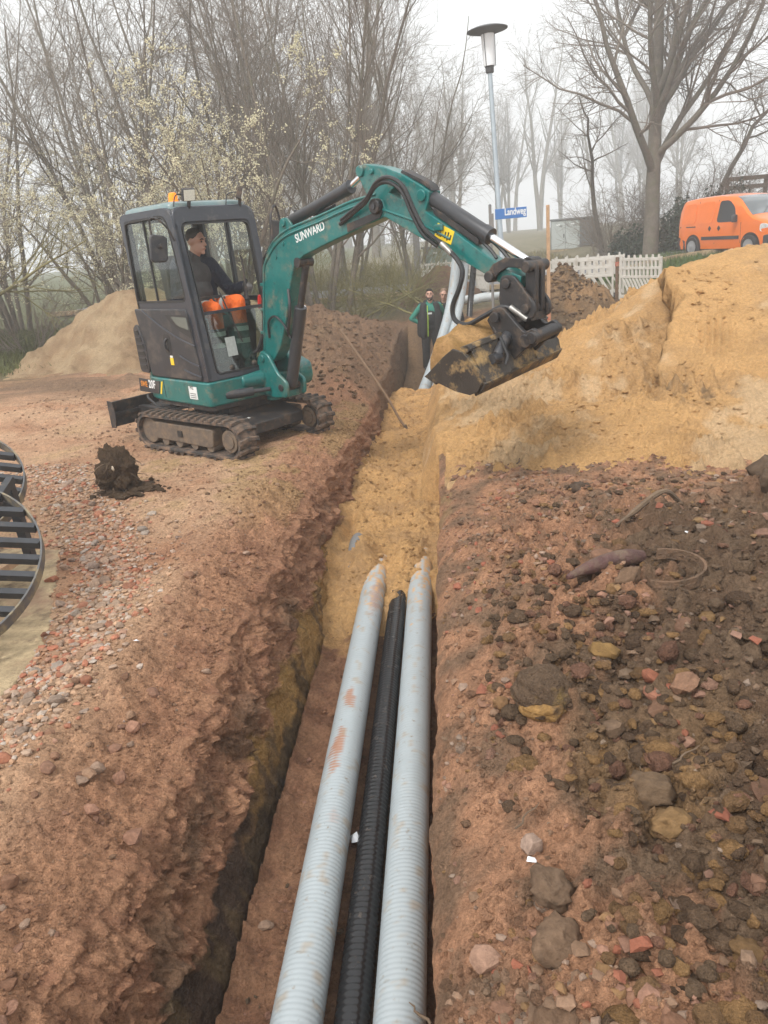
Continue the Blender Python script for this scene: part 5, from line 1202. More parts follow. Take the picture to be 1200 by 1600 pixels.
# ================================================================ VAN (local x forward, y left)
van = empty('parked_van', (9.20, 27.9, 0.0), R(-69)); tag(van, 'orange panel van parked on the grass above the sand heap', 'van')
van.location.z = gz(9.0, 26.8) - 0.03
def vtop(x):   # roof / bonnet line above ground, x from rear axle
    return np.interp(x, [-0.78, -0.72, -0.60, 0.0, 1.0, 1.55, 1.9, 2.35, 2.62, 2.9, 3.25, 3.38, 3.42], [1.50, 1.70, 1.78, 1.83, 1.84, 1.80, 1.68, 1.32, 1.14, 1.08, 0.93, 0.78, 0.60])
def vhalf(x, z):
    w = np.interp(x, [-0.80, -0.6, 0.5, 2.4, 3.1, 3.42], [0.80, 0.845, 0.86, 0.855, 0.80, 0.66])
    return w * np.interp(z, [0.2, 0.45, 0.95, 1.1, 1.75, 1.86], [0.95, 0.99, 1.0, 0.985, 0.845, 0.80])
xs_ = np.array([-0.79, -0.76, -0.70, -0.6, -0.45, -0.3, -0.1, 0.2, 0.6, 1.0, 1.3, 1.55, 1.75, 1.95, 2.15, 2.35, 2.5, 2.65, 2.8, 3.0, 3.2, 3.32, 3.40, 3.43])
rows_ = []
for x in xs_:
    zt = float(vtop(x)); zb = 0.24; rowp = []
    for t_ in np.linspace(0, 1, 9):
        z = zb + (zt - 0.07 - zb) * t_; rowp.append((x, -float(vhalf(x, z)), z))
    hw = float(vhalf(x, zt - 0.05))
    for t_ in (0.93, 0.75, 0.4, 0): rowp.append((x, -hw * t_, zt - 0.05 * t_ ** 4))
    rowp = rowp + [(x, -p_[1], p_[2]) for p_ in rowp[-2::-1]]
    rows_.append(rowp)
nc_ = len(rows_[0]); vb_ = MB(); vb_.add([p_ for r__ in rows_ for p_ in r__], [(i * nc_ + k, i * nc_ + k + 1, (i + 1) * nc_ + k + 1, (i + 1) * nc_ + k) for i in range(len(xs_) - 1) for k in range(nc_ - 1)] + [tuple(range(nc_)), tuple((len(xs_) - 1) * nc_ + k for k in range(nc_ - 1, -1, -1))])
bo = vb_.build('body', M_vanpaint, van)
bo.data.set_sharp_from_angle(angle=R(55))
def side_panel(name, poly, m, side=-1, off=0.006, parent=van, th=0.006):
    m_ = MB(); n = len(poly)
    a = [(x, side * (float(vhalf(x, z)) + off), z) for x, z in poly]; b = [(x, side * (float(vhalf(x, z)) + off - th - 0.01), z) for x, z in poly]
    m_.add(a + b, [tuple(range(n)), tuple(range(2 * n - 1, n - 1, -1))] + [(i, n + i, n + (i + 1) % n, (i + 1) % n) for i in range(n)])
    return m_.build(name, m, parent, smooth=False)
for sd in (-1, 1):
    side_panel('door_window', rquad([(1.10, 1.03), (1.98, 1.03), (1.80, 1.45), (1.52, 1.66), (1.12, 1.66)], [0.12, 0.08, 0.10, 0.12, 0.10], 4), G_van if 0 else mat('dark_van_glass', (0.035, 0.04, 0.045), 0.08, coat=0.5), sd)
    side_panel('pressed_panel', rquad([(0.22, 1.02), (0.90, 1.02), (0.90, 1.66), (0.30, 1.66)], 0.10, 4), M_vanpaint, sd, 0.010)
    side_panel('pressed_panel', rquad([(-0.62, 1.02), (0.05, 1.02), (0.05, 1.64), (-0.55, 1.62)], 0.10, 4), M_vanpaint, sd, 0.010)
    side_panel('slide_rail', [(-0.70, 0.92), (0.10, 0.92), (0.10, 0.95), (-0.70, 0.95)], M_vanblack, sd, 0.010)
    side_panel('rub_strip', [(0.42, 0.52), (2.12, 0.52), (2.12, 0.62), (0.42, 0.62)], M_vanblack, sd, 0.014)
    for x in (0.80, 1.22): side_panel('door_handle', [(x - 0.07, 0.86), (x, 0.78), (x + 0.07, 0.86), (x, 0.94)], M_vanblack, sd, 0.012)
    for x in (1.03, 0.14, 2.18): side_panel('door_gap', [(x - 0.006, 0.40), (x + 0.006, 0.40), (x + 0.006, 1.70 if x < 2 else 1.0), (x - 0.006, 1.70 if x < 2 else 1.0)], M_vanblack, sd, 0.0065)
    side_panel('rear_corner', [(-0.79, 0.24), (-0.42, 0.24), (-0.42, 0.50), (-0.77, 0.62)], M_vanblack, sd, 0.012)
    for x in (0.0, 2.58):
        side_panel('wheel_arch', [(x + 0.37 * math.cos(a), 0.33 + 0.37 * math.sin(a)) for a in np.linspace(-0.25, math.pi + 0.25, 18)], M_blackprint, sd, 0.004)
        wh = MB(); wh.lathe([(0.20, -0.09), (0.29, -0.095), (0.31, -0.07), (0.31, 0.07), (0.29, 0.095), (0.20, 0.09)], 28, Matrix.Translation((x, sd * 0.80, 0.31)), 'y')
        w_o = wh.build('wheel', M_tyre, van)
        hb_ = MB(); hb_.lathe([(0.20, 0.0), (0.20, 0.02), (0.15, 0.012), (0.05, 0.03), (0.03, 0.035)], 24, Matrix.Translation((x, sd * 0.885, 0.31)) @ (Matrix.Identity(4) if sd > 0 else Matrix.Rotation(math.pi, 4, 'Z')), 'y'); hb_.build('wheel_trim', M_alloy, w_o)
    mm = MB(); mm.box((2.02, sd * 0.97, 1.12), (0.10, 0.17, 0.22)); mm.build('wing_mirror', M_vanblack, van, bevel=0.03)
    hl = MB(); pts_ = rquad([(2.93, 0.72), (3.36, 0.66), (3.36, 0.80), (3.10, 0.94), (2.93, 0.92)], 0.06, 4)
    side_panel('headlamp', pts_, M_vanlamp, sd, 0.008)
def roofpt(x, y, off): return (x, y, float(vtop(x)) - 0.05 * (abs(y) / float(vhalf(x, vtop(x) - 0.05))) ** 4 + off)
ws = MB(); ga = []
for x in np.linspace(1.68, 2.52, 8):
    w_ = 0.60 + 0.14 * (x - 1.68) / 0.84
    ga.append([roofpt(x, y, 0.008) for y in np.linspace(-w_, w_, 9)])
ws.add([p_ for g in ga for p_ in g], [(i * 9 + k, i * 9 + k + 1, (i + 1) * 9 + k + 1, (i + 1) * 9 + k) for i in range(7) for k in range(8)])
ws.build('windscreen', mat('windscreen_glass', (0.16, 0.18, 0.19), 0.05, coat=0.8, spec=0.8), van)
ws = MB(); 
for s2 in (-0.3, 0.2): ws.tube([roofpt(2.50, s2, 0.02), roofpt(2.25, s2 + 0.35, 0.02)], 0.010, 6)
ws.build('wiper', M_vanblack, van)
bm_ = MB(); bm_.prism(rquad([(3.05, 0.24), (3.50, 0.28), (3.52, 0.50), (3.40, 0.64), (3.05, 0.60)], 0.05, 3), -0.80, 0.80, 'y'); bm_.build('bumper', M_vanblack, van, bevel=0.05, seg=3)
MB().box((-0.80, 0, 0.42), (0.14, 1.58, 0.30)).build('rear_bumper', M_vanblack, van, bevel=0.04)
MB().tube([(1.35, 0, 1.84), (1.30, 0, 1.90)], 0.012, 6).build('aerial', M_vanblack, van)
MB().box((3.46, 0, 0.72), (0.03, 0.70, 0.10)).build('grille', M_vanblack, van)

# ================================================================ OLD STUFF ON THE GROUND
for (c_, t_, s_, lab, nm) in (((-3.157, 3.846, 0.40), 0.445, -0.175, 'round steel grate leaning over the concrete slab, lower and nearer one', 0), ((-3.85, 5.0, 0.545), 0.38, -0.20, 'round steel grate leaning at the left edge, upper and farther one', 1)):
    e1 = Vector((math.cos(s_), 0, math.sin(s_))); e2 = Vector((0, math.cos(t_), math.sin(t_))); e2 = (e2 - e1 * e1.dot(e2)).normalized(); e3 = e1.cross(e2)
    g_ = empty('round_grate', (0, 0, 0)); GM = Matrix((e1.to_4d(), e2.to_4d(), e3.to_4d(), (0, 0, 0, 1))).transposed(); GM[3] = (0, 0, 0, 1); GM.translation = Vector(c_)
    g_.matrix_world = GM
    tag(g_, lab, 'grate')
    RR = 0.75
    n = 72; o_ = [(RR * math.cos(2 * math.pi * k / n), RR * math.sin(2 * math.pi * k / n)) for k in range(n)]; i_ = [(p[0] * 0.985, p[1] * 0.985) for p in o_]
    MB().ring(o_, i_, -0.045, 0.03, 'z').build('rim', M_graterim, g_)
    for k in range(-5, 6):
        th_ = 0.10 if nm == 0 else 0.03; y = k * 0.128 + 0.02; hw = math.sqrt(max(0.01, (RR * 0.98) ** 2 - y * y))
        du, dn = Vector((math.cos(th_), math.sin(th_), 0)), Vector((-math.sin(th_), math.cos(th_), 0))
        MB().bar(dn * y - du * hw, dn * y + du * hw, 0.040, 0.05).build('bar', M_grate, g_)
fr = empty('steel_trestle', (-3.25, 4.25, 0.07)); tag(fr, 'black steel trestle on the slab beneath the leaning grates', 'trestle')
for x in (-0.55, 0.28):
    for y in (-0.30, 0.55): MB().bar((x, y, 0), (x + (0.05 if x < 0 else -0.03), y, 0.26 + (y + 0.3) * 0.38), 0.06).build('leg', M_grate, fr)
    MB().bar((x, -0.30, 0.27), (x, 0.55, 0.27 + 0.85 * 0.38), 0.05).build('rail', M_grate, fr)
MB().bar((-0.55, 0.1, 0.16), (0.28, 0.1, 0.16), 0.12, 0.20).build('cross_box', M_grate, fr)
MB().bar((0.10, -0.45, 0.03), (0.22, 0.5, 0.03), 0.05, 0.05).build('foot_rail', M_wood, fr)


def lump(seed, sub=3, amp=0.25, sc=1.7, fl=(1, 1, 1)):
    bm = bmesh.new(); bmesh.ops.create_icosphere(bm, subdivisions=sub, radius=1.0)
    me = bpy.data.meshes.new('lump'); bm.to_mesh(me); bm.free()
    n = len(me.vertices); c = np.zeros(n * 3); me.vertices.foreach_get('co', c); c = c.reshape(-1, 3)
    k = 1 + amp * (fbm(c[:, 0] + c[:, 2] * 0.7, c[:, 1] - c[:, 2] * 0.6, sc, 4, seed) + fbm(c[:, 2] + 5, c[:, 0] * 0.8 + c[:, 1], sc, 4, seed + 7)) 
    k = k + 0.35 * amp * np.abs(fbm(c[:, 0] * 3 + c[:, 2] * 2, c[:, 1] * 3 - c[:, 2] * 2.5, sc, 3, seed + 13))
    c = c * k[:, None] * np.array(fl)
    me.vertices.foreach_set('co', c.ravel().astype(np.float32)); me.polygons.foreach_set('use_smooth', [True] * len(me.polygons)); me.update()
    return me
rc = empty('root_clump', (-2.98, 6.45, gz(-2.98, 6.45) - 0.03)); rc.scale = (0.8, 0.8, 0.85); tag(rc, 'dark uprooted root clump with soil clinging to it near the excavator', 'root clump')
me = lump(401, 5, 0.20, 2.6, (0.21, 0.20, 0.26)); o = link('soil_ball', me, M_root, rc); o.location = (0, 0, 0.23)
me = lump(402, 5, 0.22, 2.4, (0.34, 0.25, 0.075)); o = link('soil_skirt', me, M_root, rc); o.location = (0.10, 0.0, 0.02)
for k in range(26):
    a = random.uniform(0, 6.28); q = random.uniform(0.15, 0.5); o = link('soil_clod', lump(420 + k % 5, 2, 0.3, 2.0, (1, 1, 1)), M_root, rc); sq = random.uniform(0.012, 0.04); o.scale = (sq, sq, sq * 0.7); o.location = (0.08 + q * 1.1 * math.cos(a), q * 0.75 * math.sin(a), 0.04)
me = lump(403, 3, 0.3, 1.6, (0.014, 0.008, 0.024)); o = link('cut_root', me, mat('cut_wood', (0.5, 0.42, 0.32), 0.8), rc); o.location = (0.05, -0.205, 0.33)
for k in range(34):
    a = random.uniform(0, 6.28); z = random.uniform(0.02, 0.42); r0 = 0.20 * (1 - z * 0.9); q = [Vector((r0 * math.cos(a), r0 * math.sin(a), z))]
    dv = Vector((math.cos(a), math.sin(a), random.uniform(-0.6, 0.5)))
    for j in range(4): q.append(q[-1] + dv * random.uniform(0.02, 0.05)); dv += Vector((random.uniform(-.6, .6), random.uniform(-.6, .6), random.uniform(-.8, .3)))
    th = random.uniform(0.003, 0.009); MB().tube(q, [th, th * 0.8, th * 0.6, th * 0.4, th * 0.2], 5).build('root', M_rootwood, rc)

# clods and finds in the spoil on the right
def find(name, me, m, x, y, s, rot, label, cat, dz=0.0, sink=0.35):
    o = link(name, me, m); o.location = (x, y, gz(x, y) + dz); o.scale = s; o.rotation_euler = rot
    return tag(o, label, cat)
cly = find('clay_lump', lump(411, 5, 0.10, 1.4, (0.120, 0.112, 0.105)), M_clay, 0.325, 2.80, (1, 1, 1), (0.1, 0.05, 0.3), 'round dark clay lump with a yellow clay belly right of the trench', 'clay lump', 0.06)
o = link('yellow_belly', lump(412, 4, 0.12, 1.6, (0.092, 0.080, 0.060)), mat('yellow_clay', (0.34, 0.195, 0.070), 0.9, spec=0.2, var=((12, 0.3), (60, 0.2)), bump=(30, 0.03), grime=((0.12, 0.08, 0.05), 9, 0.5, 0.66)), cly); o.location = (-0.005, -0.048, -0.030)
bt = MB(); pth = smooth_path([(0.565, 3.64, 0), (0.66, 3.70, 0.012), (0.78, 3.76, 0.018), (0.92, 3.83, 0.012), (1.03, 3.88, -0.02)], 5)
bt.tube([Vector(p) + Vector((0, 0, gz(0.8, 3.75) + 0.022)) for p in pth], [0.012, 0.016, 0.02, 0.021, 0.025, 0.029, 0.034, 0.038, 0.041, 0.044, 0.046, 0.047, 0.048, 0.048, 0.047, 0.046, 0.043, 0.040, 0.038, 0.030, 0.02], 12)
tag(bt.build('old_bottle', M_oldpipe), 'dark red tapered bottle shaped shard half buried in the soil', 'shard')
rg = MB(); zz = gz(1.1, 3.6) - 0.008
pts_ = [Vector((1.09 + 0.15 * math.cos(a), 3.62 + 0.13 * math.sin(a), zz + 0.02 + 0.045 * math.sin(a * 0.5 + 0.3))) for a in np.linspace(-2.6, 1.9, 26)]
for i in range(len(pts_) - 1): rg.bar(pts_[i], pts_[i + 1] + (pts_[i + 1] - pts_[i]) * 0.1, 0.014, 0.055)
tag(rg.build('bent_strap', M_strap), 'bent earthy strap curving out of the soil beside the shard', 'strap')
rtb = MB().tube(smooth_path([(1.02, 4.6, gz(1.02, 4.6) + 0.03), (1.15, 4.72, gz(1.15, 4.72) + 0.09), (1.35, 4.78, gz(1.35, 4.78) + 0.08), (1.5, 4.9, gz(1.5, 4.9) + 0.0)]), [0.012] * 6 + [0.02] * 6 + [0.016] * 7, 7)
tag(rtb.build('root_piece', M_rootwood), 'grey bent root piece sticking out among the rubble', 'root')

# ================================================================ STONES AND RUBBLE
M_objstone = bpy.data.materials.new('loose_stone'); M_objstone.use_nodes = True
_n = M_objstone.node_tree.nodes; _l = M_objstone.node_tree.links; _b = _n['Principled BSDF']
_oi = _n.new('ShaderNodeObjectInfo'); _tc = _n.new('ShaderNodeTexCoord'); _t = _n.new('ShaderNodeTexNoise'); _t.inputs['Scale'].default_value = 2.2; _t.inputs['Detail'].default_value = 8; _t.inputs['Roughness'].default_value = 0.7
_mr = _n.new('ShaderNodeMapRange'); _mr.inputs[1].default_value = 0.3; _mr.inputs[2].default_value = 0.7; _mr.inputs[3].default_value = 0.62; _mr.inputs[4].default_value = 1.25
_mx = _n.new('ShaderNodeVectorMath'); _mx.operation = 'SCALE'; _bp = _n.new('ShaderNodeBump'); _bp.inputs['Distance'].default_value = 0.006
_l.new(_tc.outputs['Object'], _t.inputs['Vector']); _l.new(_t.outputs[0], _mr.inputs[0]); _l.new(_oi.outputs['Color'], _mx.inputs[0]); _l.new(_mr.outputs[0], _mx.inputs['Scale']); _l.new(_mx.outputs[0], _b.inputs['Base Color'])
_t2 = _n.new('ShaderNodeTexNoise'); _t2.inputs['Scale'].default_value = 11; _t2.inputs['Detail'].default_value = 6; _t2.inputs['Roughness'].default_value = 0.7; _l.new(_tc.outputs['Object'], _t2.inputs['Vector'])
_bp2 = _n.new('ShaderNodeBump'); _bp2.inputs['Distance'].default_value = 0.004; _l.new(_t2.outputs[0], _bp2.inputs['Height']); _l.new(_bp2.outputs[0], _bp.inputs['Normal'])
_l.new(_t.outputs[0], _bp.inputs['Height']); _l.new(_bp.outputs[0], _b.inputs['Normal']); _b.inputs['Roughness'].default_value = 0.9; _b.inputs['Specular IOR Level'].default_value = 0.2
def rock(seed, ang=0.0):
    """angular pebble: icosphere cut by a few planes"""
    me = lump(seed, 2, 0.16, 1.3)
    n = len(me.vertices); c = np.zeros(n * 3); me.vertices.foreach_get('co', c); c = c.reshape(-1, 3)
    rg_ = np.random.default_rng(seed)
    for k in range(7):
        d = rg_.normal(size=3); d /= np.linalg.norm(d); h = rg_.uniform(0.55, 0.82); q = c @ d; c = c - np.clip(q - h, 0, 9)[:, None] * d
    me.vertices.foreach_set('co', c.ravel().astype(np.float32)); me.polygons.foreach_set('use_smooth', [True] * len(me.polygons)); me.set_sharp_from_angle(angle=R(32)); me.update(); me.materials.append(M_objstone)
    return me
ROCKS = [rock(500 + k) for k in range(9)]
CLODS = []
for k in range(6):
    me = lump(540 + k, 3, 0.26, 1.9); me.materials.append(M_objstone); CLODS.append(me)
PALE, GREY, BRICK, TANS, WHT = (0.46, 0.35, 0.27), (0.33, 0.285, 0.25), (0.44, 0.13, 0.075), (0.40, 0.26, 0.17), (0.58, 0.54, 0.48)
BRN, YELC, REDC, PINK = (0.225, 0.150, 0.095), (0.40, 0.235, 0.095), (0.32, 0.165, 0.105), (0.44, 0.24, 0.17)
def stone(x, y, s, c, label, group, sink=0.15, name='stone', z=None, flat=None):
    o = bpy.data.objects.new(name, random.choice(CLODS if 'clod' in label else ROCKS)); COL.objects.link(o)
    fl = max(flat or 0, random.uniform(0.55, 0.85))
    if 'clod' in label: s *= 0.85
    o.scale = (s * random.uniform(0.8, 1.3), s * random.uniform(0.8, 1.2), s * fl)
    o.location = (x, y, (gz(x, y) if z is None else z) + s * (fl - 0.25 - sink)); o.rotation_euler = (random.uniform(-.4, .4), random.uniform(-.4, .4), random.uniform(0, 6.28))
    k = random.uniform(0.50, 0.85); w_ = 0.40 if group else 0.12
    gc_ = ground_col(np.array([x]), np.array([y]))[0]; o.color = tuple((c[i] * (1 - w_) + gc_[i] * w_) * k for i in range(3)) + (1,)
    return tag(o, label, 'stone', group)
def band_x(y): return np.interp(y, [2.0, 2.6, 3.0, 4.0, 4.8, 5.4, 6.2, 7.2], [-2.25, -2.15, -2.10, -2.20, -2.42, -2.72, -3.3, -4.1])
for k in range(135):
    y = 2.3 + 4.6 * random.random() ** 1.1; x = float(band_x(y)) + random.gauss(0, 0.06 + 0.03 * y)
    if x < -2.62 and y < 4.6: x = -2.3 + random.uniform(0, 0.3)
    c, nm = random.choice([(PALE, 'pale'), (PALE, 'pale'), (TANS, 'tan'), (BRICK, 'brick red'), (BRICK, 'brick red'), (GREY, 'grey'), (PALE, 'pale'), (WHT, 'white')])
    stone(x, y, random.choice((0.022, 0.028, 0.034, 0.042)), c, nm + ' stone in the rubble band along the concrete slab', nm + ' stones of the rubble band', name='rubble_stone')
nests = [(-1.62, 2.1, 0.16), (-1.70, 3.0, 0.18), (-1.66, 4.4, 0.16), (-1.52, 1.95, 0.10), (-1.46, 2.35, 0.08), (-1.50, 1.62, 0.09), (-1.55, 2.75, 0.10), (-1.62, 3.15, 0.12), (-1.55, 3.7, 0.10), (-1.60, 4.15, 0.10), (-1.50, 4.8, 0.12), (-1.72, 2.5, 0.12), (-1.62, 5.5, 0.14), (-1.5, 6.3, 0.15), (-1.95, 3.4, 0.2), (-1.8, 1.9, 0.2)]
for k in range(96):
    cx, cy, sp_ = nests[k % len(nests)]; x, y = cx + random.gauss(0, sp_ * 0.8), cy + random.gauss(0, sp_ * 1.2)
    c = random.choice([TANS, PINK, PINK, PALE, REDC, REDC])
    stone(x, y, random.choice((0.014, 0.018, 0.022, 0.028, 0.036)), c, 'earth coloured stone lying along the left lip of the trench', 'stones on the left trench lip', name='rubble_stone')
for k in range(95):
    y = 1.35 + 4.9 * random.random() ** 1.25; x = 0.05 + (0.75 + 0.45 * y) * random.random() ** 0.9
    if y < 3.6 and x > 0.1 and random.random() < 0.75: c, nm = random.choice([(BRN, 'brown clod'), (BRN, 'brown clod'), (YELC, 'yellow clay clod'), (REDC, 'reddish stone')])
    else: c, nm = random.choice([(PINK, 'pinkish stone'), (TANS, 'tan stone'), (REDC, 'reddish stone'), (PALE, 'pale stone'), (BRN, 'brown clod')])
    stone(x, y, random.choice((0.022, 0.028, 0.034, 0.045, 0.055)) * (1.25 if 'clod' in nm else 1.0), c, nm + ' in the spoil right of the trench', nm + 's in the spoil', name='clod' if 'clod' in nm else 'rubble_stone')
G2 = None
stone(0.645, 3.07, 0.075, (0.42, 0.25, 0.09), 'large yellow clay stone behind the round clay lump', G2)
stone(0.80, 2.86, 0.048, (0.46, 0.17, 0.10), 'rounded brick red stone, upper of two below the yellow clay stone', G2)
stone(0.765, 2.735, 0.046, (0.44, 0.19, 0.12), 'brick red stone, lower of two beside the clay lump', G2)
stone(0.03, 1.735, 0.060, (0.44, 0.27, 0.19), 'pale pink stone set in the right trench edge', G2)
stone(0.24, 1.90, 0.078, (0.20, 0.132, 0.085), 'dark brown clod beside the right trench edge', G2, flat=0.5)
stone(0.235, 1.72, 0.070, (0.21, 0.14, 0.09), 'flat dark clod at the bottom of the spoil', G2, flat=0.35)
stone(0.205, 2.08, 0.05, (0.50, 0.36, 0.28), 'pale pink angular stone next to a white chip', G2)
stone(0.965, 5.64, 0.095, (0.085, 0.068, 0.052), 'blackish clod below the foot of the sand heap', G2, flat=0.7)
stone(2.30, 5.30, 0.18, (0.17, 0.115, 0.075), 'big dark soil clod at the right edge below the sand', G2, flat=0.8)
stone(2.12, 4.98, 0.13, (0.175, 0.12, 0.08), 'dark soil clod in front of the biggest one at right', G2, flat=0.8)
stone(0.95, 1.62, 0.07, (0.38, 0.19, 0.13), 'reddish block near the lower right corner', G2)
stone(0.62, 2.25, 0.10, (0.22, 0.145, 0.09), 'rounded brown clod in the middle of the spoil', G2, flat=0.75)
stone(-0.93, 2.53, 0.032, (0.46, 0.31, 0.22), 'tan stone lying on the trench floor left of the pipes', G2, z=FLOOR + 0.03)
for k, (x, y, z) in enumerate(((0.195, 2.02, None), (1.35, 4.28, None), (-1.72, 3.53, None), (0.205, 1.965, None), (-0.575, 3.02, FLOOR + 0.05))):
    m_ = MB(); m_.add([(-0.03, -0.012, 0), (0.028, -0.02, 0.006), (0.034, 0.015, 0.0), (-0.02, 0.02, 0.008), (0.0, 0.0, 0.014)], [(0, 1, 4), (1, 2, 4), (2, 3, 4), (3, 0, 4), (3, 2, 1, 0)])
    o = m_.build('white_chip', M_foil, smooth=False); o.location = (x, y, (gz(x, y) if z is None else z) + 0.012); o.rotation_euler = (0.2, 0.1, k * 1.3); o.scale = (0.55, 0.55, 0.6) if k < 4 else (0.9, 1.2, 2.2)
    tag(o, ['small white chip beside the pale pink stone', 'white shard in the rubble at right', 'white splinter on the red earth left of the trench', 'white flake below the pale pink stone', 'crumpled foil scrap between black and left grey conduit'][k], 'litter')
# twigs
for k, (x, y, a, L) in enumerate(((0.20, 2.2, 0.8, 0.13), (0.62, 2.45, 2.0, 0.10), (0.78, 2.35, 0.5, 0.12), (0.62, 6.62, 1.2, 0.22), (-0.22, 1.98, 2.5, 0.10))):
    zz = gz(x, y) + 0.03 if k < 4 else -0.64
    q = [Vector((x + L * (t_ - 0.5) * math.cos(a) + 0.01 * math.sin(9 * t_), y + L * (t_ - 0.5) * math.sin(a), zz + 0.03 * t_)) for t_ in np.linspace(0, 1, 6)]
    tag(MB().tube(q, [0.004, 0.004, 0.0035, 0.003, 0.0025, 0.0015] if k < 3 else [0.007, 0.007, 0.006, 0.005, 0.004, 0.002], 5).build('twig', M_rootwood),
        ['dry straw lying by the pale pink stone', 'thin root hair among the brown clods', 'thin straw on the dark spoil', 'short dark twig at the foot of the sand heap', 'broken brown twig lying on the right grey conduit'][k], 'twig')

ICO = None
def pebbles(name, X, Y, S, cols, m, label, cat, zoff=0.25, Z=None, sub=1, jag=0.22):
    """uncountable small stones and crumbs: one mesh"""
    bm = bmesh.new(); bmesh.ops.create_icosphere(bm, subdivisions=sub, radius=1.0)
    v0 = np.array([v.co[:] for v in bm.verts]); f0 = np.array([[v.index for v in f.verts] for f in bm.faces]); bm.free()
    n = len(X); Z = ground_z(X, Y) if Z is None else Z
    cols = np.asarray(cols) * (0.84 if m is M_soil else 0.9)
    V = v0[None] * (1 + jag * rng.normal(size=(n, len(v0), 1)))
    sc = np.stack([S * rng.uniform(0.7, 1.4, n), S * rng.uniform(0.7, 1.3, n), S * rng.uniform(0.4, 0.85, n)], -1)
    V = V * sc[:, None]
    a = rng.uniform(0, 6.28, n); ca, sa = np.cos(a)[:, None], np.sin(a)[:, None]
    V = np.stack([V[..., 0] * ca - V[..., 1] * sa, V[..., 0] * sa + V[..., 1] * ca, V[..., 2]], -1) + np.stack([X, Y, Z + S * zoff], -1)[:, None]
    F = (f0[None] + (np.arange(n) * len(v0))[:, None, None]).reshape(-1, 3)
    c = np.repeat(cols, len(v0), axis=0)
    me = fast_mesh(name, V.reshape(-1, 3), tris=F, smooth=False, col=c)
    return tag(link(name, me, m), label, cat, kind='stuff')
def pick(pals, n):
    c = np.array(pals)[rng.integers(0, len(pals), n)]; return c * rng.uniform(0.75, 1.15, (n, 1))
def soilcol(x, y, pals, share):
    n = len(x); c = ground_col(x, y) * rng.uniform(0.78, 1.18, (n, 1)); q = rng.random(n) < share
    return np.where(q[:, None], 0.35 * c + 0.65 * pick(pals, n), c)
n = 5200; y = 2.0 + 5.6 * rng.random(n) ** 1.1; x = band_x(y) + rng.normal(0, 1, n) * (0.05 + 0.032 * y); x = np.where((x < -2.55) & (y < 4.7), -2.3 + 0.3 * rng.random(n), x)
pebbles('gravel', x, y, rng.uniform(0.006, 0.023, n), soilcol(x, y, [PALE, PALE, TANS, BRICK, GREY, PALE, BRN, TANS, BRICK, PINK, WHT], 0.8) * 0.82, M_stone, 'fine mixed gravel and brick crumbs along the slab', 'gravel')
n = 15000; y = 1.2 + 8.5 * rng.random(n) ** 1.7; x = lipL(y) + 0.02 - (0.25 + 3.6 * rng.random(n)) * rng.random(n) ** 1.6
pebbles('gravel', x, y, rng.uniform(0.0018, 0.0055, n) * (1 + 0.10 * y) * np.where(rng.random(n) < 0.05, 2.2, 1.0), soilcol(x, y, [TANS, PINK, REDC, PALE, TANS], 0.10), M_soil, 'small stones strewn over the red ground left of the trench', 'gravel')
n = 14000; y = 1.1 + 5.6 * rng.random(n) ** 1.35; x = lipR(y) + 0.03 + (0.5 + 0.62 * y) * rng.random(n)
cl = fbm(x, y, 1.6, 3, 611) > -0.15
keep = cl | (rng.random(n) < 0.3)
x, y = (x[keep], y[keep]); n = len(x)
big = np.where(rng.random(n) < 0.10, 2.0, 1.0)
pebbles('rubble', x, y, rng.uniform(0.003, 0.012, n) * big * (1 + 0.05 * y), soilcol(x, y, [BRN, BRN, TANS, PINK, REDC, REDC, YELC, PALE], 0.20), M_soil, 'crumbled soil and small rubble covering the spoil right of the trench', 'rubble', 0.15)
n = 4200; y = 1.2 + 5.4 * rng.random(n) ** 1.2; x = lipR(y) + 0.05 + (0.55 + 0.55 * y) * rng.random(n); kk = fbm(x, y, 1.1, 3, 613) + 0.2 * rng.normal(size=n) > -0.05
x, y = x[kk], y[kk]; n = len(x)
pebbles('rubble', x, y, rng.uniform(0.007, 0.024, n) * np.where(rng.random(n) < 0.1, 1.5, 1), (0.3 * ground_col(x, y) + 0.7 * pick([PINK, PINK, TANS, TANS, REDC, REDC, PALE, BRN, BRN, BRN, YELC, BRICK], n)) * 0.68, M_stone, 'mixed pink and tan stones strewn through the spoil', 'rubble', 0.18)
n = 6000; y = 4.2 + 8.5 * rng.random(n); x = lipL(y) - 0.1 - 5.2 * rng.random(n); kk = fbm(x, y, 0.7, 3, 617) + 0.3 * rng.normal(size=n) > -0.1
x, y = x[kk], y[kk]; n = len(x)
pebbles('gravel', x, y, rng.uniform(0.004, 0.018, n), soilcol(x, y, [TANS, PINK, REDC, PALE, BRN, (0.13, 0.09, 0.06)], 0.35), M_soil, 'crumbs and small stones on the ground round the excavator', 'gravel')
n = 900; t_ = rng.random(n); y = 1.3 + 2.6 * t_ + 0.25 * rng.normal(size=n); x = 0.62 + 0.22 * np.sin(t_ * 5) + (0.22 + 0.12 * t_) * rng.normal(size=n)
n2_ = 500; y = np.r_[y, 1.3 + 4.6 * rng.random(n2_)]; x = np.r_[x, 0.5 + 1.9 * rng.random(n2_)]; n = len(x)
kk = (x > 0.12) & (y > 1.0); x, y = x[kk], y[kk]; n = len(x)
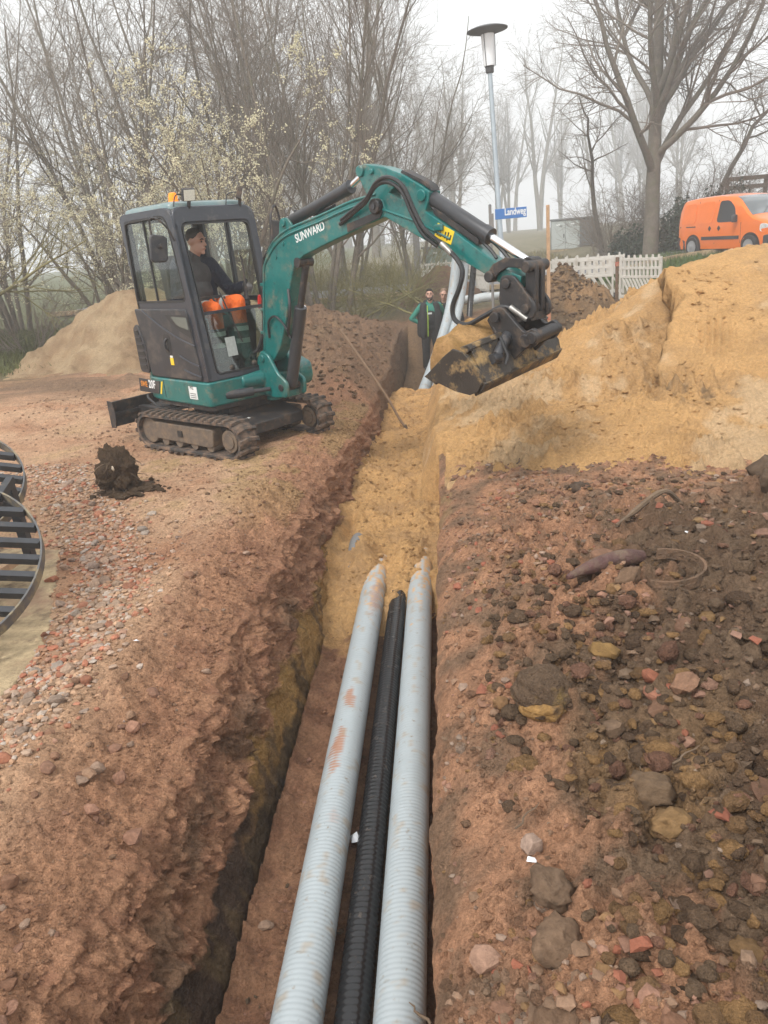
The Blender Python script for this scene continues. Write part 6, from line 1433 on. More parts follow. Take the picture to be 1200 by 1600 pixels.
pebbles('clods', x, y, rng.uniform(0.012, 0.030, n) * np.where(rng.random(n) < 0.12, 1.7, 1.0), pick([(0.165, 0.106, 0.066), (0.145, 0.092, 0.058), (0.19, 0.125, 0.078), (0.27, 0.158, 0.078), (0.33, 0.192, 0.085), (0.26, 0.135, 0.088)], n), M_soil, 'lumpy dark brown and yellowish clods tumbled over the spoil', 'clods', 0.25, sub=2, jag=0.10)
# crumbs sticking out of the left trench face
n = 700; iy = rng.integers(30, 430, n); ix = rng.integers(4, 40, n)
pebbles('rubble', Xw[iy, ix], Yw[iy, ix], rng.uniform(0.005, 0.018, n), Cw[iy, ix] * rng.uniform(0.85, 1.25, (n, 1)), M_soil, 'crumbs and small stones sticking out of the left trench face', 'rubble', 0.0, Z=Zw[iy, ix])
n = 900; y = 1.5 + 4.5 * rng.random(n); x = -1.0 + 0.95 * rng.random(n)
pebbles('floor_crumbs', x, y, rng.uniform(0.003, 0.016, n), pick([C_RED * 0.75, C_REDD * 0.8, C_DARK, PINK], n), M_soil, 'crumbs of red soil on the trench floor', 'soil', 0.2, Z=np.full(n, FLOOR + 0.012))
# sand clods on the heap and in the trench
n = 3400; x = 0.05 + 4.2 * rng.random(n); y = 6.4 + 2.8 * rng.random(n); keep = fbm(x, y, 1.2, 3, 601) + 0.25 * rng.normal(size=n) > 0.1
x, y = x[keep], y[keep]; n = len(x)
pebbles('sand_crumbs', x, y, rng.uniform(0.006, 0.030, n) * np.where(rng.random(n) < 0.85, 0.6, 1.2), sand_c(x, y) * rng.uniform(0.98, 1.2, (n, 1)), M_sand, 'small crumbs and clods of sand on the heap', 'sand', 0.1, Z=sand_z(x, y))
n = 700; x = 2.2 + 0.45 * rng.normal(size=n); y = 15.2 + 0.7 * rng.normal(size=n)
pebbles('soil_crumbs', x, y, rng.uniform(0.01, 0.05, n), pick([BRN, (0.2, 0.13, 0.08), (0.3, 0.19, 0.1)], n), M_soil, 'clods on the dark earth heap and the spoil round it', 'soil', 0.1, Z=np.maximum(ground_z(x, y), mound(2.35, 15.3, 1.5, 1.7, 1.12, 211, 0.16)(x, y)))
n = 2200; x = -4 + 4.5 * rng.random(n); y = 9.8 + 8.5 * rng.random(n); ok = (x < lipL(y) - 0.05); x, y = x[ok], y[ok]; n = len(x)
pebbles('soil_crumbs', x, y, rng.uniform(0.01, 0.045, n), pick([BRN, (0.19, 0.12, 0.075), (0.28, 0.17, 0.1)], n), M_soil, 'clods strewn over the dug earth left of the far trench', 'soil', 0.1)

n = 2600; x = -1.0 + 0.95 * rng.random(n); y = 5.6 + 7.4 * rng.random(n); iy_ = np.clip(((y - 5.05) / 8.85 * 479).astype(int), 0, 479); tx_ = np.clip((x - xa[iy_, 0]) / (xz[iy_, 0] - xa[iy_, 0]), 0, 1); zz_b = Zb[iy_, (tx_ * 79).astype(int)]
pebbles('sand_crumbs', x, y, rng.uniform(0.004, 0.020, n) * np.where(rng.random(n) < 0.08, 1.6, 0.8), C_SAND * rng.uniform(0.7, 1.05, (n, 1)), M_sand, 'crumbs of sand on the filled part of the trench', 'sand', 0.1, Z=zz_b)

# ================================================================ PEOPLE
def solid(prims, voxel=0.012, smooth=3):
    """tapered capsules and ellipsoids fused into one continuous surface"""
    mb = MB()
    for p in prims:
        if p[0] == 'c':
            _, a, b, ra, rb = p; a, b = Vector(a), Vector(b); d = (b - a); Ld = d.length; d.normalize()
            path, rad = [], []
            for t in (-0.98, -0.8, -0.5, 0): path.append(a + d * (ra * t)); rad.append(ra * math.sqrt(max(0.02, 1 - t * t)))
            for t in (0, 0.5, 0.8, 0.98): path.append(b + d * (rb * t)); rad.append(rb * math.sqrt(max(0.02, 1 - t * t)))
            mb.tube(path, rad, 14)
        else:
            _, c, r = p[:3]; M = p[3] if len(p) > 3 else Matrix.Identity(4)
            prof = [(max(0.02, math.sin(math.pi * k / 10)), -math.cos(math.pi * k / 10)) for k in range(11)]
            mb.lathe(prof, 16, Matrix.Translation(c) @ M @ Matrix.Diagonal((r[0], r[1], r[2], 1)))
    o = mb.build('tmp', None, None, smooth=True)
    m = o.modifiers.new('r', 'REMESH'); m.mode = 'VOXEL'; m.voxel_size = voxel; m.use_smooth_shade = True
    s = o.modifiers.new('s', 'SMOOTH'); s.factor = 0.5; s.iterations = smooth
    bpy.context.view_layer.update()
    me = bpy.data.meshes.new_from_object(o.evaluated_get(bpy.context.evaluated_depsgraph_get()))
    bpy.data.objects.remove(o)
    me.polygons.foreach_set('use_smooth', [True] * len(me.polygons))
    return me
def head_prims(h, turn, s=1.0):
    """h: head centre; turn: matrix whose -Y looks forward"""
    q = lambda x, y, z: Vector(h) + turn @ Vector((x * s, y * s, z * s))
    T4 = turn.to_4x4()
    return [('e', q(0, 0.012, 0.03), (0.076 * s, 0.094 * s, 0.092 * s), T4), ('e', q(0, -0.022, -0.045), (0.060 * s, 0.070 * s, 0.080 * s), T4),
            ('c', q(0, -0.092, 0.012), q(0, -0.108, -0.022), 0.010 * s, 0.014 * s), ('e', q(0, -0.078, -0.098), (0.025 * s, 0.02 * s, 0.02 * s), T4),
            ('e', q(0.078, 0.012, 0.0), (0.012 * s, 0.02 * s, 0.032 * s), T4), ('e', q(-0.078, 0.012, 0.0), (0.012 * s, 0.02 * s, 0.032 * s), T4),
            ('c', q(-0.045, -0.078, 0.032), q(0.045, -0.078, 0.032), 0.014 * s, 0.014 * s), ('c', q(-0.022, -0.088, -0.058), q(0.022, -0.088, -0.058), 0.010 * s, 0.010 * s)]
def face_bits(par, h, turn, hairm, style, s=1.0):
    q = lambda x, y, z: Vector(h) + turn @ Vector((x * s, y * s, z * s))
    T4 = turn.to_4x4()
    for sx in (-1, 1):
        MB().lathe([(0.002, -0.010), (0.010, 0), (0.002, 0.010)], 8, Matrix.Translation(q(sx * 0.031, -0.085, 0.008))).build('eye', M_hairdark, par)
        MB().tube([q(sx * 0.014, -0.096, 0.030), q(sx * 0.034, -0.093, 0.035), q(sx * 0.050, -0.080, 0.028)], 0.006, 6).build('eyebrow', hairm, par)
    MB().tube([q(-0.024, -0.095, -0.062), q(0, -0.101, -0.060), q(0.024, -0.095, -0.062)], 0.004, 6).build('mouth', mat('lips', (0.36, 0.15, 0.12), 0.6), par)
    hp_ = [('e', q(0, 0.024, 0.048), (0.082 * s, 0.094 * s, 0.084 * s), T4)]
    if style != 'crop': hp_.append(('e', q(0, -0.035, 0.105), (0.066 * s, 0.055 * s, 0.030 * s), T4))
    link('hair', solid(hp_, 0.010, 2), hairm, par)
    if style == 'beard': link('beard', solid([('e', q(0, -0.040, -0.080), (0.062 * s, 0.062 * s, 0.050 * s), T4), ('c', q(-0.066, -0.005, -0.02), q(-0.05, -0.05, -0.07), 0.014, 0.02), ('c', q(0.066, -0.005, -0.02), q(0.05, -0.05, -0.07), 0.014, 0.02)], 0.010, 2), M_beard, par)
def hand_prims(w, d, nrm, s=1.0, curl=0.5):
    """palm and five bent fingers; w wrist, d pointing direction, nrm palm normal"""
    w, d, nrm = Vector(w), Vector(d).normalized(), Vector(nrm).normalized(); sdv = d.cross(nrm).normalized(); out = [('e', w + d * 0.05 * s, (0.035, 0.035, 0.035)), ('c', w, w + d * 0.07 * s, 0.028 * s, 0.033 * s)]
    for k, ln in enumerate((0.068, 0.078, 0.072, 0.056)):
        b = w + d * 0.085 * s + sdv * (0.030 - 0.020 * k) * s; m1 = b + (d * math.cos(curl) + nrm * math.sin(curl)) * ln * 0.5 * s; m2 = m1 + (d * math.cos(curl * 2.4) + nrm * math.sin(curl * 2.4)) * ln * 0.5 * s
        out += [('c', b, m1, 0.0095 * s, 0.009 * s), ('c', m1, m2, 0.009 * s, 0.0075 * s)]
    b = w + d * 0.03 * s + sdv * 0.034 * s; m1 = b + (d * 0.6 + sdv * 0.6 + nrm * 0.4).normalized() * 0.035 * s; m2 = m1 + (d * 0.7 + nrm * 0.7).normalized() * 0.03 * s
    out += [('c', b, m1, 0.013 * s, 0.011 * s), ('c', m1, m2, 0.011 * s, 0.009 * s)]
    return out

def infl(pr, k): return [(p[0], p[1], p[2], p[3] * 1 + k, p[4] + k) if p[0] == 'c' else (p[0], p[1], tuple(v + k for v in p[2])) + tuple(p[3:]) for p in pr]

# ---- worker one: hands on hips, open black vest over a green pullover (faces -y)
def worker(loc, rz, lean, arms, mats_, label, style, hairm, headturn, sc=1.0):
    top = empty('person', loc, rz); top.scale = (sc, sc, sc); tag(top, label, 'person', 'workers standing in the trench')
    hipL, hipR = (0.095, 0, 0.93), (-0.095, 0, 0.93)
    legs = []
    for sx, hp in ((1, hipL), (-1, hipR)):
        kn = (sx * 0.125, -0.03, 0.50); an = (sx * 0.14, 0.02, 0.09)
        legs.append((hp, kn, an))
    lx, ly = lean
    ch = Vector((lx, ly, 1.28)); nk = Vector((lx * 1.3, ly * 1.2, 1.47)); hd = Vector((lx * 1.6, ly * 1.5 - 0.03, 1.63))
    torso = [('e', (0, 0, 0.96), (0.185, 0.130, 0.14)), ('e', (lx * 0.4, ly * 0.4 - 0.01, 1.12), (0.180, 0.135, 0.17)), ('e', ch, (0.205, 0.135, 0.18)), ('c', ch + Vector((-0.165, 0, 0.115)), ch + Vector((0.165, 0, 0.115)), 0.066, 0.066)]
    legp = []; boots = []
    for hp, kn, an in legs:
        legp += [('c', hp, kn, 0.098, 0.070), ('c', kn, an, 0.068, 0.055)]
        boots += [('c', (an[0], an[1], 0.10), (an[0], an[1], 0.05), 0.062, 0.058), ('c', (an[0], an[1] + 0.02, 0.045), (an[0] * 1.12, an[1] - 0.17, 0.04), 0.048, 0.042)]
    armp = []; hands = []
    for sx, (el, wr, hd_dir, pn) in zip((1, -1), arms):
        sh = ch + Vector((sx * 0.195, 0, 0.115)); armp += [('c', sh, el, 0.055, 0.044), ('c', el, wr, 0.044, 0.033)]
        hands += hand_prims(wr, hd_dir, pn)
    neck = [('c', nk - Vector((0, 0, 0.06)), hd - Vector((0, 0, 0.06)), 0.060, 0.056)]
    tm = Matrix.Rotation(headturn[0], 3, 'Z') @ Matrix.Rotation(headturn[1], 3, 'X') @ Matrix.Rotation(headturn[2], 3, 'Y')
    body = link('body', solid(torso + legp + armp + hands + neck + head_prims(hd, tm), 0.010, 2), M_skin, top)
    face_bits(top, hd, tm, hairm, style)
    link('pullover', solid(infl(torso[1:], 0.012) + infl(armp, 0.014) + [('c', nk - Vector((0, 0, 0.05)), nk + Vector((0, 0, 0.02)), 0.072, 0.070)], 0.012, 2), mats_[0], top)
    link('trousers', solid(infl(torso[:1], 0.016) + infl(legp, 0.022) + [('e', (0, -0.030, 1.17), (0.185, 0.165, 0.24))], 0.013, 2), mats_[1], top)
    link('boots', solid(boots, 0.012, 1), M_boot, top)
    return top, ch, nk
t1, ch, nk = worker((-0.26, 17.15, FLOOR + 0.01), R(8), (0.01, -0.02),
                    ((Vector((0.36, 0.10, 1.16)), Vector((0.17, 0.13, 1.02)), (-0.9, 0.2, -0.2), (0, -1, 0)), (Vector((-0.40, 0.05, 1.15)), Vector((-0.20, 0.03, 1.03)), (0.8, -0.2, -0.3), (0, -1, 0))),
                    (M_greencloth, M_darkcloth), 'bearded worker in green sleeves and black vest, hand on hip', 'beard', M_hairdark, (R(-12), R(-10), R(0)), 0.985)
# open vest: two front panels and a back, lime edged
for sx in (-1, 1):
    link('vest_panel', solid([('c', (sx * 0.135, -0.07, 1.40), (sx * 0.150, -0.10, 1.12), 0.085, 0.095), ('c', (sx * 0.150, -0.10, 1.12), (sx * 0.17, -0.08, 0.80), 0.095, 0.095), ('c', (sx * 0.18, 0.03, 1.40), (sx * 0.20, 0.03, 0.82), 0.085, 0.10)], 0.013, 2), M_darkcloth, t1)
    if sx < 0: MB().tube([(sx * 0.062, -0.155, 1.42), (sx * 0.066, -0.185, 1.15), (sx * 0.085, -0.170, 0.76)], 0.008, 6).build('zip_trim', M_lime, t1)
link('vest_back', solid([('e', (0, 0.07, 1.13), (0.23, 0.11, 0.37))], 0.013, 2), M_darkcloth, t1)
link('vest_collar', solid([('c', (-0.07, 0.02, 1.47), (0.07, 0.02, 1.47), 0.06, 0.06)], 0.012, 2), M_darkcloth, t1)
MB().box((-0.02, -0.185, 1.25), (0.09, 0.012, 0.035)).build('chest_badge', M_reflect, t1); MB().box((-0.15, -0.125, 1.385), (0.07, 0.03, 0.012)).build('reflective_strip', M_reflect, t1)
MB().box((-0.185, -0.05, 0.79), (0.02, 0.04, 0.09)).build('pocket_tag', M_reflect, t1)
t2, ch, nk = worker((0.035, 17.5, FLOOR + 0.01), R(-6), (0.03, -0.10),
                    ((Vector((0.40, -0.08, 1.18)), Vector((0.46, -0.20, 0.98)), (0.1, -0.4, -0.8), (-1, 0, 0)), (Vector((-0.30, -0.10, 1.13)), Vector((-0.16, -0.30, 1.05)), (0.6, -0.7, 0), (0, 0, -1))),
                    (M_darkcloth, M_darkcloth), 'fair haired worker in dark jacket leaning over behind the conduits', 'crop', M_hairlight, (R(10), R(14), R(8)), 0.97)
MB().tube([(0.06, -0.20, 1.38), (0.055, -0.20, 1.15), (0.06, -0.16, 0.95)], 0.010, 6).build('zip_trim', M_lime, t2)
MB().tube(smooth_path([(-0.09, -0.14, 1.42), (0.0, -0.20, 1.40), (0.09, -0.14, 1.42)]), 0.014, 6).build('collar_trim', M_lime, t2)

# ---- operator in the cab (house frame: x forward, facing +x)
op = empty('person', (0, 0, 0)); op.matrix_world = EXM
tag(op, 'excavator operator in navy jacket and orange trousers seated in the cab', 'person')
OY = -0.06
hips = Vector((-0.24, OY, 1.43)); chs = Vector((-0.26, OY, 1.78)); hdp = Vector((-0.15, OY + 0.02, 2.115))
torso = [('e', hips, (0.14, 0.175, 0.12)), ('e', hips.lerp(chs, 0.5), (0.135, 0.165, 0.17)), ('e', chs, (0.125, 0.19, 0.17)), ('c', chs + Vector((0.01, -0.15, 0.11)), chs + Vector((0.01, 0.15, 0.11)), 0.065, 0.065)]
legp, low, arms_, hnds, bts = [], [], [], [], []
for sy, ko in ((-1, -0.02), (1, 0.02)):
    kn = Vector((0.245, OY + sy * 0.15, 1.47 + ko)); an = Vector((0.27, OY + sy * 0.14, 0.95))
    legp += [('c', hips + Vector((0.02, sy * 0.09, -0.01)), kn, 0.092, 0.068), ('c', kn, kn.lerp(an, 0.42), 0.066, 0.058)]
    low += [('c', kn.lerp(an, 0.40), an, 0.060, 0.050)]
    bts += [('c', an + Vector((0, 0, -0.02)), an + Vector((-0.01, 0, -0.06)), 0.055, 0.055), ('c', an + Vector((-0.02, 0, -0.075)), an + Vector((0.13, 0, -0.085)), 0.045, 0.040)]
    sh = chs + Vector((0.02, sy * 0.20, 0.10)); el = Vector((-0.10, OY + sy * 0.33, 1.585)); wr = Vector((0.10, OY + sy * 0.335 + (0.02 if sy > 0 else 0.02), 1.635))
    arms_ += [('c', sh, el, 0.060, 0.050), ('c', el, wr, 0.050, 0.036)]
    hnds += hand_prims(wr, (1, 0.0, 0.12), (0, 0, -1), 1.0, 0.75)
ot = Matrix.Rotation(R(112), 3, 'Z') @ Matrix.Rotation(R(8), 3, 'X')
body = link('body', solid(torso + legp + low + arms_ + hnds + [('c', chs + Vector((0.02, 0, 0.14)), hdp - Vector((0.02, 0, 0.06)), 0.062, 0.058)] + head_prims(hdp, ot, 1.04), 0.010, 2), M_skin, op)
face_bits(op, hdp, ot, M_hairgrey, 'crop', 1.04)
link('jumper', solid(infl(torso[1:3], 0.014) + [('c', chs + Vector((0.02, 0, 0.14)), chs + Vector((0.05, 0, 0.20)), 0.075, 0.070)], 0.012, 2), M_greycloth, op)
link('jacket', solid(infl(arms_, 0.020) + [('c', chs + Vector((-0.02, s_ * 0.155, 0.12)), hips + Vector((0.0, s_ * 0.17, 0.03)), 0.085, 0.075) for s_ in (-1, 1)] + [('e', chs + Vector((-0.07, 0, -0.05)), (0.09, 0.21, 0.28)), ('c', chs + Vector((0.01, -0.16, 0.12)), chs + Vector((0.01, 0.16, 0.12)), 0.078, 0.078)], 0.013, 2), M_navy, op)
link('trousers', solid(infl(torso[:1], 0.012) + infl(legp, 0.016), 0.012, 2), M_hivis, op)
link('trouser_legs', solid(infl(low, 0.016), 0.012, 2), M_slategreen, op)
link('boots', solid(bts, 0.012, 1), M_boot, op)
link('gloves', solid(infl(hnds, 0.004), 0.008, 2), mat('glove', (0.16, 0.15, 0.145), 0.8, var=(30, 0.3)), op)
for sy, ko in ((-1, -0.02), (1, 0.02)):
    kn = Vector((0.245, OY + sy * 0.15, 1.47 + ko)); an = Vector((0.27, OY + sy * 0.14, 0.95))
    for t_ in (0.45, 0.68): MB().cyl(kn.lerp(an, t_), kn.lerp(an, t_ + 0.09), 0.083 - 0.012 * t_, n=20).build('reflective_band', M_reflect, op)
    hp_ = hips + Vector((0.02, sy * 0.09, -0.01)); MB().cyl(hp_.lerp(kn, 0.62), hp_.lerp(kn, 0.72), 0.098, 0.096, n=20).build('reflective_band', M_reflect, op)

# ================================================================ TREES
def nrm_(v): return v / np.maximum(np.linalg.norm(v, axis=-1, keepdims=True), 1e-9)
def grow(seed, stems, levels):
    """vectorised branching. returns [(points N,m,3), (radii N,m), sides] per level"""
    g = np.random.default_rng(seed); out = []
    B = np.array([s[0] for s in stems], float); D = nrm_(np.array([s[1] for s in stems], float)); L = np.array([s[2] for s in stems], float); R0 = np.array([s[3] for s in stems], float)
    for li, lv in enumerate(levels):
        m = lv['m']; N = len(B)
        P = np.zeros((N, m, 3)); P[:, 0] = B; d = D.copy(); Rd = np.zeros((N, m))
        tt = np.linspace(0, 1, m)
        Rd[:] = R0[:, None] * (1 - tt[None] * (1 - lv.get('tip', 0.25))) 
        for k in range(1, m):
            d = nrm_(d + g.normal(size=(N, 3)) * lv['wob'] + np.array([0, 0, lv.get('up', 0.0)]))
            P[:, k] = P[:, k - 1] + d * (L / (m - 1))[:, None]
        out.append((P, Rd, lv['sides']))
        if li + 1 == len(levels): break
        nx = levels[li + 1]
        cnt = np.maximum(1, g.poisson(nx['n'] * np.clip(L / L.mean(), 0.4, 1.8)))
        idx = np.repeat(np.arange(N), cnt); M_ = len(idx)
        t = nx['t0'] + (nx.get('t1', 1.0) - nx['t0']) * g.random(M_)
        f = t * (m - 1); i0 = np.minimum(f.astype(int), m - 2); fr_ = (f - i0)[:, None]
        B = P[idx, i0] * (1 - fr_) + P[idx, i0 + 1] * fr_
        T = nrm_(P[idx, i0 + 1] - P[idx, i0])
        rv = g.normal(size=(M_, 3)); rv[:, 2] += nx.get('bias', 0.0); rv = nrm_(rv - T * (rv * T).sum(1, keepdims=True))
        a = np.radians(g.uniform(*nx['ang'], M_))[:, None]
        D = nrm_(T * np.cos(a) + rv * np.sin(a))
        Lp = L[idx] * g.uniform(*nx['lf'], M_) * (1.15 - nx.get('sh', 0.65) * t)
        rp = (Rd[idx, i0] * (1 - fr_[:, 0]) + Rd[idx, i0 + 1] * fr_[:, 0])
        R0 = np.clip(rp * nx['rf'] * g.uniform(0.8, 1.1, M_), nx.get('rmin', 0.003), nx.get('rmax', 9.0)); L = Lp
    return out
def tubes(levels, name):
    VV, QQ, off = [], [], 0
    for P, Rd, k in levels:
        N, m, _ = P.shape
        T = np.gradient(P, axis=1); T = nrm_(T)
        ref = np.where(np.abs(T[..., 2:3]) < 0.9, np.array([0, 0, 1.0]), np.array([1.0, 0, 0]))
        ref = np.broadcast_to(ref[:, :1], T.shape)
        u = nrm_(np.cross(T, ref)); w = np.cross(T, u)
        a = np.linspace(0, 2 * np.pi, k, endpoint=False)
        V = P[:, :, None] + Rd[:, :, None, None] * (np.cos(a)[:, None] * u[:, :, None] + np.sin(a)[:, None] * w[:, :, None])
        base = grid_quads(m, k, True)
        Q = (base[None] + (np.arange(N) * m * k)[:, None, None]).reshape(-1, 4) + off
        VV.append(V.reshape(-1, 3)); QQ.append(Q); off += N * m * k
    return fast_mesh(name, np.concatenate(VV), np.concatenate(QQ), smooth=True)
def bloom(P, n, size, seed, jit=0.05):
    """little five-faced blossoms along the twigs"""
    g = np.random.default_rng(seed); N, m, _ = P.shape
    q = g.random(N); q[q < 0.45] = 0; q = q / q.sum()            # some twigs are thick with flowers, others bare
    i = g.choice(N, n, p=q); t = g.random(n) ** 0.8 * (m - 1); i0 = np.minimum(t.astype(int), m - 2); f = (t - i0)[:, None]
    c = P[i, i0] * (1 - f) + P[i, i0 + 1] * f + g.normal(size=(n, 3)) * jit
    o = np.array([(1, 0, 0), (-0.5, 0.87, 0), (-0.5, -0.87, 0), (0, 0, 0.8), (0, 0, -0.8)])
    rot = nrm_(g.normal(size=(n, 3))); s = size * g.uniform(0.6, 1.4, n)
    # random rotation through two cross products
    r2 = nrm_(np.cross(rot, g.normal(size=(n, 3)))); r3 = np.cross(rot, r2)
    V = c[:, None] + s[:, None, None] * (o[None, :, 0:1] * rot[:, None] + o[None, :, 1:2] * r2[:, None] + o[None, :, 2:3] * r3[:, None])
    F = np.array([(0, 1, 3), (1, 2, 3), (2, 0, 3), (1, 0, 4), (2, 1, 4), (0, 2, 4)])
    return fast_mesh('blossom', V.reshape(-1, 3), tris=(F[None] + (np.arange(n) * 5)[:, None, None]).reshape(-1, 3))
class Tree:
    def __init__(s, seed, stems, levels, split, mt, mc, blooms=None):
        lv = grow(seed, stems, levels)
        s.trunk = tubes(lv[:split], 'trunk'); s.crown = tubes(lv[split:], 'crown'); s.mt, s.mc = mt, mc
        s.trunk.materials.append(mt); s.crown.materials.append(mc)
        s.bl = bloom(lv[-1][0], *blooms) if blooms else None
        if s.bl: s.bl.materials.append(M_blossom)
    def place(s, name, x, y, sc, rz, label, cat='tree', group=None, dz=-0.05, lean=(0, 0)):
        r = empty(name, (x, y, gz(x, y) + dz)); r.rotation_euler = (lean[0], lean[1], rz); r.scale = (sc, sc, sc)
        tag(r, label, cat, group)
        link('trunk', s.trunk, None, r); link('crown', s.crown, None, r)
        if s.bl: tag(link('blossom', s.bl, None, r), kind='stuff')
        return r
lv = lambda **k: k
# broad old tree on the right
OLD = Tree(701, [((0, 0, 0), (0.0, 0, 1), 15.5, 0.28)],
           [lv(m=14, wob=0.03, up=0.04, sides=12, tip=0.12), lv(n=24, t0=0.14, ang=(30, 58), lf=(0.38, 0.62), rf=0.62, m=10, wob=0.10, up=0.07, sides=8, tip=0.2, sh=0.55),
            lv(n=11, t0=0.15, ang=(25, 60), lf=(0.30, 0.58), rf=0.55, m=7, wob=0.12, up=0.04, sides=5, tip=0.25), lv(n=8, t0=0.1, ang=(25, 60), lf=(0.30, 0.6), rf=0.5, m=5, wob=0.14, up=0.02, sides=3, tip=0.3, rmin=0.006),
            lv(n=4, t0=0.1, ang=(25, 60), lf=(0.35, 0.7), rf=0.6, m=4, wob=0.14, up=0.0, sides=3, tip=0.4, rmin=0.005)], 2, M_bark, M_twig)
OLD.place('bare_tree', 7.65, 30.0, 1.0, R(70), 'large bare tree with a thick trunk left of the orange van')
OLD.place('bare_tree', 14.0, 26.0, 0.85, R(200), 'bare tree at the right edge, its branches reaching in over the van')
# upright many-stemmed tree behind the cab
g_ = np.random.default_rng(5)
def clump(n, spread, L, r0, seed, tilt=0.25):
    g = np.random.default_rng(seed); o = []
    for k in range(n):
        a = g.uniform(0, 6.28); o.append(((spread * math.cos(a) * g.random(), spread * math.sin(a) * g.random(), 0), (tilt * math.cos(a), tilt * math.sin(a), 1), L * g.uniform(0.75, 1.05), r0 * g.uniform(0.6, 1.0)))
    return o
UPR = Tree(711, clump(7, 0.6, 10.5, 0.090, 3, 0.26),
           [lv(m=12, wob=0.05, up=0.05, sides=9, tip=0.15), lv(n=16, t0=0.15, ang=(22, 48), lf=(0.22, 0.48), rf=0.5, m=8, wob=0.08, up=0.09, sides=5, tip=0.2, sh=0.5),
            lv(n=8, t0=0.1, ang=(20, 50), lf=(0.28, 0.6), rf=0.5, m=5, wob=0.10, up=0.05, sides=3, tip=0.3, rmin=0.006), lv(n=6, t0=0.1, ang=(20, 50), lf=(0.35, 0.7), rf=0.55, m=4, wob=0.12, up=0.03, sides=3, tip=0.4, rmin=0.0045)], 2, M_bark, M_twig)
UPR.place('bare_tree', -3.05, 20.5, 1.0, 0.3, 'dark many stemmed bare tree rising behind the cab roof and boom')
UPR.place('bare_tree', -12.2, 22.0, 0.98, 2.2, 'tall many stemmed bare tree at the far left of the thicket')
THN = Tree(721, clump(6, 0.7, 9.5, 0.075, 9, 0.32),
           [lv(m=12, wob=0.07, up=0.04, sides=8, tip=0.15), lv(n=15, t0=0.12, ang=(25, 60), lf=(0.25, 0.5), rf=0.5, m=7, wob=0.11, up=0.05, sides=5, tip=0.2, sh=0.5),
            lv(n=8, t0=0.1, ang=(25, 60), lf=(0.3, 0.6), rf=0.5, m=5, wob=0.12, up=0.02, sides=3, tip=0.3, rmin=0.006), lv(n=5, t0=0.1, ang=(25, 60), lf=(0.35, 0.7), rf=0.55, m=4, wob=0.12, up=0.01, sides=3, tip=0.4, rmin=0.0045)], 2, M_bark, M_twigpale)
for k, (x, y, s_, r_, lb) in enumerate(((-8.6, 21.5, 1.05, 0.5, 'slender bare tree above the smooth sand heap'), (-6.3, 24.0, 1.1, 1.9, 'slender bare tree straight behind the excavator cab'), 
                                         (-4.6, 27.0, 1.2, 4.6, 'slender bare tree right of the blossoming one, farther back'), (-0.9, 30.5, 0.95, 2.7, 'slender bare tree behind the tangled brush'),
                                         (-8.0, 31.0, 1.25, 0.9, 'slender hazy bare tree at the back of the thicket'), (-13.5, 34.0, 1.4, 2.9, 'slender hazy bare tree at the back, left of the blossom'), (-4.2, 36.0, 1.35, 0.1, 'slender hazy bare tree at the back, above the boom'))):
    THN.place('bare_tree', x, y, s_, r_, lb, group='bare trees of the left thicket')
BLO = Tree(731, clump(6, 0.5, 4.6, 0.085, 21, 0.45),
           [lv(m=10, wob=0.10, up=0.03, sides=7, tip=0.15), lv(n=13, t0=0.2, ang=(25, 65), lf=(0.30, 0.55), rf=0.5, m=6, wob=0.14, up=0.03, sides=4, tip=0.2, sh=0.45),
            lv(n=8, t0=0.1, ang=(25, 65), lf=(0.32, 0.6), rf=0.5, m=5, wob=0.14, up=0.0, sides=3, tip=0.3, rmin=0.005), lv(n=4, t0=0.1, ang=(25, 65), lf=(0.4, 0.8), rf=0.55, m=4, wob=0.14, up=0.0, sides=3, tip=0.4, rmin=0.004)], 2, M_bark, M_twig,
           (15000, 0.017, 77, 0.03))
for k, (x, y, s_, r_, lb) in enumerate(((-4.75, 17.8, 1.02, 0.0, 'cream blossoming small tree behind the excavator cab'), (-10.8, 16.6, 0.92, 2.0, 'cream blossoming shrub at the left edge of the picture'), (-8.3, 19.6, 0.9, 4.0, 'cream blossoming shrub behind the smooth sand heap'), (-13.2, 19.0, 1.0, 5.1, 'cream blossoming shrub in the far left corner'))):
    BLO.place('blossom_tree', x, y, s_, r_, lb, group='blossoming shrubs of the thicket')
FAR = [Tree(741 + k, [((0, 0, 0), (0.02, 0, 1), 15.0, 0.26)] if k == 0 else [((0, 0, 0), (-0.06, 0, 1), 14.0, 0.22), ((0.1, 0, 0), (0.12, 0.05, 1), 13.0, 0.20)],
            [lv(m=12, wob=0.035, up=0.05, sides=7, tip=0.10), lv(n=22, t0=0.22, ang=(22, 48), lf=(0.22, 0.42), rf=0.5, m=7, wob=0.09, up=0.09, sides=4, tip=0.2, sh=0.6),
             lv(n=8, t0=0.1, ang=(22, 50), lf=(0.3, 0.55), rf=0.5, m=4, wob=0.12, up=0.04, sides=3, tip=0.3, rmin=0.012), lv(n=5, t0=0.1, ang=(22, 50), lf=(0.4, 0.7), rf=0.55, m=3, wob=0.1, up=0.03, sides=3, tip=0.4, rmin=0.009)], 2, M_bark, M_twig) for k in range(2)]
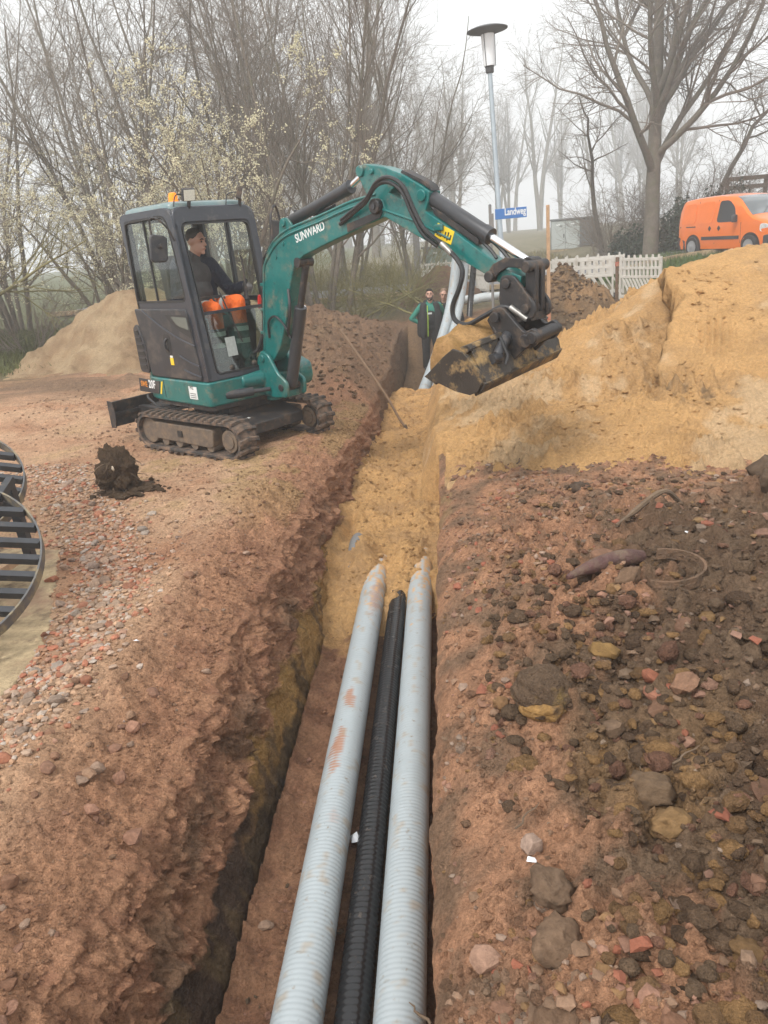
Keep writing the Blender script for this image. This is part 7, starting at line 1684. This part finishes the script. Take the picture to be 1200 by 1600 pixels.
spots = [(-5, 66), (2.0, 92), (-19.8, 122.2), (-17.2, 129.0), (0.1, 114.9), (33.1, 151.5), (-14.1, 144.9), (-9.1, 135.1), (-19.1, 119.4), (34.9, 121.2), (32.7, 147.6), (-16.5, 146.4), (15.5, 125.3), (35.6, 143.5), (-25.6, 149.8), (20.5, 138.1), (-16.2, 133.8), (-22.4, 132.4), (38.6, 152.2), (-7.4, 135.5), (14.2, 151.1), (36.6, 149.9), (1.0, 133.9), (2.3, 137.8), (-6.2, 118.9), (-28.6, 146.9), (14.1, 114.0), (9.1, 124.1), (-4.1, 132.3), (-17.3, 154.9), (-14.0, 129.8), (-9.4, 139.2), (24.1, 127.3), (10.9, 125.8), (-24.6, 150.9), (-10.7, 114.6)]
for k, (x, y) in enumerate(spots):
    FAR[k % 2].place('distant_tree', x, y, random.uniform(1.3, 1.7), random.uniform(0, 6.28), 'pale leafless tree fading into the fog behind the site', group='distant trees in the fog')
# crooked thin tree by the cabinets
CRK = Tree(751, [((0, 0, 0), (-0.05, 0, 1), 7.5, 0.11)], [lv(m=12, wob=0.22, up=0.05, sides=7, tip=0.2), lv(n=11, t0=0.3, ang=(30, 70), lf=(0.2, 0.45), rf=0.5, m=7, wob=0.16, up=0.03, sides=4, tip=0.2), lv(n=7, t0=0.1, ang=(30, 65), lf=(0.3, 0.55), rf=0.5, m=4, wob=0.15, up=0, sides=3, tip=0.3, rmin=0.008), lv(n=4, t0=0.1, ang=(30, 65), lf=(0.4, 0.7), rf=0.55, m=3, wob=0.1, up=0, sides=3, tip=0.4, rmin=0.007)], 2, M_bark, M_twig)
CRK.place('bare_tree', 6.6, 33.5, 1.0, 0.8, 'small crooked bare tree left of the thick trunk')
CRK.place('bare_tree', 10.6, 33.0, 1.15, 3.0, 'gnarled dark bare tree between the thick trunk and the van')
# dark scrub: dense twiggy bushes
SCR = Tree(761, clump(16, 0.7, 2.9, 0.028, 33, 0.75),
           [lv(m=8, wob=0.14, up=0.02, sides=4, tip=0.2), lv(n=9, t0=0.1, ang=(25, 70), lf=(0.3, 0.6), rf=0.55, m=5, wob=0.16, up=0.02, sides=3, tip=0.3, rmin=0.005), lv(n=7, t0=0.1, ang=(25, 70), lf=(0.35, 0.7), rf=0.6, m=4, wob=0.14, up=0, sides=3, tip=0.4, rmin=0.004)], 1, M_twig, M_twig)
for x, y, s_, r_, lb in ((6.9, 32.4, 0.9, 0, 'dark leafless scrub left of the thick trunk'), (9.3, 33.5, 1.25, 1, 'dark leafless scrub right of the thick trunk'), (12.5, 31.0, 1.3, 2, 'dark leafless scrub behind the orange van'), (11.0, 35.5, 1.5, 3, 'tall leafless scrub behind the gnarled tree'), (7.4, 35.0, 1.3, 4, 'leafless scrub behind the thick trunk'),
                         (-9.8, 17.9, 0.75, 5, 'low leafless scrub behind the left sand heap'), (-12.5, 16.9, 0.85, 6, 'low leafless scrub at the left picture edge'), (-6.6, 19.2, 0.85, 7, 'leafless scrub between heap and excavator cab')):
    SCR.place('scrub_bush', x, y, s_, r_, lb, 'bush', 'leafless scrub bushes')
OLV = Tree(771, clump(22, 0.9, 2.3, 0.022, 41, 0.8),
           [lv(m=8, wob=0.12, up=0.03, sides=4, tip=0.2), lv(n=7, t0=0.1, ang=(20, 60), lf=(0.3, 0.6), rf=0.55, m=5, wob=0.14, up=0.03, sides=3, tip=0.3, rmin=0.005), lv(n=6, t0=0.1, ang=(20, 60), lf=(0.35, 0.7), rf=0.6, m=4, wob=0.12, up=0.02, sides=3, tip=0.4, rmin=0.0045)], 1, M_olive, M_olive)
for x, y, s_, r_, lb in ((-2.2, 20.8, 0.85, 0, 'olive green willow bush right of the boom'), (-1.2, 22.6, 0.9, 2, 'olive green willow bush under the arm'), (-3.9, 22.2, 1.0, 4, 'olive green willow bush left of the boom'), (-5.2, 20.6, 0.7, 1.2, 'olive green willow bush behind the cab'), (-14.6, 17.6, 0.9, 3.0, 'olive green willow bush at the far left')):
    OLV.place('willow_bush', x, y, s_, r_, lb, 'bush', 'olive willow bushes')
# felled branches lying in a tangle beyond the spoil
BRC = Tree(781, [((0, 0, 0), (0.9, 0, 0.42), 3.2, 0.04)], [lv(m=9, wob=0.08, up=-0.01, sides=6, tip=0.2), lv(n=12, t0=0.15, ang=(25, 60), lf=(0.3, 0.55), rf=0.55, m=6, wob=0.14, up=0.0, sides=4, tip=0.3), lv(n=7, t0=0.1, ang=(25, 60), lf=(0.35, 0.7), rf=0.55, m=4, wob=0.14, up=0, sides=3, tip=0.4, rmin=0.005)], 1, M_olive, M_olive)
for x, y, s_, r_, lb in ((-0.6, 19.6, 0.75, 2.9, 'felled branch lying before the willow bush, nearest of the tangle'), (-0.3, 20.4, 0.85, 2.3, 'felled branch pointing left in the tangle behind the workers'), (-1.9, 20.0, 0.7, 0.2, 'felled branch pointing right beneath the boom'), (-0.2, 21.5, 0.9, 2.6, 'felled branch at the back of the tangle')):
    BRC.place('felled_branch', x, y, s_, r_, lb, 'branch', 'felled branches', dz=0.12)
BRC.place('felled_branch', -11.0, 17.2, 1.3, -0.1, 'long felled branch slanting up from the left behind the sand heap', 'branch', 'felled branches', dz=0.9)
# evergreen bush beside the van: leafy
def leafy(name, x, y, rx, ry, rz_, n, label, seed, size=0.07):
    r = empty(name, (x, y, gz(x, y))); tag(r, label, 'bush', 'evergreen bushes beside the van')
    g = np.random.default_rng(seed)
    p = nrm_(g.normal(size=(n, 3))) * (0.45 + 0.55 * g.random((n, 1)) ** 0.5); p[:, 2] = np.abs(p[:, 2])
    k = 1 + 0.45 * (fbm(p[:, 0] * 2 + 3, p[:, 1] * 2 + p[:, 2] * 2, 1.0, 3, seed))
    c = p * k[:, None] * np.array([rx, ry, rz_])
    a = nrm_(g.normal(size=(n, 3))); b = nrm_(np.cross(a, g.normal(size=(n, 3)))); s = size * g.uniform(0.6, 1.4, (n, 1))
    V = np.stack([c - a * s, c + b * s * 0.45, c + a * s, c - b * s * 0.45], 1).reshape(-1, 3)
    link('foliage', fast_mesh('foliage', V, np.arange(n * 4).reshape(-1, 4)), M_leaf, r)
    lvz = grow(seed, clump(10, rx * 0.3, rz_ * 1.1, 0.03, seed, 0.6), [lv(m=6, wob=0.1, sides=5, tip=0.3), lv(n=6, t0=0.3, ang=(25, 60), lf=(0.3, 0.6), rf=0.5, m=4, wob=0.1, sides=3, tip=0.3)])
    link('stem', tubes(lvz, 'stem'), M_bark, r)
leafy('evergreen_bush', 9.0, 30.6, 1.0, 0.9, 1.7, 5200, 'dark evergreen bush between thick trunk and orange van', 811)
leafy('evergreen_bush', 10.6, 31.6, 1.3, 1.0, 2.0, 5200, 'dark evergreen bush directly behind the van', 812)
leafy('evergreen_bush', 7.3, 31.2, 0.8, 0.7, 0.9, 3000, 'low dark evergreen bush at the foot of the thick trunk', 813)
# grass on the bank and rough grass at the left edge
def grass(name, X_, Y_, h, base, label):
    n = len(X_); Z_ = ground_z(X_, Y_) - 0.01
    a = rng.uniform(0, 6.28, n); w = h * 0.10; hh = h * rng.uniform(0.5, 1.3, n)
    dx, dy = np.cos(a) * w, np.sin(a) * w; lx = rng.normal(0, 0.35, n) * hh; ly = rng.normal(0, 0.35, n) * hh
    V = np.stack([np.stack([X_ - dx, Y_ - dy, Z_], -1), np.stack([X_ + dx, Y_ + dy, Z_], -1), np.stack([X_ + lx, Y_ + ly, Z_ + hh], -1)], 1).reshape(-1, 3)
    c = np.repeat(np.array(base) * rng.uniform(0.6, 1.3, (n, 1)), 3, axis=0)
    tag(link(name, fast_mesh(name, V, tris=np.arange(n * 3).reshape(-1, 3), col=c), M_grass), label, 'grass', kind='stuff')
n = 30000; grass('grass', rng.uniform(5.2, 16, n), rng.uniform(21.0, 31.5, n), 0.16, (0.085, 0.13, 0.035), 'short green grass on the bank where the van stands')
n = 16000; grass('grass', rng.uniform(-16, -7.5, n), rng.uniform(14.8, 22, n), 0.20, (0.12, 0.13, 0.045), 'rough grass below the thicket at left')
n = 14000; grass('grass', rng.uniform(-7, 6, n), rng.uniform(33.5, 48, n), 0.30, (0.21, 0.18, 0.085), 'dry straw coloured grass beyond the road')

# ================================================================ FOG
hz = MB().box((0, 77, 13.5), (236, 190, 31))
hz = hz.build('haze', None, None, smooth=False)
tag(hz, 'grey morning fog lying over the whole site', 'fog', kind='stuff')
mh = bpy.data.materials.new('haze'); mh.use_nodes = True; mh.node_tree.nodes.clear()
pv = mh.node_tree.nodes.new('ShaderNodeVolumePrincipled'); om = mh.node_tree.nodes.new('ShaderNodeOutputMaterial')
pv.inputs['Color'].default_value = (0.96, 0.975, 0.985, 1); pv.inputs['Density'].default_value = 0.0056; pv.inputs['Anisotropy'].default_value = 0.4
mh.node_tree.links.new(pv.outputs[0], om.inputs['Volume'])
hz.data.materials.append(mh)
